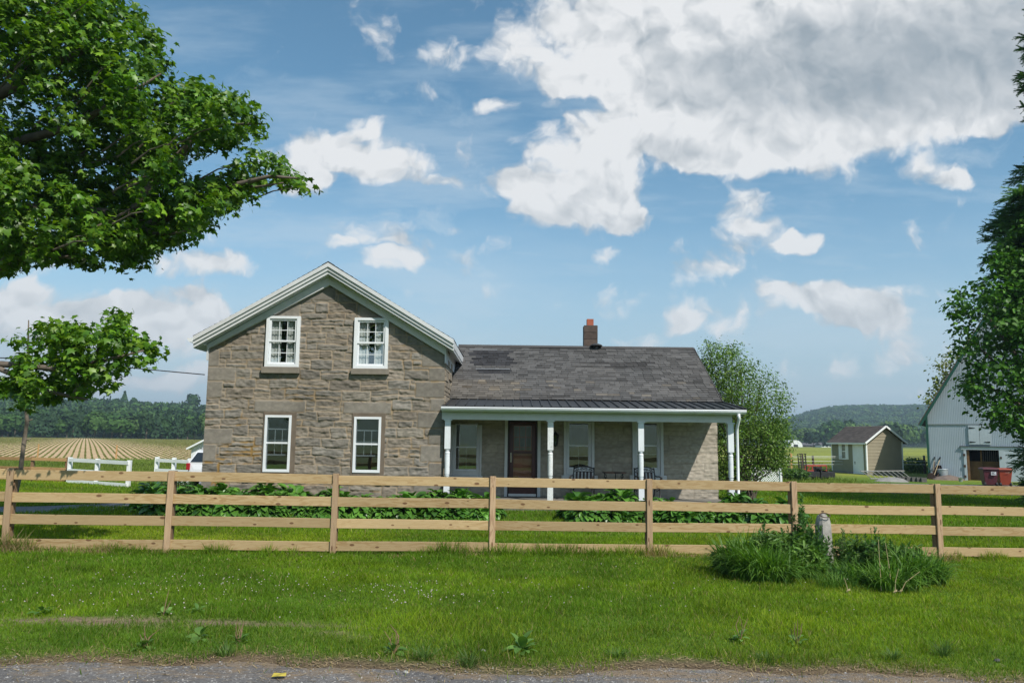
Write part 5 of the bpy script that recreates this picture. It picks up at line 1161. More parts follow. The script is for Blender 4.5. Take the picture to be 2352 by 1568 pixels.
b.add([(0,0,zb),(0,L,zb),(0,L,ze),(0,0,ze)],[(3,2,1,0)]); b.add([(BW,0,zb),(BW,L,zb),(BW,L,ze),(BW,0,ze)],[(0,1,2,3)]); b.add([(0,L,zb),(BW,L,zb),(BW,L,ze),(BW/2,L,zp),(0,L,ze)],[(0,1,2,3,4)]); b.build('rear_wall',BZ,BA,world=False)
for s in (0,1):
    a=Vector((0-.45,-.4,ze-.45*slb)) if s==0 else Vector((BW+.45,-.4,ze-.45*slb)); c=Vector((BW/2,-.4,zp))
    n=(c-a).cross(Vector((0,1,0))); n=n.normalized(); n=n if n.z>0 else -n
    b=MB(); b.ext([a+n*.02,c+n*.02,c+n*.02+Vector((0,L+.8,0)),a+n*.02+Vector((0,L+.8,0))],n*.08); b.build('roof',plain('rusty_brown_roof',(.14,.105,.08),.7,.3,2,.2) if s==0 else bpy.data.materials['rusty_brown_roof'],BA,world=False)
    b=MB(); b.bar(a-Vector((0,.02,0))-n*.05,c-Vector((0,.02,0))-n*.05,.05,.16,n); b.build('roof_edge_trim',GRN,BA,world=False)
u0,z1=on(2222.5,974.8); u1,z0=on(2277,1020.5)
HW_=plain('hatch_paint',(.46,.515,.56),.5,.08,2,.08)
for i in (0,1):
    a=u0+(u1-u0)*i/2+.01; c=u0+(u1-u0)*(i+1)/2-.01; b=MB(); b.box(a,c,-.075,-.031,z0,z1-.05)
    for k in range(1,4): b.box(a+(c-a)*k/4-.006,a+(c-a)*k/4+.006,-.079,-.07,z0+.02,z1-.07)
    o=b.build('hatch_door',HW_,BA,world=False,bevel=.006)
    b=MB(); hx=a+.05 if i==0 else c-.05; sg=1 if i==0 else -1
    for zz in (z0+.16,z1-.22): b.ext([(hx,-.082,zz-.05),(hx+sg*.36,-.082,zz-.012),(hx+sg*.36,-.082,zz+.012),(hx,-.082,zz+.05)],(0,-.012,0))
    b.build('strap_hinge',BLK,o,world=False)
# door opening
BR_=plain('stall_board',(.16,.085,.035),.8,.25,3,.2); zg=zd0
b=MB(); b.box(ud0-.16,ud0,-.06,.12,zb,zd1+.05); b.box(ud1,ud1+.33,-.06,.12,zb,zd1+.05); b.box(ud0-.3,uw1+1.5,-.07,.12,zd1+.0501,zd1+.26); b.build('door_frame',HW_,BA,world=False,bevel=.006)
b=MB(); b.box(ud0-.36,uw1+1.55,-.12,.0,zd1+.26,zd1+.30); b.build('door_track',plain('track_dark',(.06,.06,.065),.6,.2,4,0),BA,world=False)
b=MB(); um=ud0+(ud1-ud0)*.44; zm=zg+(zd1-zg)*.66
b.box(ud0+.02,ud0+.16,.05,.25,zb,zd1); b.box(um-.05,um+.05,.6,.7,zb,zd1); b.box(ud0+.16,um-.05,.6,.66,zb,zm); b.box(um+.05,ud1,.9,.96,zb,zm-.0)
for k in range(1,5): b.box(ud0+.16,um-.05,.585,.6,zg+k*(zm-zg)/5-.006,zg+k*(zm-zg)/5+.006)
b.build('stall_partition',BR_,BA,world=False)
b=MB()
for k in range(8): uu=um+.12+k*(ud1-um-.15)/7.5; b.tube([(uu,.93,zm),(uu,.93,zd1)],.018,5)
b.build('stall_bars',plain('bar_steel',(.12,.11,.11),.5,.2,5,0,metal=.4),BA,world=False)
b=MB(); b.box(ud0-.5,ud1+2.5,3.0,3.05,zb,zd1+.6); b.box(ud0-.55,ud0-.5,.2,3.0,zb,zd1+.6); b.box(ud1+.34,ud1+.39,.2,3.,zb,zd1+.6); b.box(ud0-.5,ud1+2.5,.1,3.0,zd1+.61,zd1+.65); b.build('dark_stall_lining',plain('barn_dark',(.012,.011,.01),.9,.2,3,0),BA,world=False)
b=MB(); b.box(uw0+.16,uw1+1.2,-.05,.02,zb,zd1+.05); o=b.build('side_door',HW_,BA,world=False,bevel=.01); b=MB(); b.box(uw0+.3,uw0+.62,-.08,-.05,zg+1.0,zg+1.06); b.build('handle',BLK,o,world=False)
b=MB()
for zz in (zg+.3,zg+1.0,zg+1.75): b.box(ud0-.20,ud0-.06,-.085,-.06,zz,zz+.16)
b.box(ud1+.05,ud1+.16,-.085,-.06,zg+1.6,zg+1.75); b.build('hinge',plain('hinge_rust',(.07,.045,.035),.8,.3,9,.2),BA,world=False)
# ---------------------------------------------------------------- wheelie bins
def make_bin(label,px,py,w_px,h_px,col,name,rz,lab=False):
    p=G(px,py); s_=p.y/1829; h=h_px*s_*.97; w=w_px*s_/2*.92; T=thing('wheeled_bin',label,'bin',tuple(p),rz,'wheeled bins outside the barn')
    m=plain(name,col,.5,.12,3,.05)
    b=MB(); rows=[(.06,.70,.62),(.10,.72,.64),(.80,.93,.88),(.88,.96,.92)]; vs=[];
    for f_,a,d in rows:
        for sx,sy in ((-1,-1),(1,-1),(1,1),(-1,1)): vs.append((sx*w*a,sy*w*d*1.1+.02,f_*h))
    fs=[(i*4+k,i*4+(k+1)%4,i*4+4+(k+1)%4,i*4+4+k) for i in range(3) for k in range(4)]+[(3,2,1,0),(12,13,14,15)]; b.add(vs,fs); b.box(-w*.99,w*.99,-w*1.08,w*1.1,h*.86,h*.905); b.build('body',m,T,world=False,bevel=.03)
    b=MB(); vs=[]
    for f_,a,d0,d1 in ((.907,1.03,-1.16,1.15),(.94,1.02,-1.12,1.12),(.985,.86,-.9,.95),(1.0,.6,-.6,.7)):
        for sx,sy in ((-1,d0),(1,d0),(1,d1),(-1,d1)): vs.append((sx*w*a,sy*w,f_*h))
    b.add(vs,[(i*4+k,i*4+(k+1)%4,i*4+4+(k+1)%4,i*4+4+k) for i in range(3) for k in range(4)]+[(3,2,1,0),(12,13,14,15)]); b.build('lid',m,T,world=False,bevel=.015)
    for s in (-1,1):
        b=MB(); b.tube([(s*w*.62,-w*.62,h*.105),(s*w*.84,-w*.62,h*.105)],h*.105,14); b.build('wheel',plain('bin_wheel',(.015,.015,.016),.7,.2,4,0),T,world=False)
    b=MB(); b.tube([(-w*.8,w*1.05,h*.86),(-w*.8,w*1.3,h*.88),(w*.8,w*1.3,h*.88),(w*.8,w*1.05,h*.86)],.018,6); b.build('handle',m,T,world=False)
    if lab:
        q=plain('bin_sticker',(.55,.56,.58),.5,.05,4,0); b=MB(); b.box(-w*.02,w*.62,-w*1.06,-w*1.0,h*.60,h*.78); o=b.build('sticker',q,T,world=False)
        b=MB()
        for k,(a,c) in enumerate(((.06,.44),(.06,.34),(.06,.50))): b.box(w*a,w*c,-w*1.075,-w*1.06,h*(.735-.045*k),h*(.755-.045*k))
        b.build('lettering',BLK,o,world=False)
    else:
        b=MB(); 
        for k in range(3): b.box(-w*.1+k*w*.2,w*.06+k*w*.2,-w*1.085,-w*1.05,h*.745,h*.765+.02*(k==2))
        b.build('sticker',plain('faded_print',(.42,.25,.2),.6,.1,9,0),T,world=False)
    return T
make_bin('dark maroon wheeled bin with a pale sticker in front of the barn doorway',2272.5,1115.5,35.5,43,(.085,.018,.026),'maroon_plastic',R(-14),True)
make_bin('orange red wheeled bin standing right of the maroon one',2306,1116,32,42,(.26,.042,.018),'orange_plastic',R(-10))
# ---------------------------------------------------------------- tools leaning on the barn
def bl(u,out,z): return Vector((xl_+ca*u+sa*out,Dl+sa*u-ca*out,z))
def bpt(px,py,out):
    d=ray(px,py); n=Vector((sa,-ca,0)); o=Vector((xl_,Dl,0))+n*out; t=(o-CAM).dot(n)/d.dot(n); return CAM+d*t
WD=plain('ash_handle',(.36,.28,.17),.7,.15,6,.1)
a=bpt(2144.5,1099,1.1); T=thing('wheelbarrow','black wheelbarrow tipped upright against the barn wall','wheelbarrow',(a.x,a.y,gzf(a.x,a.y)))
b=MB(); c0=bpt(2139,1097,1.0); c1=bpt(2160,1068,.35)
ax=(c1-c0); ax.normalize(); side=Vector((ca,sa,0)); nn=ax.cross(side).normalized()
vs=[];
q=[bpt(2140,1094,.9),bpt(2154,1098,.9),bpt(2164,1078,.5),bpt(2162,1068,.35),bpt(2151,1068,.35),bpt(2146,1076,.5)]
cen=sum(q,Vector())/6; inn=[cen+(v-cen)*.6+Vector((sa,-ca,0))*-.35 for v in q]; b.add(q+inn,[(i,(i+1)%6,(i+1)%6+6,i+6) for i in range(6)]+[tuple(range(6,12))]); out2=[v+Vector((sa,-ca,0))*.03 for v in q]
b.build('tub',plain('black_tub',(.018,.017,.017),.5,.2,4,.1),T)
b=MB(); wc=bpt(2138.5,1093.5,1.0); b.tube([wc-side*.0+Vector((sa,-ca,0))*.06,wc+Vector((sa,-ca,0))*-.06],.24,16); b.build('wheel',plain('old_tyre',(.05,.028,.022),.8,.3,6,.2),T,bevel=.02)
b=MB(); b.tube([bpt(2139,1092,.95),bpt(2146,1078,.7),bpt(2147,1060,.4)],.025,6); b.tube([bpt(2147,1099,1.0),bpt(2155,1090,.7),bpt(2158,1070,.4)],.025,6); b.tube([bpt(2132,1072,.5),bpt(2134,1078,.5),bpt(2143,1082,.6)],.02,6); b.build('handle_frame',RUST,T)
a=bpt(2141.5,1100,1.0); T=thing('shovel','long handled tool with a black grip leaning over the wheelbarrow','tool',(a.x,a.y,gzf(a.x,a.y)))
b=MB(); b.tube([bpt(2143,1098,1.05),bpt(2158,1055,.06)],.026,7); b.build('shaft',WD,T); b=MB(); b.tube([bpt(2156.6,1057,.08),bpt(2159.6,1049,.04)],.036,7); b.build('grip',BLK,T); b=MB(); k0=bpt(2143,1098,1.05); b.ext([k0,k0+side*.1-Vector((0,0,.06)),k0+side*.06-Vector((0,0,.3)),k0-side*.08-Vector((0,0,.28)),k0-side*.1-Vector((0,0,.05))],Vector((sa,-ca,0))*.02); b.build('blade',RUST,T)
a=bpt(2144,1080,.3); T=thing('rake','second thin handled tool standing behind the wheelbarrow at the barn corner','tool',(a.x,a.y,gzf(a.x,a.y)))
b=MB(); b.tube([bpt(2141,1095,.3),bpt(2145.5,1055,.05)],.022,7); b.build('shaft',WD,T); b=MB(); b.tube([bpt(2145.3,1056,.06),bpt(2146.4,1048.5,.04)],.033,7); b.build('grip',BLK,T)
p=G(2165.5,1101); s_=p.y/1829; r_=11.8*s_; h=24*s_; T=thing('trash_can','galvanised ribbed metal trash can beside the barn wall','trash can',tuple(p))
GAL=plain('galvanised',(.40,.44,.46),.45,.12,3,.1,metal=.4); b=MB(); pf_=[(r_*.84,0)]
for k in range(10): pf_+=[(r_*(.85+.012*k),h*(.02+.09*k)),(r_*(.87+.012*k),h*(.045+.09*k)),(r_*(.855+.012*k),h*(.075+.09*k))]
b.lathe(pf_+[(r_,h*.95)],(0,0,0),24); b.build('body',GAL,T,world=False,smooth=True); b=MB(); b.lathe([(r_*1.03,h*.93),(r_*1.04,h*.97),(r_*.9,h*1.0),(0,h*1.02)],(0,0,0),24); b.build('lid',GAL,T,world=False,smooth=True)
b=MB()
for s in (-1,1): b.tube([(s*r_*.98,-.08,h*.75),(s*r_*1.08,-.08,h*.72),(s*r_*1.08,.08,h*.72),(s*r_*.98,.08,h*.75)],.014,5)
b.build('handle',GAL,T,world=False)
p=G(2206.5,1105.5); s_=p.y/1829; r_=4.8*s_; h=8.5*s_; T=thing('metal_bucket','small galvanised bucket on the ground near the barn doorway','bucket',tuple(p)); b=MB(); b.lathe([(r_*.75,0),(r_,h),(r_*1.05,h*1.02),(r_*.95,h),(r_*.7,h*.1),(0,h*.1)],(0,0,0),18,caps=False); b.build('body',GAL,T,world=False,smooth=True); b=MB(); b.tube([(r_*math.cos(a),-.02-.05*math.sin(a),h+.8*r_*math.sin(a)) for a in np.linspace(0,math.pi,10)],.008,5); b.build('handle',GAL,T,world=False)
q=bpt(2180,1104,1.0); lump('feed_sack_pile','brown heap of old sacks on the ground beside the trash can','sacks',q,1.1,.5,.36,plain('brown_sacking',(.15,.115,.095),.9,.25,4,.5,20),8)
# ---------------------------------------------------------------- wire fence, stakes
T=thing('wire_fence','strand wire fence on dark posts across the right meadow','fence',tuple(GY(1866,60)))
DP=plain('dark_post_wood',(.07,.05,.04),.9,.3,6,.4); tops=[]
for px,D in ((1700,59),(1752,60),(1810,60.5),(1866,60.5),(1990,62),(2121,63),(2260,64)):
    g=GY(px,D); b=MB(); b.tube([g-Vector((0,0,.2)),g+Vector((.02,0,.6)),g+Vector((0,0,W(px,1045.5,D).z-g.z))],[.10,.09,.085],8); b.build('post',DP,T); tops.append((px,D))
WI=plain('pale_wire',(.55,.56,.52),.5,.05,3,0)
for py in (1047.5,1050.3,1058.6,1066.):
    b=MB(); b.tube([W(px,py+(.3 if i%2 else 0),D-.1) for i,(px,D) in enumerate(tops)],.017,4); b.build('wire',WI,T)
ST=plain('orange_stake',(.48,.27,.11),.7,.1,5,.1)
for px,y0,y1,D,lb in ((1816,1077,1041,55,'pale wooden stake standing by the wire fence left of the trailer'),(88,1053,1020,68,'orange wooden stake at the near edge of the crop field on the far left'),(268,1053,1022,70,'thin wooden stake at the crop field edge above the white fence panel')):
    g=GY(px,D); b=MB(); zt=W(px,y1,D).z; b.bar(g-Vector((0,0,.2)),Vector((g.x+.02,g.y,zt)),.11,.07,(0,1,0)); b.bar(Vector((g.x,g.y,zt-.02)),Vector((g.x,g.y,zt+.03)),.07,.05,(0,1,0)); tag(b.build('wooden_stake',ST,bevel=.008),lb,'stake')
# ---------------------------------------------------------------- distant farm buildings
def gq(px,D): return GY(px,D)
D=420; g=gq(1828,D); T=thing('arched_barn','distant white arched barn with a dark doorway beyond the meadow','barn',tuple(g)); s_=D/1829
b=MB(); rw=15.5*s_; hh=15.5*s_; pts=[(-rw,0)]+[(rw*math.cos(math.pi-a)*1.0,hh*math.sin(a)**.85) for a in np.linspace(.25,math.pi-.25,12)]+[(rw,0)]
b.ext([(x,0,z) for x,z in pts],(0,16,0)); b.build('body',WF,T,world=False); b=MB(); b.box(-rw*.3,rw*.3,-.25,-.05,0,hh*.36); b.build('doorway',DARK,T,world=False)
DG=plain('grey_barn_roof',(.10,.095,.10),.8,.15,.3,.1)
def longbarn(px0,px1,py,D,lb,wallm,roofm,name='long_barn'):
    g=gq((px0+px1)/2,D); s_=D/1829; T=thing(name,lb,'building',tuple(g)); w=(px1-px0)*s_/2; h=(W(1,W_y0,D).z if False else 0)
    zt=W((px0+px1)/2,py,D).z-g.z; b=MB(); b.box(-w,w,0,9,-.5,zt*.45); b.build('wall',wallm,T,world=False); b=MB(); b.ext([(-w-.4,-.5,zt*.42),(-w-.4,4.5,zt),(-w-.4,9.5,zt*.42)],(2*w+.8,0,0)); b.build('roof',roofm,T,world=False)
    b=MB()
    for k in range(3): x=-w*.7+k*w*.7; b.box(x-.5,x+.5,-.06,0,zt*.12,zt*.32)
    b.build('window',DARK,T,world=False); return T
longbarn(1788,1812,1017,425,'dark roofed long shed left of the distant arched barn',WF,DG)
longbarn(1843,1882,1016.5,440,'low grey barn right of the distant arched barn',plain('barn_grey_wall',(.16,.15,.155),.8,.1,1,0),DG)
longbarn(1887,1911,1015.5,430,'distant white farmhouse with a grey roof left of the tan shed',WF,DG,'far_farmhouse')
longbarn(1738,1786,1020,430,'long pale building seen through the shrub beyond the meadow',WF,plain('pale_roof',(.45,.47,.5),.6,.1,1,0))
# ---------------------------------------------------------------- hostas
LM_hosta=leafmat('hosta_leaf',.22,.38,.5,trc=(1.0,1.1,.4)); LM_weed=leafmat('weed_leaf',.35,.5,.3,trc=(1.05,1.1,.4))
def leafstrip(n,w,bend,fold=.25):
    """ovate leaf along +y from the origin, curving down, folded along the midrib"""
    vs=[];F=[]
    for i in range(n+1):
        s=i/n; ww=w*math.sin(math.pi*min(1,(s*.92+.06)))**.75*(1-s*.15); y=math.sin(s*bend)/bend if bend else s; z=-(1-math.cos(s*bend))/bend if bend else 0
        if i==n: ww=.004
        vs+=[(-ww,y,z+fold*ww),(0,y,z),(ww,y,z+fold*ww)]
    for i in range(n): a=i*3; F+=[(a,a+1,a+4,a+3),(a+1,a+2,a+5,a+4)]
    return np.array(vs),F
def rosette(name,mat,seed,n,tv,tf,rad,hgt,ls,el,cols,var=.25,world=True):
    g=np.random.default_rng(seed); k=np.arange(n); an=k*2.399+g.normal(0,.25,n); q=np.sqrt((k+.5)/n)
    P=np.stack([np.cos(an)*rad*q*.75,np.sin(an)*rad*q*.75,hgt*(1-.75*q**1.6)*g.uniform(.75,1.1,n)],1)
    e=el[0]*(1-q)+el[1]*q+g.normal(0,.18,n)
    D=np.stack([np.cos(an)*np.cos(e),np.sin(an)*np.cos(e),np.sin(e)],1); Z=np.stack([-np.cos(an)*np.sin(e),-np.sin(an)*np.sin(e),np.cos(e)],1)+g.normal(0,.22,(n,3)); X,Y,Z=frames(Z,D)
    V,F=cat(tv,[tf],P,X,Y,Z,ls*g.uniform(.7,1.2,n)); c=np.array(cols)[g.integers(0,len(cols),n)]*g.uniform(1-var,1+var,(n,1))
    return V,F,rep(c,len(tf))
tv,tf=leafstrip(5,.36,.95,.35)
hv=[]
for s in range(5):
    V,F,c=rosette('hosta',LM_hosta,s,140,tv,tf,.36,.36,.20,(1.0,-.35),[(.075,.19,.022),(.10,.235,.03),(.055,.15,.02)])
    # stems
    hv.append((V,F,c))
meshes=[]
def hosta(x,y,k,sc,rot,label,group):
    if len(meshes)<=k:
        V,F,c=hv[k]; o=npmesh('hosta',V,F,LM_hosta,fcol=c,smooth=True); meshes.append(o)
    else: o=meshes[k].copy(); COL.objects.link(o)
    o.location=(x,y,gzf(x,y)-.02); o.scale=(sc,sc,sc*random.uniform(.9,1.15)); o.rotation_euler=(0,0,rot); return tag(o,label,'hosta',group)
# left bed (gable front) and right bed (porch front)
cnt=0
beds=[((352,1112),(17.5,19.7),'leafy green hosta in the long bed under the stone gable','hostas in the bed under the gable'),((1322,1800),(17.3,19.6),'leafy green hosta in the bed before the right half of the porch','hostas in the bed by the porch')]
for (pa,pb),(d0,d1),lab,grp in beds:
    for r_i,D in enumerate(np.linspace(d0,d1,4)):
        xa=W(pa+(18 if r_i==0 else 0),1160,D).x; xb=W(pb-(10 if r_i==0 else 0),1160,D).x; n=int((xb-xa)/.52)
        for i in range(n+1):
            x=xa+(xb-xa)*i/n+random.uniform(-.1,.1); y=D+random.uniform(-.12,.12)
            if xa+1.5>x and D<18.2 and pa==352 and False: continue
            hosta(x,y,cnt if cnt<5 else random.randrange(5),random.uniform(.62,1.22)*(1.0+.05*r_i),random.uniform(0,6.28),lab,grp); cnt+=1
# bed soil
mul=plain('dark_mulch',(.045,.032,.022),.95,.3,4,.6,40,coord='pos')
for pa,pb in ((345,1118),(1315,1806)):
    xa=W(pa,1160,18.5).x; xb=W(pb,1160,18.5).x; sheet('bed_soil',np.linspace(xa,xb,40),lambda x:17.15+.12*np.sin(x*3),lambda x:np.full_like(x,20.25),mul,.012,6)
# ---------------------------------------------------------------- low shrub left of the house
def bushy(name,label,cat_,c,rx,ry,h,n,leaf,cols,seed,mat,group=None,sz=.06):
    g=np.random.default_rng(seed); u=g.normal(size=(n,3)); u/=np.linalg.norm(u,axis=1,keepdims=True); r=g.uniform(.45,1.0,(n,1))**.5; lump=1+.35*(fbm(u[:,0]*2.2+seed,u[:,1]*2.2+u[:,2],3,seed)-.5)[:,None]*2
    P=u*r*lump*np.array([rx,ry,h*.55])+np.array([0,0,h*.5]); P[:,2]=np.abs(P[:,2])
    Nn=u*.6+np.array([0,0,.5])+g.normal(0,.5,(n,3)); X,Y,Z=frames(Nn); tv_,tf_=leaf; V,F=cat(tv_,[tf_],P,X,Y,Z,sz*g.uniform(.6,1.3,n)); cc=rep(np.array(cols)[g.integers(0,len(cols),n)]*g.uniform(.7,1.3,(n,1)),len(tf_))
    T=thing(name,label,cat_,(c[0],c[1],c[2]),0,group); npmesh('foliage',V,F,mat,T,fcol=cc,world=False)
    b=MB()
    for k in range(9): a=g.uniform(0,6.28); b.tube([(0,0,0),(math.cos(a)*rx*.3,math.sin(a)*ry*.3,h*.4),(math.cos(a)*rx*.6,math.sin(a)*ry*.6,h*.75)],[.02,.014,.006],5)
    b.build('stem',plain('shrub_stem',(.09,.07,.05),.9,.2,6,.2),T,world=False); return T
leaf4=(np.array([(0,0,0),(.34,.45,.08),(0,1.05,0),(-.34,.45,.08)]),[(0,1,2,3)])
c=GY(398,20.9); bushy('low_shrub','low dark green shrub at the left foot of the stone house','shrub',c,.95,.6,.62,2600,leaf4,[(.03,.075,.015),(.045,.10,.02)],3,LM_weed)
# ---------------------------------------------------------------- weeds round the hitching post
arch_v,arch_f=[],[]
def blade_t(n,bend,w):
    vs=[];F=[]
    for i in range(n+1):
        s=i/n; a=s*bend; ww=w*(1-s**2.2)*(.6+.4*min(1,s*4)); y=(1-math.cos(a))/bend; z=math.sin(a)/bend
        vs+=[(-ww,y,z),(ww,y,z)]
    for i in range(n): a=i*2; F.append((a,a+1,a+3,a+2))
    return np.array(vs),F
def lily(label,px,D,n,L,rad,seed):
    g=np.random.default_rng(seed); base=GY(px,D); T=None; Vs=[];Fs=[];Cs=[];off=0
    for bend,w in ((1.5,.011),(2.1,.010),(1.0,.012),(2.5,.010)):
        tv_,tf_=blade_t(7,bend,w); m=n//4; an=g.uniform(0,6.28,m); r=rad*np.sqrt(g.uniform(0,1,m)); P=np.stack([r*np.cos(an+g.normal(0,.8,m)),r*np.sin(an+g.normal(0,.8,m)),np.zeros(m)],1)
        D_=np.stack([np.cos(an),np.sin(an),0*an],1); Z=np.tile([0,0,1.],(m,1))+g.normal(0,.16,(m,3)); X,Y,Z=frames(Z,D_); sc=L*g.uniform(.55,1.15,m)
        V,F=cat(tv_,[tf_],P,X,Y,Z,np.stack([np.full(m,1.)*L*1.6,sc,sc],1)); Vs.append(V); Fs.append(F[0]+off); off+=len(V)
        Cs.append(rep(np.array([(.105,.225,.028),(.14,.265,.035),(.075,.175,.025)])[g.integers(0,3,m)]*g.uniform(.75,1.25,(m,1)),len(tf_)))
    o=npmesh('daylily_clump',np.concatenate(Vs),[np.concatenate(Fs)],LM_weed,fcol=np.concatenate(Cs)); o.location=base; return tag(o,label,'daylily')
def thistle(label,px,D,h,spread,nst,seed,dens=1.,leafs=.10,cols=((.055,.14,.03),(.075,.17,.032)),name='thistle_plant',cat_='weed'):
    g=np.random.default_rng(seed); base=GY(px,D); T=thing(name,label,cat_,tuple(base)); b=MB(); Ps=[];Ds=[];Sz=[]
    for k in range(nst):
        a=g.uniform(0,6.28); r=spread*math.sqrt(g.uniform(0,1)); hh=h*g.uniform(.55,1.05)*(1-.4*(r/spread)**2); p0=np.array([r*.6*math.cos(a),r*.6*math.sin(a),0]); p1=np.array([r*math.cos(a)*1.15,r*math.sin(a)*1.15,hh])
        pts=[p0+(p1-p0)*s+np.array([.03*math.sin(s*5+k),.03*math.cos(s*4+k),0])*s for s in np.linspace(0,1,6)]; b.tube(pts,[.006,.006,.005,.005,.004,.002],5)
        m=int(hh/.011*dens); s=g.uniform(.05,1.0,m); i0=np.minimum((s*5).astype(int),4); pp=np.array(pts); P=pp[i0]+(pp[i0+1]-pp[i0])*((s*5-i0)[:,None]); an=g.uniform(0,6.28,m); e=g.normal(.45,.3,m)+.5*(s>.85); Ps.append(P); Ds.append(np.stack([np.cos(an)*np.cos(e),np.sin(an)*np.cos(e),np.sin(e)],1)); Sz.append(leafs*(1.15-.75*s)*g.uniform(.6,1.3,m))
    P=np.concatenate(Ps);D_=np.concatenate(Ds);sz=np.concatenate(Sz); n=len(P)
    # deeply lobed leaf: midrib strip with side teeth
    tv_=np.array([(0,0,0),(.05,.25,0),(.26,.42,.05),(.07,.5,0),(.24,.72,.05),(.05,.78,0),(0,1.05,-.08),(-.05,.78,0),(-.24,.72,.05),(-.07,.5,0),(-.26,.42,.05),(-.05,.25,0)]); tf4=[(0,1,11,11)]
    t3=[(0,1,11),(1,2,3),(9,10,11),(3,4,5),(7,8,9),(5,6,7)]; t4=[(1,3,9,11),(3,5,7,9)]
    up=np.tile([0,0,1.],(n,1))+g.normal(0,.35,(n,3)); X,Y,Z=frames(np.cross(np.cross(D_,up),D_),D_)
    V,F=cat(tv_,[t3,t4],P,X,Y,Z,sz); c=np.array(cols)[g.integers(0,len(cols),n)]*g.uniform(.7,1.3,(n,1)); npmesh('foliage',V,F,LM_weed,T,fcol=np.concatenate([rep(c,6),rep(c,2)]),world=False)
    b.build('stem',plain('weed_stem',(.07,.10,.03),.8,.2,9,0),T,world=False); return T
lily('big arching daylily clump at the left end of the weed patch',1700,11.1,760,.62,.26,1); lily('arching daylily clump second from the left of the stone post',1760,10.6,600,.56,.24,2); lily('tall arching grass leaved clump just left of the stone post foot',1830,10.9,460,.46,.20,3)
lily('low leafy clump directly in front of the stone post',1905,10.35,260,.22,.26,4); lily('leafy clump right of the stone post foot',1965,10.7,420,.36,.26,5); lily('arching daylily clump at the right end of the weed patch',2100,10.6,560,.52,.24,6); lily('small grassy clump between the middle and right weeds',2035,10.25,440,.42,.24,7)
thistle('tall feathery thistle rising just left of the stone post',1838,11.6,1.0,.20,16,1,1.1,.15); thistle('dense dark thistle against the left side of the stone post',1862,11.35,.74,.18,16,2,1.1,.14); thistle('bushy thistle between the daylilies and the tall thistle',1795,11.4,.70,.22,14,3,1.,.14)
thistle('dark lobed thistle in the right half of the weed patch',2030,10.95,.56,.24,18,4,1.1,.15); thistle('sprawling thistle beside the right hand daylily',2075,10.75,.46,.25,16,5,1.0,.15); thistle('thin small leaved weed on the right of the stone post',1945,11.5,.66,.26,26,6,.9,.07,((.07,.15,.03),(.09,.18,.04)),'tall_weed'); thistle('fine tall weed reaching the third rail right of the post',1990,11.6,.62,.28,26,7,.8,.065,((.08,.16,.035),(.06,.13,.03)),'tall_weed')
thistle('lobed weed just behind the right side of the stone post',1935,11.9,.56,.22,20,21,1.,.13); thistle('lobed weed just behind the left side of the stone post',1868,11.9,.60,.20,20,22,1.,.13); thistle('ragged thistle rising over the middle of the right hand weeds',2005,10.9,.72,.18,12,23,1.,.14); thistle('ragged thistle rising over the left hand weeds',1760,11.0,.66,.2,12,24,1.,.14)
lily('grassy clump filling the gap to the right of the stone post',1945,11.2,380,.28,.24,8); lily('long bladed clump in front of the left weed mound',1725,10.75,480,.56,.2,9); lily('long bladed clump in front of the right weed mound',2060,10.6,480,.54,.2,10)
thistle('sapling with broad light leaves in front of the fence post',1748,11.6,.86,.05,4,8,.6,.13,((.12,.25,.04),(.10,.21,.035)),'tall_weed'); thistle('ragged dark weed filling the gap before the stone post',1915,10.7,.22,.24,18,9,1.,.10); thistle('dark weed behind the left daylilies',1735,11.3,.5,.2,12,10,1.,.13)
wl=(np.array([(0,0,0),(.10,.35,.04),(.13,.6,.02),(0,1.05,-.12),(-.13,.6,.02),(-.10,.35,.04)]),[(0,1,2,3),(0,3,4,5)])
for k,(px,D,rx,h,n,lb) in enumerate(((1765,11.15,.42,.52,2300,'rounded leafy weed mound behind the left daylilies'),(1818,11.0,.32,.50,1600,'leafy weed mound hugging the left foot of the stone post'),(1992,11.1,.40,.46,2200,'leafy weed mound right of the stone post'),(2060,10.95,.40,.40,2000,'lower leafy weed mound towards the right end of the patch'),(1690,11.05,.30,.36,1200,'small leafy weed mound at the left edge of the patch'))):
    bushy('weed_mound',lb,'weed',GY(px,D),rx,rx*.75,h,n,wl,[(.085,.175,.03),(.115,.215,.035),(.065,.14,.025),(.14,.24,.05)],60+k,LM_weed,None,.12)
# dry bent stalks in the patch
DRY=plain('dry_stalk',(.42,.33,.18),.8,.2,8,0); rs=random.Random(8)
for k,(px,D,h,lx) in enumerate(((2010,10.1,.62,-.02),(2033,10.1,.58,-.06),(2052,9.95,.26,.24),(1935,9.9,.18,-.05),(2040,9.9,.30,.05))):
    g_=GY(px,D); b=MB(); b.tube([(g_.x,g_.y,g_.z),(g_.x+lx*.3,g_.y,g_.z+h*.5),(g_.x+lx,g_.y-.02,g_.z+h)],[.006,.005,.003],5); b.ext([(g_.x-.03,g_.y-.02,g_.z+.02),(g_.x+.02,g_.y-.02,g_.z+.03),(g_.x+.02,g_.y-.02,g_.z+.055),(g_.x-.01,g_.y-.02,g_.z+.04)],(0,.006,0)) if k>1 else None
    tag(b.build('dry_stalk',DRY),('tall straight dead stalk at the front of the weed patch','second tall dead stalk leaning left in the weed patch','dead stalk bent over to the right in the weed patch','short broken dead stalk before the stone post','short dead stalk between the two tall ones and the bent one')[k],'stalk')
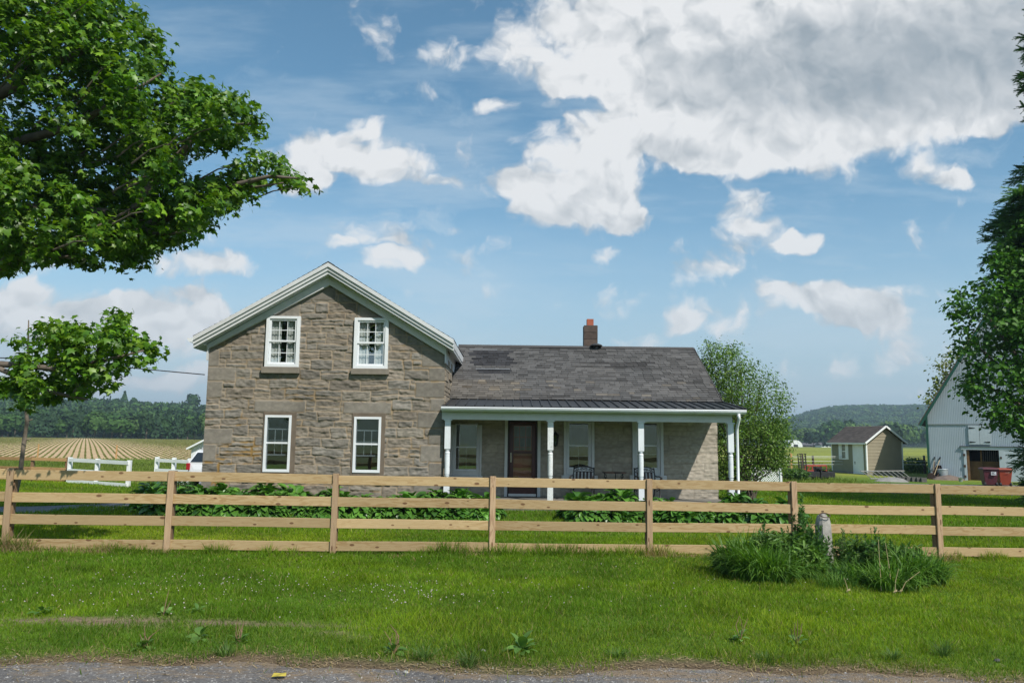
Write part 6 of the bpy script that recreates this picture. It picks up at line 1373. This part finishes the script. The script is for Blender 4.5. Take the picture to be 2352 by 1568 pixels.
# roadside weeds: docks and plantains
DKC=[(.12,.24,.045),(.15,.28,.06),(.095,.20,.04)]
tvb,tfb=leafstrip(5,.30,.7,.3)
def dock(label,px,py,rad,h,ls,n,seed,stalks=0):
    p=G(px,py); T=thing('dock_plant',label,'weed',tuple(p)); V,F,c=rosette('x',LM_weed,seed,n,tvb,tfb,rad,h,ls,(1.2,.25),DKC); npmesh('leaves',V,F,LM_weed,T,fcol=c,smooth=True,world=False)
    if stalks:
        b=MB(); r=random.Random(seed)
        for k in range(stalks): a=r.uniform(0,6.28); hh=r.uniform(.10,.24); b.tube([(0,0,0),(math.cos(a)*.04,math.sin(a)*.04,hh*.6),(math.cos(a)*.10*r.random()+r.uniform(-.05,.05),math.sin(a)*.05,hh)],[.004,.0035,.002],5)
        b.build('seed_stalk',plain('reddish_stalk',(.24,.15,.09),.8,.2,6,0),T,world=False)
dock('broad leaved light green weed in the middle of the gravel edge',1197,1500,.07,.08,.135,17,1)
dock('weed with dry reddish stalks at the gravel edge left of centre',905,1500,.06,.05,.085,12,2,6); dock('weed with tall bare stalks in the grass at lower left',550,1478,.06,.05,.075,11,3,7)
dock('broad weed at the lower left grass edge',330,1490,.06,.05,.085,11,4,5); dock('small weed with thin stalks at the lower right grass edge',1830,1480,.05,.05,.075,9,5,4); dock('narrow leaved weed left of the small stalky one at lower right',1700,1470,.04,.06,.085,8,6,3); dock('leafy weed in the bare dirt strip at far left',100,1408,.08,.05,.08,13,7); dock('leafy weed in the dirt strip left of the thin stalk',375,1412,.06,.04,.075,9,8,2); dock('leafy weed along the dirt strip near its right end',455,1405,.06,.04,.075,8,9)
dock('pale broad leaf weed standing in the verge at lower left',460,1470,.03,.06,.13,6,10)
# coarse grass tufts at the gravel edge
for k,(px,py,lb) in enumerate(((975,1515,'spiky grass tuft on the gravel edge below centre'),(1420,1510,'small grass tuft on the gravel right of centre'),(1760,1520,'thin grass tuft on the gravel at lower right'),(2165,1505,'spreading grass tuft on the gravel at far lower right'),(2050,1515,'thin grass tuft left of the spreading one at far lower right'),(520,1505,'grass tuft at the gravel edge at lower left'),(1080,1530,'small low grass tuft on the gravel just left of the broad leaved weed'))):
    p=G(px,py); g=np.random.default_rng(k+50); tv_,tf_=blade_t(4,1.5,.012); m=90; an=g.uniform(0,6.28,m); r=.07*np.sqrt(g.uniform(0,1,m)); P=np.stack([r*np.cos(an),r*np.sin(an),0*an],1); X,Y,Z=frames(np.tile([0,0,1.],(m,1))+g.normal(0,.25,(m,3)),np.stack([np.cos(an),np.sin(an),0*an],1)); sc=.16*g.uniform(.4,1.2,m)*(.7 if k in(1,2,4) else 1)
    V,F=cat(tv_,[tf_],P,X,Y,Z,np.stack([np.full(m,.22),sc,sc],1)); o=npmesh('grass_tuft',V,F,LM_weed,fcol=rep(np.array([.09,.17,.035])*g.uniform(.7,1.3,(m,1)),len(tf_))); o.location=p; tag(o,lb,'grass tuft')
# pebbles and a fallen leaf on the gravel
PB=plain('pale_pebble',(.36,.35,.33),.85,.2,30,.2)
for k,(px,py,s,lb) in enumerate(((932,1545,.020,'pale flat pebble on the gravel left of centre'),(1001,1559,.022,'dark grey pointed stone on the gravel below centre'),(1045,1549,.012,'tiny pale pebble right of the dark pointed stone'),(2290,1518,.022,'dark clod on the gravel at far lower right'),(1110,1495,.020,'grey stone half hidden at the grass edge near the centre'))):
    p=G(px,py); b=MB(); r=random.Random(k); pr=[(0,-.5),(.8,-.3),(1,.1),(.7,.5),(0,.7)]; b.lathe([(a*s*r.uniform(.9,1.1),z*s) for a,z in pr],(0,0,0),7,1.3,.9,caps=False); o=b.build('pebble',PB if k in(0,2,4) else plain('dark_stone',(.07,.068,.07),.85,.2,30,.2)); o.location=p+Vector((0,0,s*.3)); o.rotation_euler=(0,r.uniform(-.3,.3),r.uniform(0,3)); tag(o,lb,'stone')
p=G(641,1559); b=MB(); b.add([(-.05,-.02,.01),(0,-.035,.02),(.05,-.01,.015),(.045,.025,.03),(0,.035,.022),(-.045,.02,.028)],[(0,1,4,5),(1,2,3,4)]); o=b.build('fallen_leaf',plain('yellow_leaf',(.42,.34,.05),.6,.2,20,0)); o.location=p+Vector((0,0,.012)); tag(o,'crumpled yellow leaf lying on the gravel at the bottom edge','leaf')
# ---------------------------------------------------------------- maple on the left
BARK=plain('maple_bark',(.13,.105,.082),.9,.3,6,.8,30,coord='pos')
LM_maple=leafmat('maple_leaf',.38,.42,.45,trc=(1.1,1.15,.3))
mlv=np.array([(0,0,0),(.16,.08,.0),(.46,.02,-.05),(.34,.26,.03),(.56,.50,-.06),(.26,.52,.03),(.16,.66,.0),(0,1.0,-.10),(-.16,.66,0),(-.26,.52,.03),(-.56,.50,-.06),(-.34,.26,.03),(-.46,.02,-.05),(-.16,.08,0)])
mt=[(0,1,13),(1,2,3),(11,12,13),(3,4,5),(9,10,11),(6,7,8)]; mq=[(1,3,11,13),(3,5,9,11),(5,6,8,9)]
def leaves(C,per,spread,flat,size,cols,mat,parent,name,seed,up=.6,template='maple',out=None,tip=.5):
    g=np.random.default_rng(seed); n=len(C)*per; P=rep(C,per)+g.normal(0,1,(n,3))*np.array([spread,spread,spread*flat]); rel=P-rep(C,per)
    o=nrm(rel+1e-6)*.5; 
    if out is not None: o=o+rep(out,per)*.5
    N=o*.7+np.array([0,0,up])+g.normal(0,.42,(n,3)); D=rel/spread*.4+g.normal(0,.45,(n,3))-np.array([0,0,tip])
    X,Y,Z=frames(N,D); sz=size*g.uniform(.5,1.35,n)
    c=np.array(cols)[g.integers(0,len(cols),n)]*g.uniform(.72,1.3,(n,1))*rep(g.uniform(.82,1.2,(len(C),1)),per)
    if template=='maple': V,F=cat(mlv,[mt,mq],P-Y*sz[:,None]*.5,X,Y,Z,sz); cc=np.concatenate([rep(c,6),rep(c,3)])
    else: tv_,tf_=template; V,F=cat(tv_,[tf_],P-Y*sz[:,None]*.5,X,Y,Z,sz); cc=rep(c,len(tf_))
    return npmesh(name,V,F,mat,parent,fcol=cc)
def crownpts(poly,n,D,thick,seed,edge=55,inset=14,gap=.0,gs=.012):
    g=np.random.default_rng(seed); xs=[p[0] for p in poly]; ys=[p[1] for p in poly]; out=[]
    while len(out)<n:
        m=4000; x=g.uniform(min(xs),max(xs),m); y=g.uniform(min(ys),max(ys),m); ok=inpoly(x,y,poly); x,y=x[ok],y[ok]; d=dpoly(x,y,poly); k=d>inset
        dz=g.uniform(-1,1,len(x)); 
        if gap: k&=(fbm(x*gs+dz*1.7,y*gs+dz*2.3,3,seed)>gap)
        x,y,d,dz=x[k],y[k],d[k],dz[k]; t_=thick*np.sqrt(np.clip(d/edge,0,1))**1.0
        out+=list(np.stack([x,y,D+dz*t_],1))
    a=np.array(out[:n]); return Wn(a[:,0],a[:,1],a[:,2])
MC=[(.075,.178,.011),(.105,.222,.014),(.058,.142,.012),(.155,.275,.02)]
poly=[(288,-10),(301,26),(335,21),(344,56),(378,82),(393,107),(387,133),(406,146),(391,172),(387,185),(412,185),(473,180),(490,198),(524,178),(554,198),(571,215),(593,210),(595,240),(601,262),(636,275),(636,292),(627,307),(599,331),(560,322),(528,352),(500,345),(473,363),(430,372),(424,405),(485,395),(533,382),(537,352),(597,339),(644,357),(687,374),(709,404),(730,430),(722,455),(670,442),(580,447),(584,485),(537,498),(515,511),(468,541),(430,567),(395,575),(357,588),(344,610),(292,631),(258,610),(215,640),(180,615),(99,619),(60,612),(26,636),(0,640),(-60,640),(-60,-60),(280,-60)]
outer=[(-60,-60),(-60,640),(-250,690),(-600,640),(-1000,520),(-1350,100),(-1300,-500),(-900,-1000),(-300,-1150),(150,-800),(330,-400),(310,-60)]
TD=15.6; tb=GY(-560,TD); MT=thing('maple_tree','big leafy maple whose crown hangs into the upper left of the view','tree',tuple(tb))
C1=crownpts(poly,1900,13.7,2.0,1,60,13,.495,.012); C2=crownpts(outer,1100,14.2,3.2,2,250,20)
allC=np.concatenate([C1,C2])
ctr=np.array([tb.x,tb.y,6.5])
leaves(C1,20,.10,.75,.118,MC,LM_maple,MT,'crown',3,.65,out=nrm(C1-ctr)); leaves(C2,30,.3,.75,.16,MC,LM_maple,MT,'crown',4,.65,out=nrm(C2-ctr))
lowp=[(285,716),(280,735),(282,760),(293,738)]
low=[(240,750),(247,727),(262,715),(284,702),(292,722),(288,745),(300,765),(325,770),(355,790),(378,806),(360,830),(335,852),(318,838),(290,830),(282,860),(300,885),(285,905),(262,915),(235,905),(200,912),(165,930),(140,922),(95,925),(60,940),(35,940),(40,910),(10,905),(-30,930),(-60,860),(0,870),(30,850),(30,828),(55,805),(25,790),(40,755),(75,745),(110,735),(165,745),(190,738),(215,752)]
C3=crownpts(low,400,11.95,.9,5,40,6,.515,.02)
leaves(C3,12,.085,.6,.10,MC,LM_maple,MT,'lower_bough_leaves',6,.65)
b=MB(); b.tube([tb+Vector((0,0,-.4)),tb+Vector((.05,0,.6)),tb+Vector((.0,.1,2.2)),tb+Vector((.15,0,4.0)),tb+Vector((.1,.1,6.5)),tb+Vector((.3,0,9.)),tb+Vector((.2,.1,11.5))],[.62,.46,.40,.37,.28,.18,.07],14); b.build('trunk',BARK,MT,smooth=True)
def limb(px,rad,name='limb',D0=13.4,D1=12.6,start=None):
    n=len(px); pts=[W(x,y,D0+(D1-D0)*i/(n-1)) for i,(x,y) in enumerate(px)]
    if start is not None: pts=[start]+pts
    m=len(pts); r=[rad*(1-i/(m-1))**.8+.012 for i in range(m)]; bb=MB(); bb.tube(pts,r,8); return bb.build(name,BARK,MT,smooth=True),pts
st=lambda z:tb+Vector((.1,0,z))
limb([(-250,660),(0,606),(43,595),(107,575),(141,554),(165,548),(230,520),(300,480)],.14,start=st(3.0))
limb([(-200,520),(60,480),(300,495),(330,450),(390,380),(430,338),(455,305),(476,275)],.13,start=st(4.0))
limb([(-150,560),(150,560),(300,540),(420,480),(500,440),(540,425),(620,405),(690,410)],.11,start=st(3.6))
limb([(-150,300),(30,200),(120,150),(200,110),(270,60)],.12,start=st(5.0)); limb([(-150,400),(60,320),(170,290),(290,220),(370,170)],.10,start=st(4.6)); limb([(-300,0),(-150,-300),(0,-550)],.13,start=st(6.5)); limb([(-700,0),(-850,-350),(-900,-600)],.12,start=st(6.5)); limb([(-800,350),(-1050,200)],.12,start=st(4.8)); limb([(40,600),(90,588),(150,590),(200,596)],.04); limb([(300,540),(330,535),(400,537),(440,525)],.03); limb([(476,275),(500,290),(560,285),(610,285)],.028); limb([(540,425),(590,430),(650,420)],.02)
limb([(-200,820),(0,836),(60,840),(128,847),(160,845),(192,839),(215,815),(240,790),(270,745)],.045,D0=11.8,D1=11.5,start=st(3.0)); limb([(-200,830),(0,847),(80,882),(120,900),(167,911),(202,917)],.04,D0=11.8,D1=11.5,start=st(2.95)); limb([(192,839),(250,825),(330,805)],.025,D0=11.6,D1=11.5); limb([(167,911),(180,885),(178,870)],.016,D0=11.5,D1=11.5)
g=np.random.default_rng(5); bb=MB()
for q in g.choice(len(C1),150,replace=False):
    p=Vector(C1[q]); t0=p+Vector((ctr-C1[q])).normalized()*g.uniform(.5,1.1)+Vector((0,0,-.25)); bb.tube([t0,(t0+p)/2+Vector((0,0,.06)),p],[.018,.012,.006],5)
bb.build('twigs',BARK,MT)['kind']='stuff'
# ---------------------------------------------------------------- trees at the right edge
LM_dark=leafmat('dark_tree_leaf',.25,.5,.3,trc=(1.0,1.1,.35))
leafd=(np.array([(0,0,0),(.40,.30,.04),(.30,.72,.02),(0,1.05,-.08),(-.30,.72,.02),(-.40,.30,.04)]),[(0,1,2,3),(0,3,4,5)])
DD=25.2; tb2=GY(2460,DD); RM=thing('broadleaf_tree','dark green broadleaf tree overlapping the barn at the right edge','tree',tuple(tb2))
poly=[(2180,690),(2170,700),(2182,722),(2176,742),(2200,768),(2194,800),(2212,828),(2230,840),(2190,876),(2192,905),(2205,925),(2236,935),(2262,960),(2275,985),(2312,990),(2335,1012),(2370,1005),(2420,1020),(2600,980),(2660,800),(2600,500),(2450,430),(2360,480),(2318,520),(2292,575),(2262,625),(2240,650),(2205,665)]
C4=crownpts(poly,980,DD,1.8,11,55,7,.40,.014); DC=[(.06,.16,.016),(.085,.20,.022),(.047,.13,.016)]
leaves(C4,26,.2,.7,.135,DC,LM_dark,RM,'crown',12,.6,leafd)
b=MB(); b.tube([tb2+Vector((0,0,-.3)),tb2+Vector((0,0,1.8)),tb2+Vector((-.3,0,4)),tb2+Vector((-.5,0,6.5))],[.3,.24,.18,.06],10)
for px,py in ((2250,700),(2230,780),(2260,880),(2330,960),(2400,700)): e=W(px,py,DD-.2); b.tube([tb2+Vector((-.1,0,2.6)),tb2+Vector(((e.x-tb2.x)*.5,0,(e.z-tb2.z)*.55+1)),e],[.11,.07,.015],7)
b.build('trunk',BARK,RM,smooth=True)
SD=26.; sb=GY(2535,SD); SP=thing('spruce_tree','tall dark spruce with drooping branches along the right edge','tree',tuple(sb))
g=np.random.default_rng(21); b=MB(); b.tube([sb+Vector((0,0,-.2)),sb+Vector((0,0,8)),sb+Vector((0,0,16)),sb+Vector((0,0,26.3))],[.30,.2,.1,.02],9); b.build('trunk',BARK,SP,smooth=True)
Ps=[];Ds=[];Ss=[]; bb=MB(); z=.6; k=0
while z<26:
    L0=float(np.interp(z,[0,2,4.4,6,8.5,11,11.5,12.2,15,27],[2.3,2.3,2.0,2.6,2.9,2.95,2.1,1.8,1.5,.1]))
    for j in range(7 if z<15 else 5):
        a=g.uniform(0,6.28); L=max(.15,L0*g.uniform(.72,1.08)); d=np.array([math.cos(a),math.sin(a),0]); rise=.25 if z>14 else -.02
        pts=[np.array([0,0,z])+d*L*s+np.array([0,0,L*(rise*s-.42*s*s*(1 if z<14 else .3)+.20*s**3)]) for s in np.linspace(0,1,7)]
        bb.tube([Vector(p)+sb for p in pts],[.028,.024,.02,.016,.012,.008,.004],4,caps=False)
        n=int(L/.055)+2; s=np.linspace(.12,1,n); pp=np.array(pts); i0=np.minimum((s*6).astype(int),5); P=pp[i0]+(pp[i0+1]-pp[i0])*((s*6-i0)[:,None]); sd=np.array([-d[1],d[0],0])
        for sg in (-1,1):
            D_=d*.75+sd*sg*g.uniform(.5,1.0,(n,1))+np.array([0,0,1.])*g.normal(-.18,.16,(n,1)); Ps.append(P); Ds.append(D_); Ss.append(L*.30*(1.15-s*.75)*g.uniform(.7,1.2,n)+.10)
        Ps.append(P[-1:]); Ds.append(d[None]+np.array([[0,0,.15]])); Ss.append(np.array([.26]))
    z+=g.uniform(.20,.30)
bb.build('branches',BARK,SP)['kind']='stuff'
P=np.concatenate(Ps)+np.array(sb); D_=nrm(np.concatenate(Ds)); sz=np.concatenate(Ss)
# a spray: needle tufts along a drooping twig
tv_=[];tf_=[]; rg=np.random.default_rng(3)
for i in range(11):
    y=.08+.92*i/10; 
    for sg in (-1,1):
        w_=.16*(1.1-.6*y); zz=rg.uniform(-.05,.05); o_=len(tv_); tv_+=[(0,y-.05,-.10*y*y),(sg*w_*.9,y+.09,-.10*y*y+zz-.02),(sg*w_,y+.15,-.10*y*y+zz-.03),(0,y+.07,-.10*y*y+.02)]; tf_.append((o_,o_+1,o_+2,o_+3))
tv_=np.array(tv_); n=len(P); X,Y,Z=frames(np.tile([0,0,1.],(n,1))+g.normal(0,.3,(n,3)),D_); 
V,F=cat(tv_,[tf_],P,X,Y,Z,np.stack([np.maximum(sz,.35),sz,sz],1)); c=np.array([(.075,.175,.058),(.095,.205,.065),(.06,.145,.052),(.13,.24,.08)])[g.integers(0,4,n)]*g.uniform(.75,1.25,(n,1))
npmesh('needle_sprays',V,F,leafmat('spruce_needle',.28,.5,.35),SP,fcol=rep(c,len(tf_)))
# ---------------------------------------------------------------- tall shrub at the right end of the porch
BD=25.0; bb_=G(1690,1113); bbp=GY(1700,BD); BU=thing('tall_shrub','tall airy green shrub behind the right end of the porch','shrub',tuple(bbp))
poly=[(1613,780),(1640,783),(1655,798),(1690,781),(1700,800),(1712,820),(1730,835),(1760,850),(1780,845),(1795,868),(1812,880),(1805,903),(1827,906),(1822,930),(1826,953),(1815,985),(1822,1010),(1810,1030),(1812,1060),(1800,1085),(1770,1078),(1752,1075),(1745,1125),(1600,1125),(1600,960),(1590,900),(1604,830),(1622,812)]
lf=(np.array([(0,0,0),(.22,.45,.05),(0,1.05,-.04),(-.22,.45,.05)]),[(0,1,2,3)])
C5=crownpts(poly,1500,BD,1.25,31,60,5,.44,.022); C6=C5[(C5[:,2]<3.2)|(C5[:,0]<7.7)]
LM_sh=leafmat('shrub_leaf',.32,.5,.3,trc=(1.1,1.15,.4)); SC=[(.10,.195,.028),(.135,.24,.038),(.075,.15,.024),(.165,.255,.05)]
leaves(C5,11,.13,.9,.09,SC,LM_sh,BU,'foliage',32,.5,lf); leaves(C6,8,.17,.9,.09,SC,LM_sh,BU,'foliage',33,.5,lf)
g=np.random.default_rng(9); b=MB()
for q in g.choice(len(C5),110,replace=False):
    e=Vector(C5[q]); s0=bbp+Vector((g.normal(0,.18),g.normal(0,.18),-.05)); m1=s0+(e-s0)*.35+Vector(((e.x-s0.x)*-.12,0,.25)); m2=s0+(e-s0)*.7+Vector((0,0,.18)); b.tube([s0,m1,m2,e],[.024,.017,.011,.004],5)
b.build('stems',plain('shrub_bark',(.10,.08,.062),.9,.3,6,.2,coord='pos'),BU)['kind']='stuff'
# tree behind the barn
TBD=72; tq=GY(2190,TBD); TT=thing('yellowish_tree','thin yellowish green tree showing behind the barn roof edge','tree',tuple(tq))
poly=[(2196,798),(2180,805),(2168,800),(2160,822),(2142,822),(2146,845),(2160,858),(2140,862),(2150,885),(2132,905),(2120,905),(2125,930),(2150,935),(2180,900),(2230,930),(2300,880),(2290,800),(2240,770)]
C7=crownpts(poly,170,TBD,1.6,41,40,4,.42,.03); leaves(C7,16,.42,.7,.26,[(.16,.20,.045),(.12,.17,.035),(.20,.22,.06)],LM_sh,TT,'crown',42,.5,leafd)
b=MB(); b.tube([tq,tq+Vector((0,0,4)),tq+Vector((.3,0,8))],[.22,.16,.06],8)
for q in C7[::4]: b.tube([tq+Vector((0,0,3.5)),(tq+Vector((0,0,4.5))+Vector(q))/2,Vector(q)],[.08,.05,.015],5)
b.build('trunk',BARK,TT)
# ---------------------------------------------------------------- hills and woods
HILLM=plain('hill_floor',(.03,.055,.018),.95,.3,.02,0,coord='pos')
def hill(name,ridge,Dr,Db,zb,ext=300,Dback=None):
    px=[p[0] for p in ridge]; R_=[W(a,b_,Dr) for a,b_ in ridge]; rows=[]
    for s in np.linspace(0,1,9):
        row=[]
        for (a,b_),P in zip(ridge,R_): Y=Db+(Dr-Db)*s; x=P.x*(Y/Dr); row.append((x,Y,zb+(P.z-9-zb)*(s*s*(3-2*s))*1.0+ (0 if s<1 else 0)))
        rows.append(row)
    rows.append([(x*1.15,y+ext,z*.7) for x,y,z in rows[-1]]); rows.append([(x*1.4,y+ext*2.5,-2) for x,y,z in rows[-2]])
    k=len(ridge); ii=np.arange(len(rows)*k).reshape(len(rows),k); F=np.stack([ii[:-1,:-1],ii[:-1,1:],ii[1:,1:],ii[1:,:-1]],-1).reshape(-1,4)
    o=npmesh(name,np.array(rows).reshape(-1,3),[F],HILLM,smooth=True); return tag(o,kind='structure'),np.array(rows)
lr=[(-500,905),(-200,915),(0,921),(80,925),(160,926),(240,923),(290,929),(340,932),(400,934),(440,934),(520,932),(700,935),(900,940),(1250,952),(1500,965)]
lh,lrow=hill('hills',lr,640,330,.8)
rr_=[(1450,1000),(1600,992),(1700,980),(1780,973),(1825,963),(1855,954),(1883,947),(1915,940.5),(1960,939),(2000,938),(2060,937.5),(2125,936),(2300,931),(2600,931),(2900,940)]
rh,rrow=hill('hills',rr_,1500,720,.5,500)
# crowns: unit tree built of many leaf-clump faces
def crown_template(seed,n,conifer=False):
    g=np.random.default_rng(seed); u=nrm(g.normal(size=(n,3))); u[:,2]=np.where(u[:,2]<-.55,-u[:,2],u[:,2]); lumps=nrm(g.normal(size=(7,3))); 
    r=.62+.38*np.max(np.clip(u@lumps.T,0,1)**5,axis=1)+g.uniform(-.07,.07,n)
    P=u*r[:,None]*np.array([.5,.5,.5])+np.array([0,0,.55])
    if conifer: t=g.uniform(0,1,n)**.8; a=g.uniform(0,6.28,n); rr=(1-t)*.40*g.uniform(.75,1.1,n); P=np.stack([rr*np.cos(a),rr*np.sin(a),.08+t*.95],1); u=nrm(np.stack([np.cos(a),np.sin(a),.5+0*a],1))
    N=u+g.normal(0,.35,(n,3)); X,Y,Z=frames(N); s=.13 if not conifer else .10; q=np.array([(-.5,-.5,0),(.5,-.35,.1),(.55,.5,0),(-.4,.5,.1)]); V,F=cat(q,[[(0,1,2,3)]],P,X,Y,Z,s*g.uniform(.6,1.3,n)); return V,F[0],n
LM_far=leafmat('far_foliage',.15,.7,.15)
TPL=[crown_template(s,130) for s in range(6)]+[crown_template(s,130,True) for s in (7,8)]
TPS=[crown_template(s+20,46) for s in range(5)]+[crown_template(27,46,True)]
def forest(name,label,P,H,Wd,cols,seed,tpls,con=.12):
    g=np.random.default_rng(seed); n=len(P); nb=len(tpls); k=g.integers(0,nb-(2 if nb==8 else 1),n); c_=g.uniform(size=n)<con; k[c_]=nb-1
    Vs=[];Fs=[];Cs=[];off=0
    for j in range(nb):
        m=np.where(k==j)[0]
        if not len(m): continue
        tv_,tf_,nf=tpls[j]; a=g.uniform(0,6.28,len(m)); X=np.stack([np.cos(a),np.sin(a),0*a],1); Y=np.stack([-np.sin(a),np.cos(a),0*a],1); Z=np.tile([0,0,1.],(len(m),1)); w_=Wd[m]*(.7 if j==nb-1 else 1)
        V,F=cat(tv_,[tf_],P[m],X,Y,Z,np.stack([w_,w_,H[m]],1)); Vs.append(V); Fs.append(F[0]+off); off+=len(V)
        c=np.array(cols)[g.integers(0,len(cols),len(m))]*g.uniform(.75,1.25,(len(m),1)); c=np.where(c_[m][:,None],np.array([.022,.05,.022]),c); cc=rep(c,nf)*g.uniform(.75,1.25,(len(m)*nf,1)); Cs.append(cc)
    return tag(npmesh(name,np.concatenate(Vs),[np.concatenate(Fs)],LM_far,fcol=np.concatenate(Cs)),label,'woods',kind='stuff')
def onrows(rows,n,seed,u0,u1,v0=.0,v1=1.):
    g=np.random.default_rng(seed); nr=9; u=g.uniform(u0,u1,n)*(rows.shape[1]-1); v=np.clip(v0+(v1-v0)*g.uniform(0,1,n),0,.9999)*(nr-1); ui=np.minimum(u.astype(int),rows.shape[1]-2); vi=np.minimum(v.astype(int),nr-2); fu=(u-ui)[:,None]; fv=(v-vi)[:,None]
    return (rows[vi,ui]*(1-fu)+rows[vi,ui+1]*fu)*(1-fv)+(rows[vi+1,ui]*(1-fu)+rows[vi+1,ui+1]*fu)*fv
g=np.random.default_rng(77); FC=[(.038,.085,.018),(.05,.11,.022),(.03,.07,.018),(.065,.12,.028),(.045,.09,.03)]
def fill(rows,n,seed,u0,u1,hm,wm,name,label,tpl=TPS,v0=0.,con=.1):
    P=onrows(rows,n,seed,u0,u1,v0); g=np.random.default_rng(seed+1); forest(name,label,P-np.array([0,0,1.5]),hm*g.uniform(.7,1.3,n),wm*g.uniform(.7,1.3,n),FC,seed+2,tpl,con)
fill(lrow,1500,1,.04,.62,11,11,'woods','far wooded hillside covered in green trees behind the crop field',v0=0.,con=.14); fill(lrow,350,7,.62,1,11,14,'woods','far wooded hillside continuing behind the stone house')
fill(rrow,3400,3,.18,.97,14,19,'woods','long flat topped wooded hill beyond the right meadow',con=.02)
# mid wood in front of the right hill
n=260; px=g.uniform(1560,2420,n); D=g.uniform(470,700,n); P=Wn(px,np.full(n,1025),D); P[:,2]=gz(P[:,0],P[:,1]); hh=g.uniform(9,17,n)*(.7+.6*fbm(px*.012,px*0,3,5))
forest('woods','band of trees at the far edge of the right meadow below the hill',P,hh,hh*g.uniform(.7,1.0,n),[(.04,.095,.02),(.06,.125,.025),(.085,.15,.035),(.035,.08,.02)],9,TPL,.06)
# trees one can tell apart along the edge of the crop field
def lonetree(name,label,group,px,D,h,w_,k,col,seed):
    p=GY(px,D); T=thing(name,label,'tree',tuple(p),0,group); g=np.random.default_rng(seed); tv_,tf_,nf=TPL2[k]; V=tv_*np.array([w_,w_,h]); npmesh('crown',V,[np.array(tf_)],LM_far,T,fcol=np.array(col)*g.uniform(.7,1.3,(nf,1)),world=False)
    b=MB(); b.tube([(0,0,-.3),(.1,0,h*.3),(0,.1,h*.7)],[h*.03,h*.024,h*.01],6); b.build('trunk',BARK,T,world=False); return T
TPL2=[crown_template(s+40,340) for s in range(6)]+[crown_template(s+50,300,True) for s in range(2)]
rt=random.Random(31); cols=[(.045,.10,.02),(.055,.115,.025),(.035,.08,.02),(.065,.12,.03),(.03,.065,.022)]
kinds=['round','pale','dark','broad']
px=-70; i=0
while px<475:
    con=rt.random()<.30; D=rt.uniform(255,285); h=rt.uniform(6.5,9.2)*(1.05 if con else 1); w_=rt.uniform(5,8.5)*(.85 if con else 1); k=rt.choice((6,7)) if con else rt.randrange(6); ci=rt.randrange(5)
    if con: lonetree('conifer_tree','dark green conifer in the tree row behind the crop field','conifers in the row behind the crop field',px,D,h*1.1,w_*1.25,k,(.03,.065,.028),i)
    else: lonetree('field_edge_tree',['mid green','fresh green','dark green','yellowish green','deep green'][ci]+' leafy tree in the row behind the crop field','leafy trees in the row behind the crop field',px,D,h,w_*1.25,k,cols[ci],i)
    px+=rt.uniform(13,24); i+=1
for px,h,k,lb in ((285,13,6,'tall dark conifer standing above the ridge over the crop field'),(265,9,2,'small round tree on the ridge skyline left of the tall conifer'),(309,9,3,'bushy tree on the ridge skyline right of the tall conifer'),(443,12,1,'large round tree on the ridge skyline next to the house corner')):
    p=W(px,930,560); T=thing('ridge_tree',lb,'tree',(p.x,560,p.z-4)); tv_,tf_,nf=TPL2[k]; w_=h*(.8 if k<6 else .9); npmesh('crown',tv_*np.array([w_,w_,h]),[np.array(tf_)],LM_far,T,fcol=np.array((.035,.08,.02))*rng.uniform(.7,1.3,(nf,1)),world=False); b=MB(); b.tube([(0,0,-3),(0,0,h*.6)],[.3,.1],6); b.build('trunk',BARK,T,world=False)
lonetree('dark_conifer','broad dark conifer between the distant arched barn and farmhouse',None,1868,400,7.4,10,1,(.022,.05,.024),91); lonetree('dark_conifer','dark rounded conifer behind the right side of the tan shed',None,2052,330,10.2,9.5,1,(.02,.045,.022),92)
lonetree('small_round_tree','small dark round tree before the distant white farmhouse',None,1901,405,3.4,5.5,3,(.025,.06,.025),93)
p=GY(2098,64); bushy('meadow_bush','low bright green bush by the wire fence near the barn corner','shrub',p,1.0,.7,1.1,1500,leaf4,[(.10,.19,.035),(.08,.16,.03)],13,LM_weed,sz=.16)
p=GY(1820,44.5); bushy('meadow_bush','rounded low leafy bush in front of the trailer ramp','shrub',p,.85,.7,.68,2200,leaf4,[(.06,.13,.025),(.08,.16,.03)],14,LM_weed,sz=.11)
# wooded ridge across the road, seen only in the window panes
bk=[(x,-420-40*math.sin(x*.004),z) for x,z in zip(np.linspace(-900,900,25),18+16*fbm(np.linspace(0,9,25),np.zeros(25),3,4))]
rows=[[(x,y+220,0.) for x,y,z in bk],[(x,y+90,z*.45) for x,y,z in bk],bk,[(x,y-300,-2) for x,y,z in bk]]; k=25; ii=np.arange(100).reshape(4,25); F=np.stack([ii[:-1,:-1],ii[:-1,1:],ii[1:,1:],ii[1:,:-1]],-1).reshape(-1,4)
tag(npmesh('hills',np.array(rows).reshape(-1,3),[F],HILLM,smooth=True),kind='structure')
# ---------------------------------------------------------------- air
b=MB(); b.box(-4400,4400,-4400,4400,-4,140); hm=bpy.data.materials.new('air_haze'); hm.use_nodes=True; t=NT(hm.node_tree)
for n in list(t.N):
    if n.type!='OUTPUT_MATERIAL': t.N.remove(n)
o=[n for n in t.N if n.type=='OUTPUT_MATERIAL'][0]; pv=t.n('ShaderNodeVolumePrincipled'); pv.inputs['Color'].default_value=(.62,.80,.95,1); pv.inputs['Density'].default_value=.00034; pv.inputs['Anisotropy'].default_value=.2; t.l(pv.outputs[0],o.inputs['Volume'])
tag(b.build('haze',hm),'thin pale blue air haze over the far hills','haze',kind='stuff')
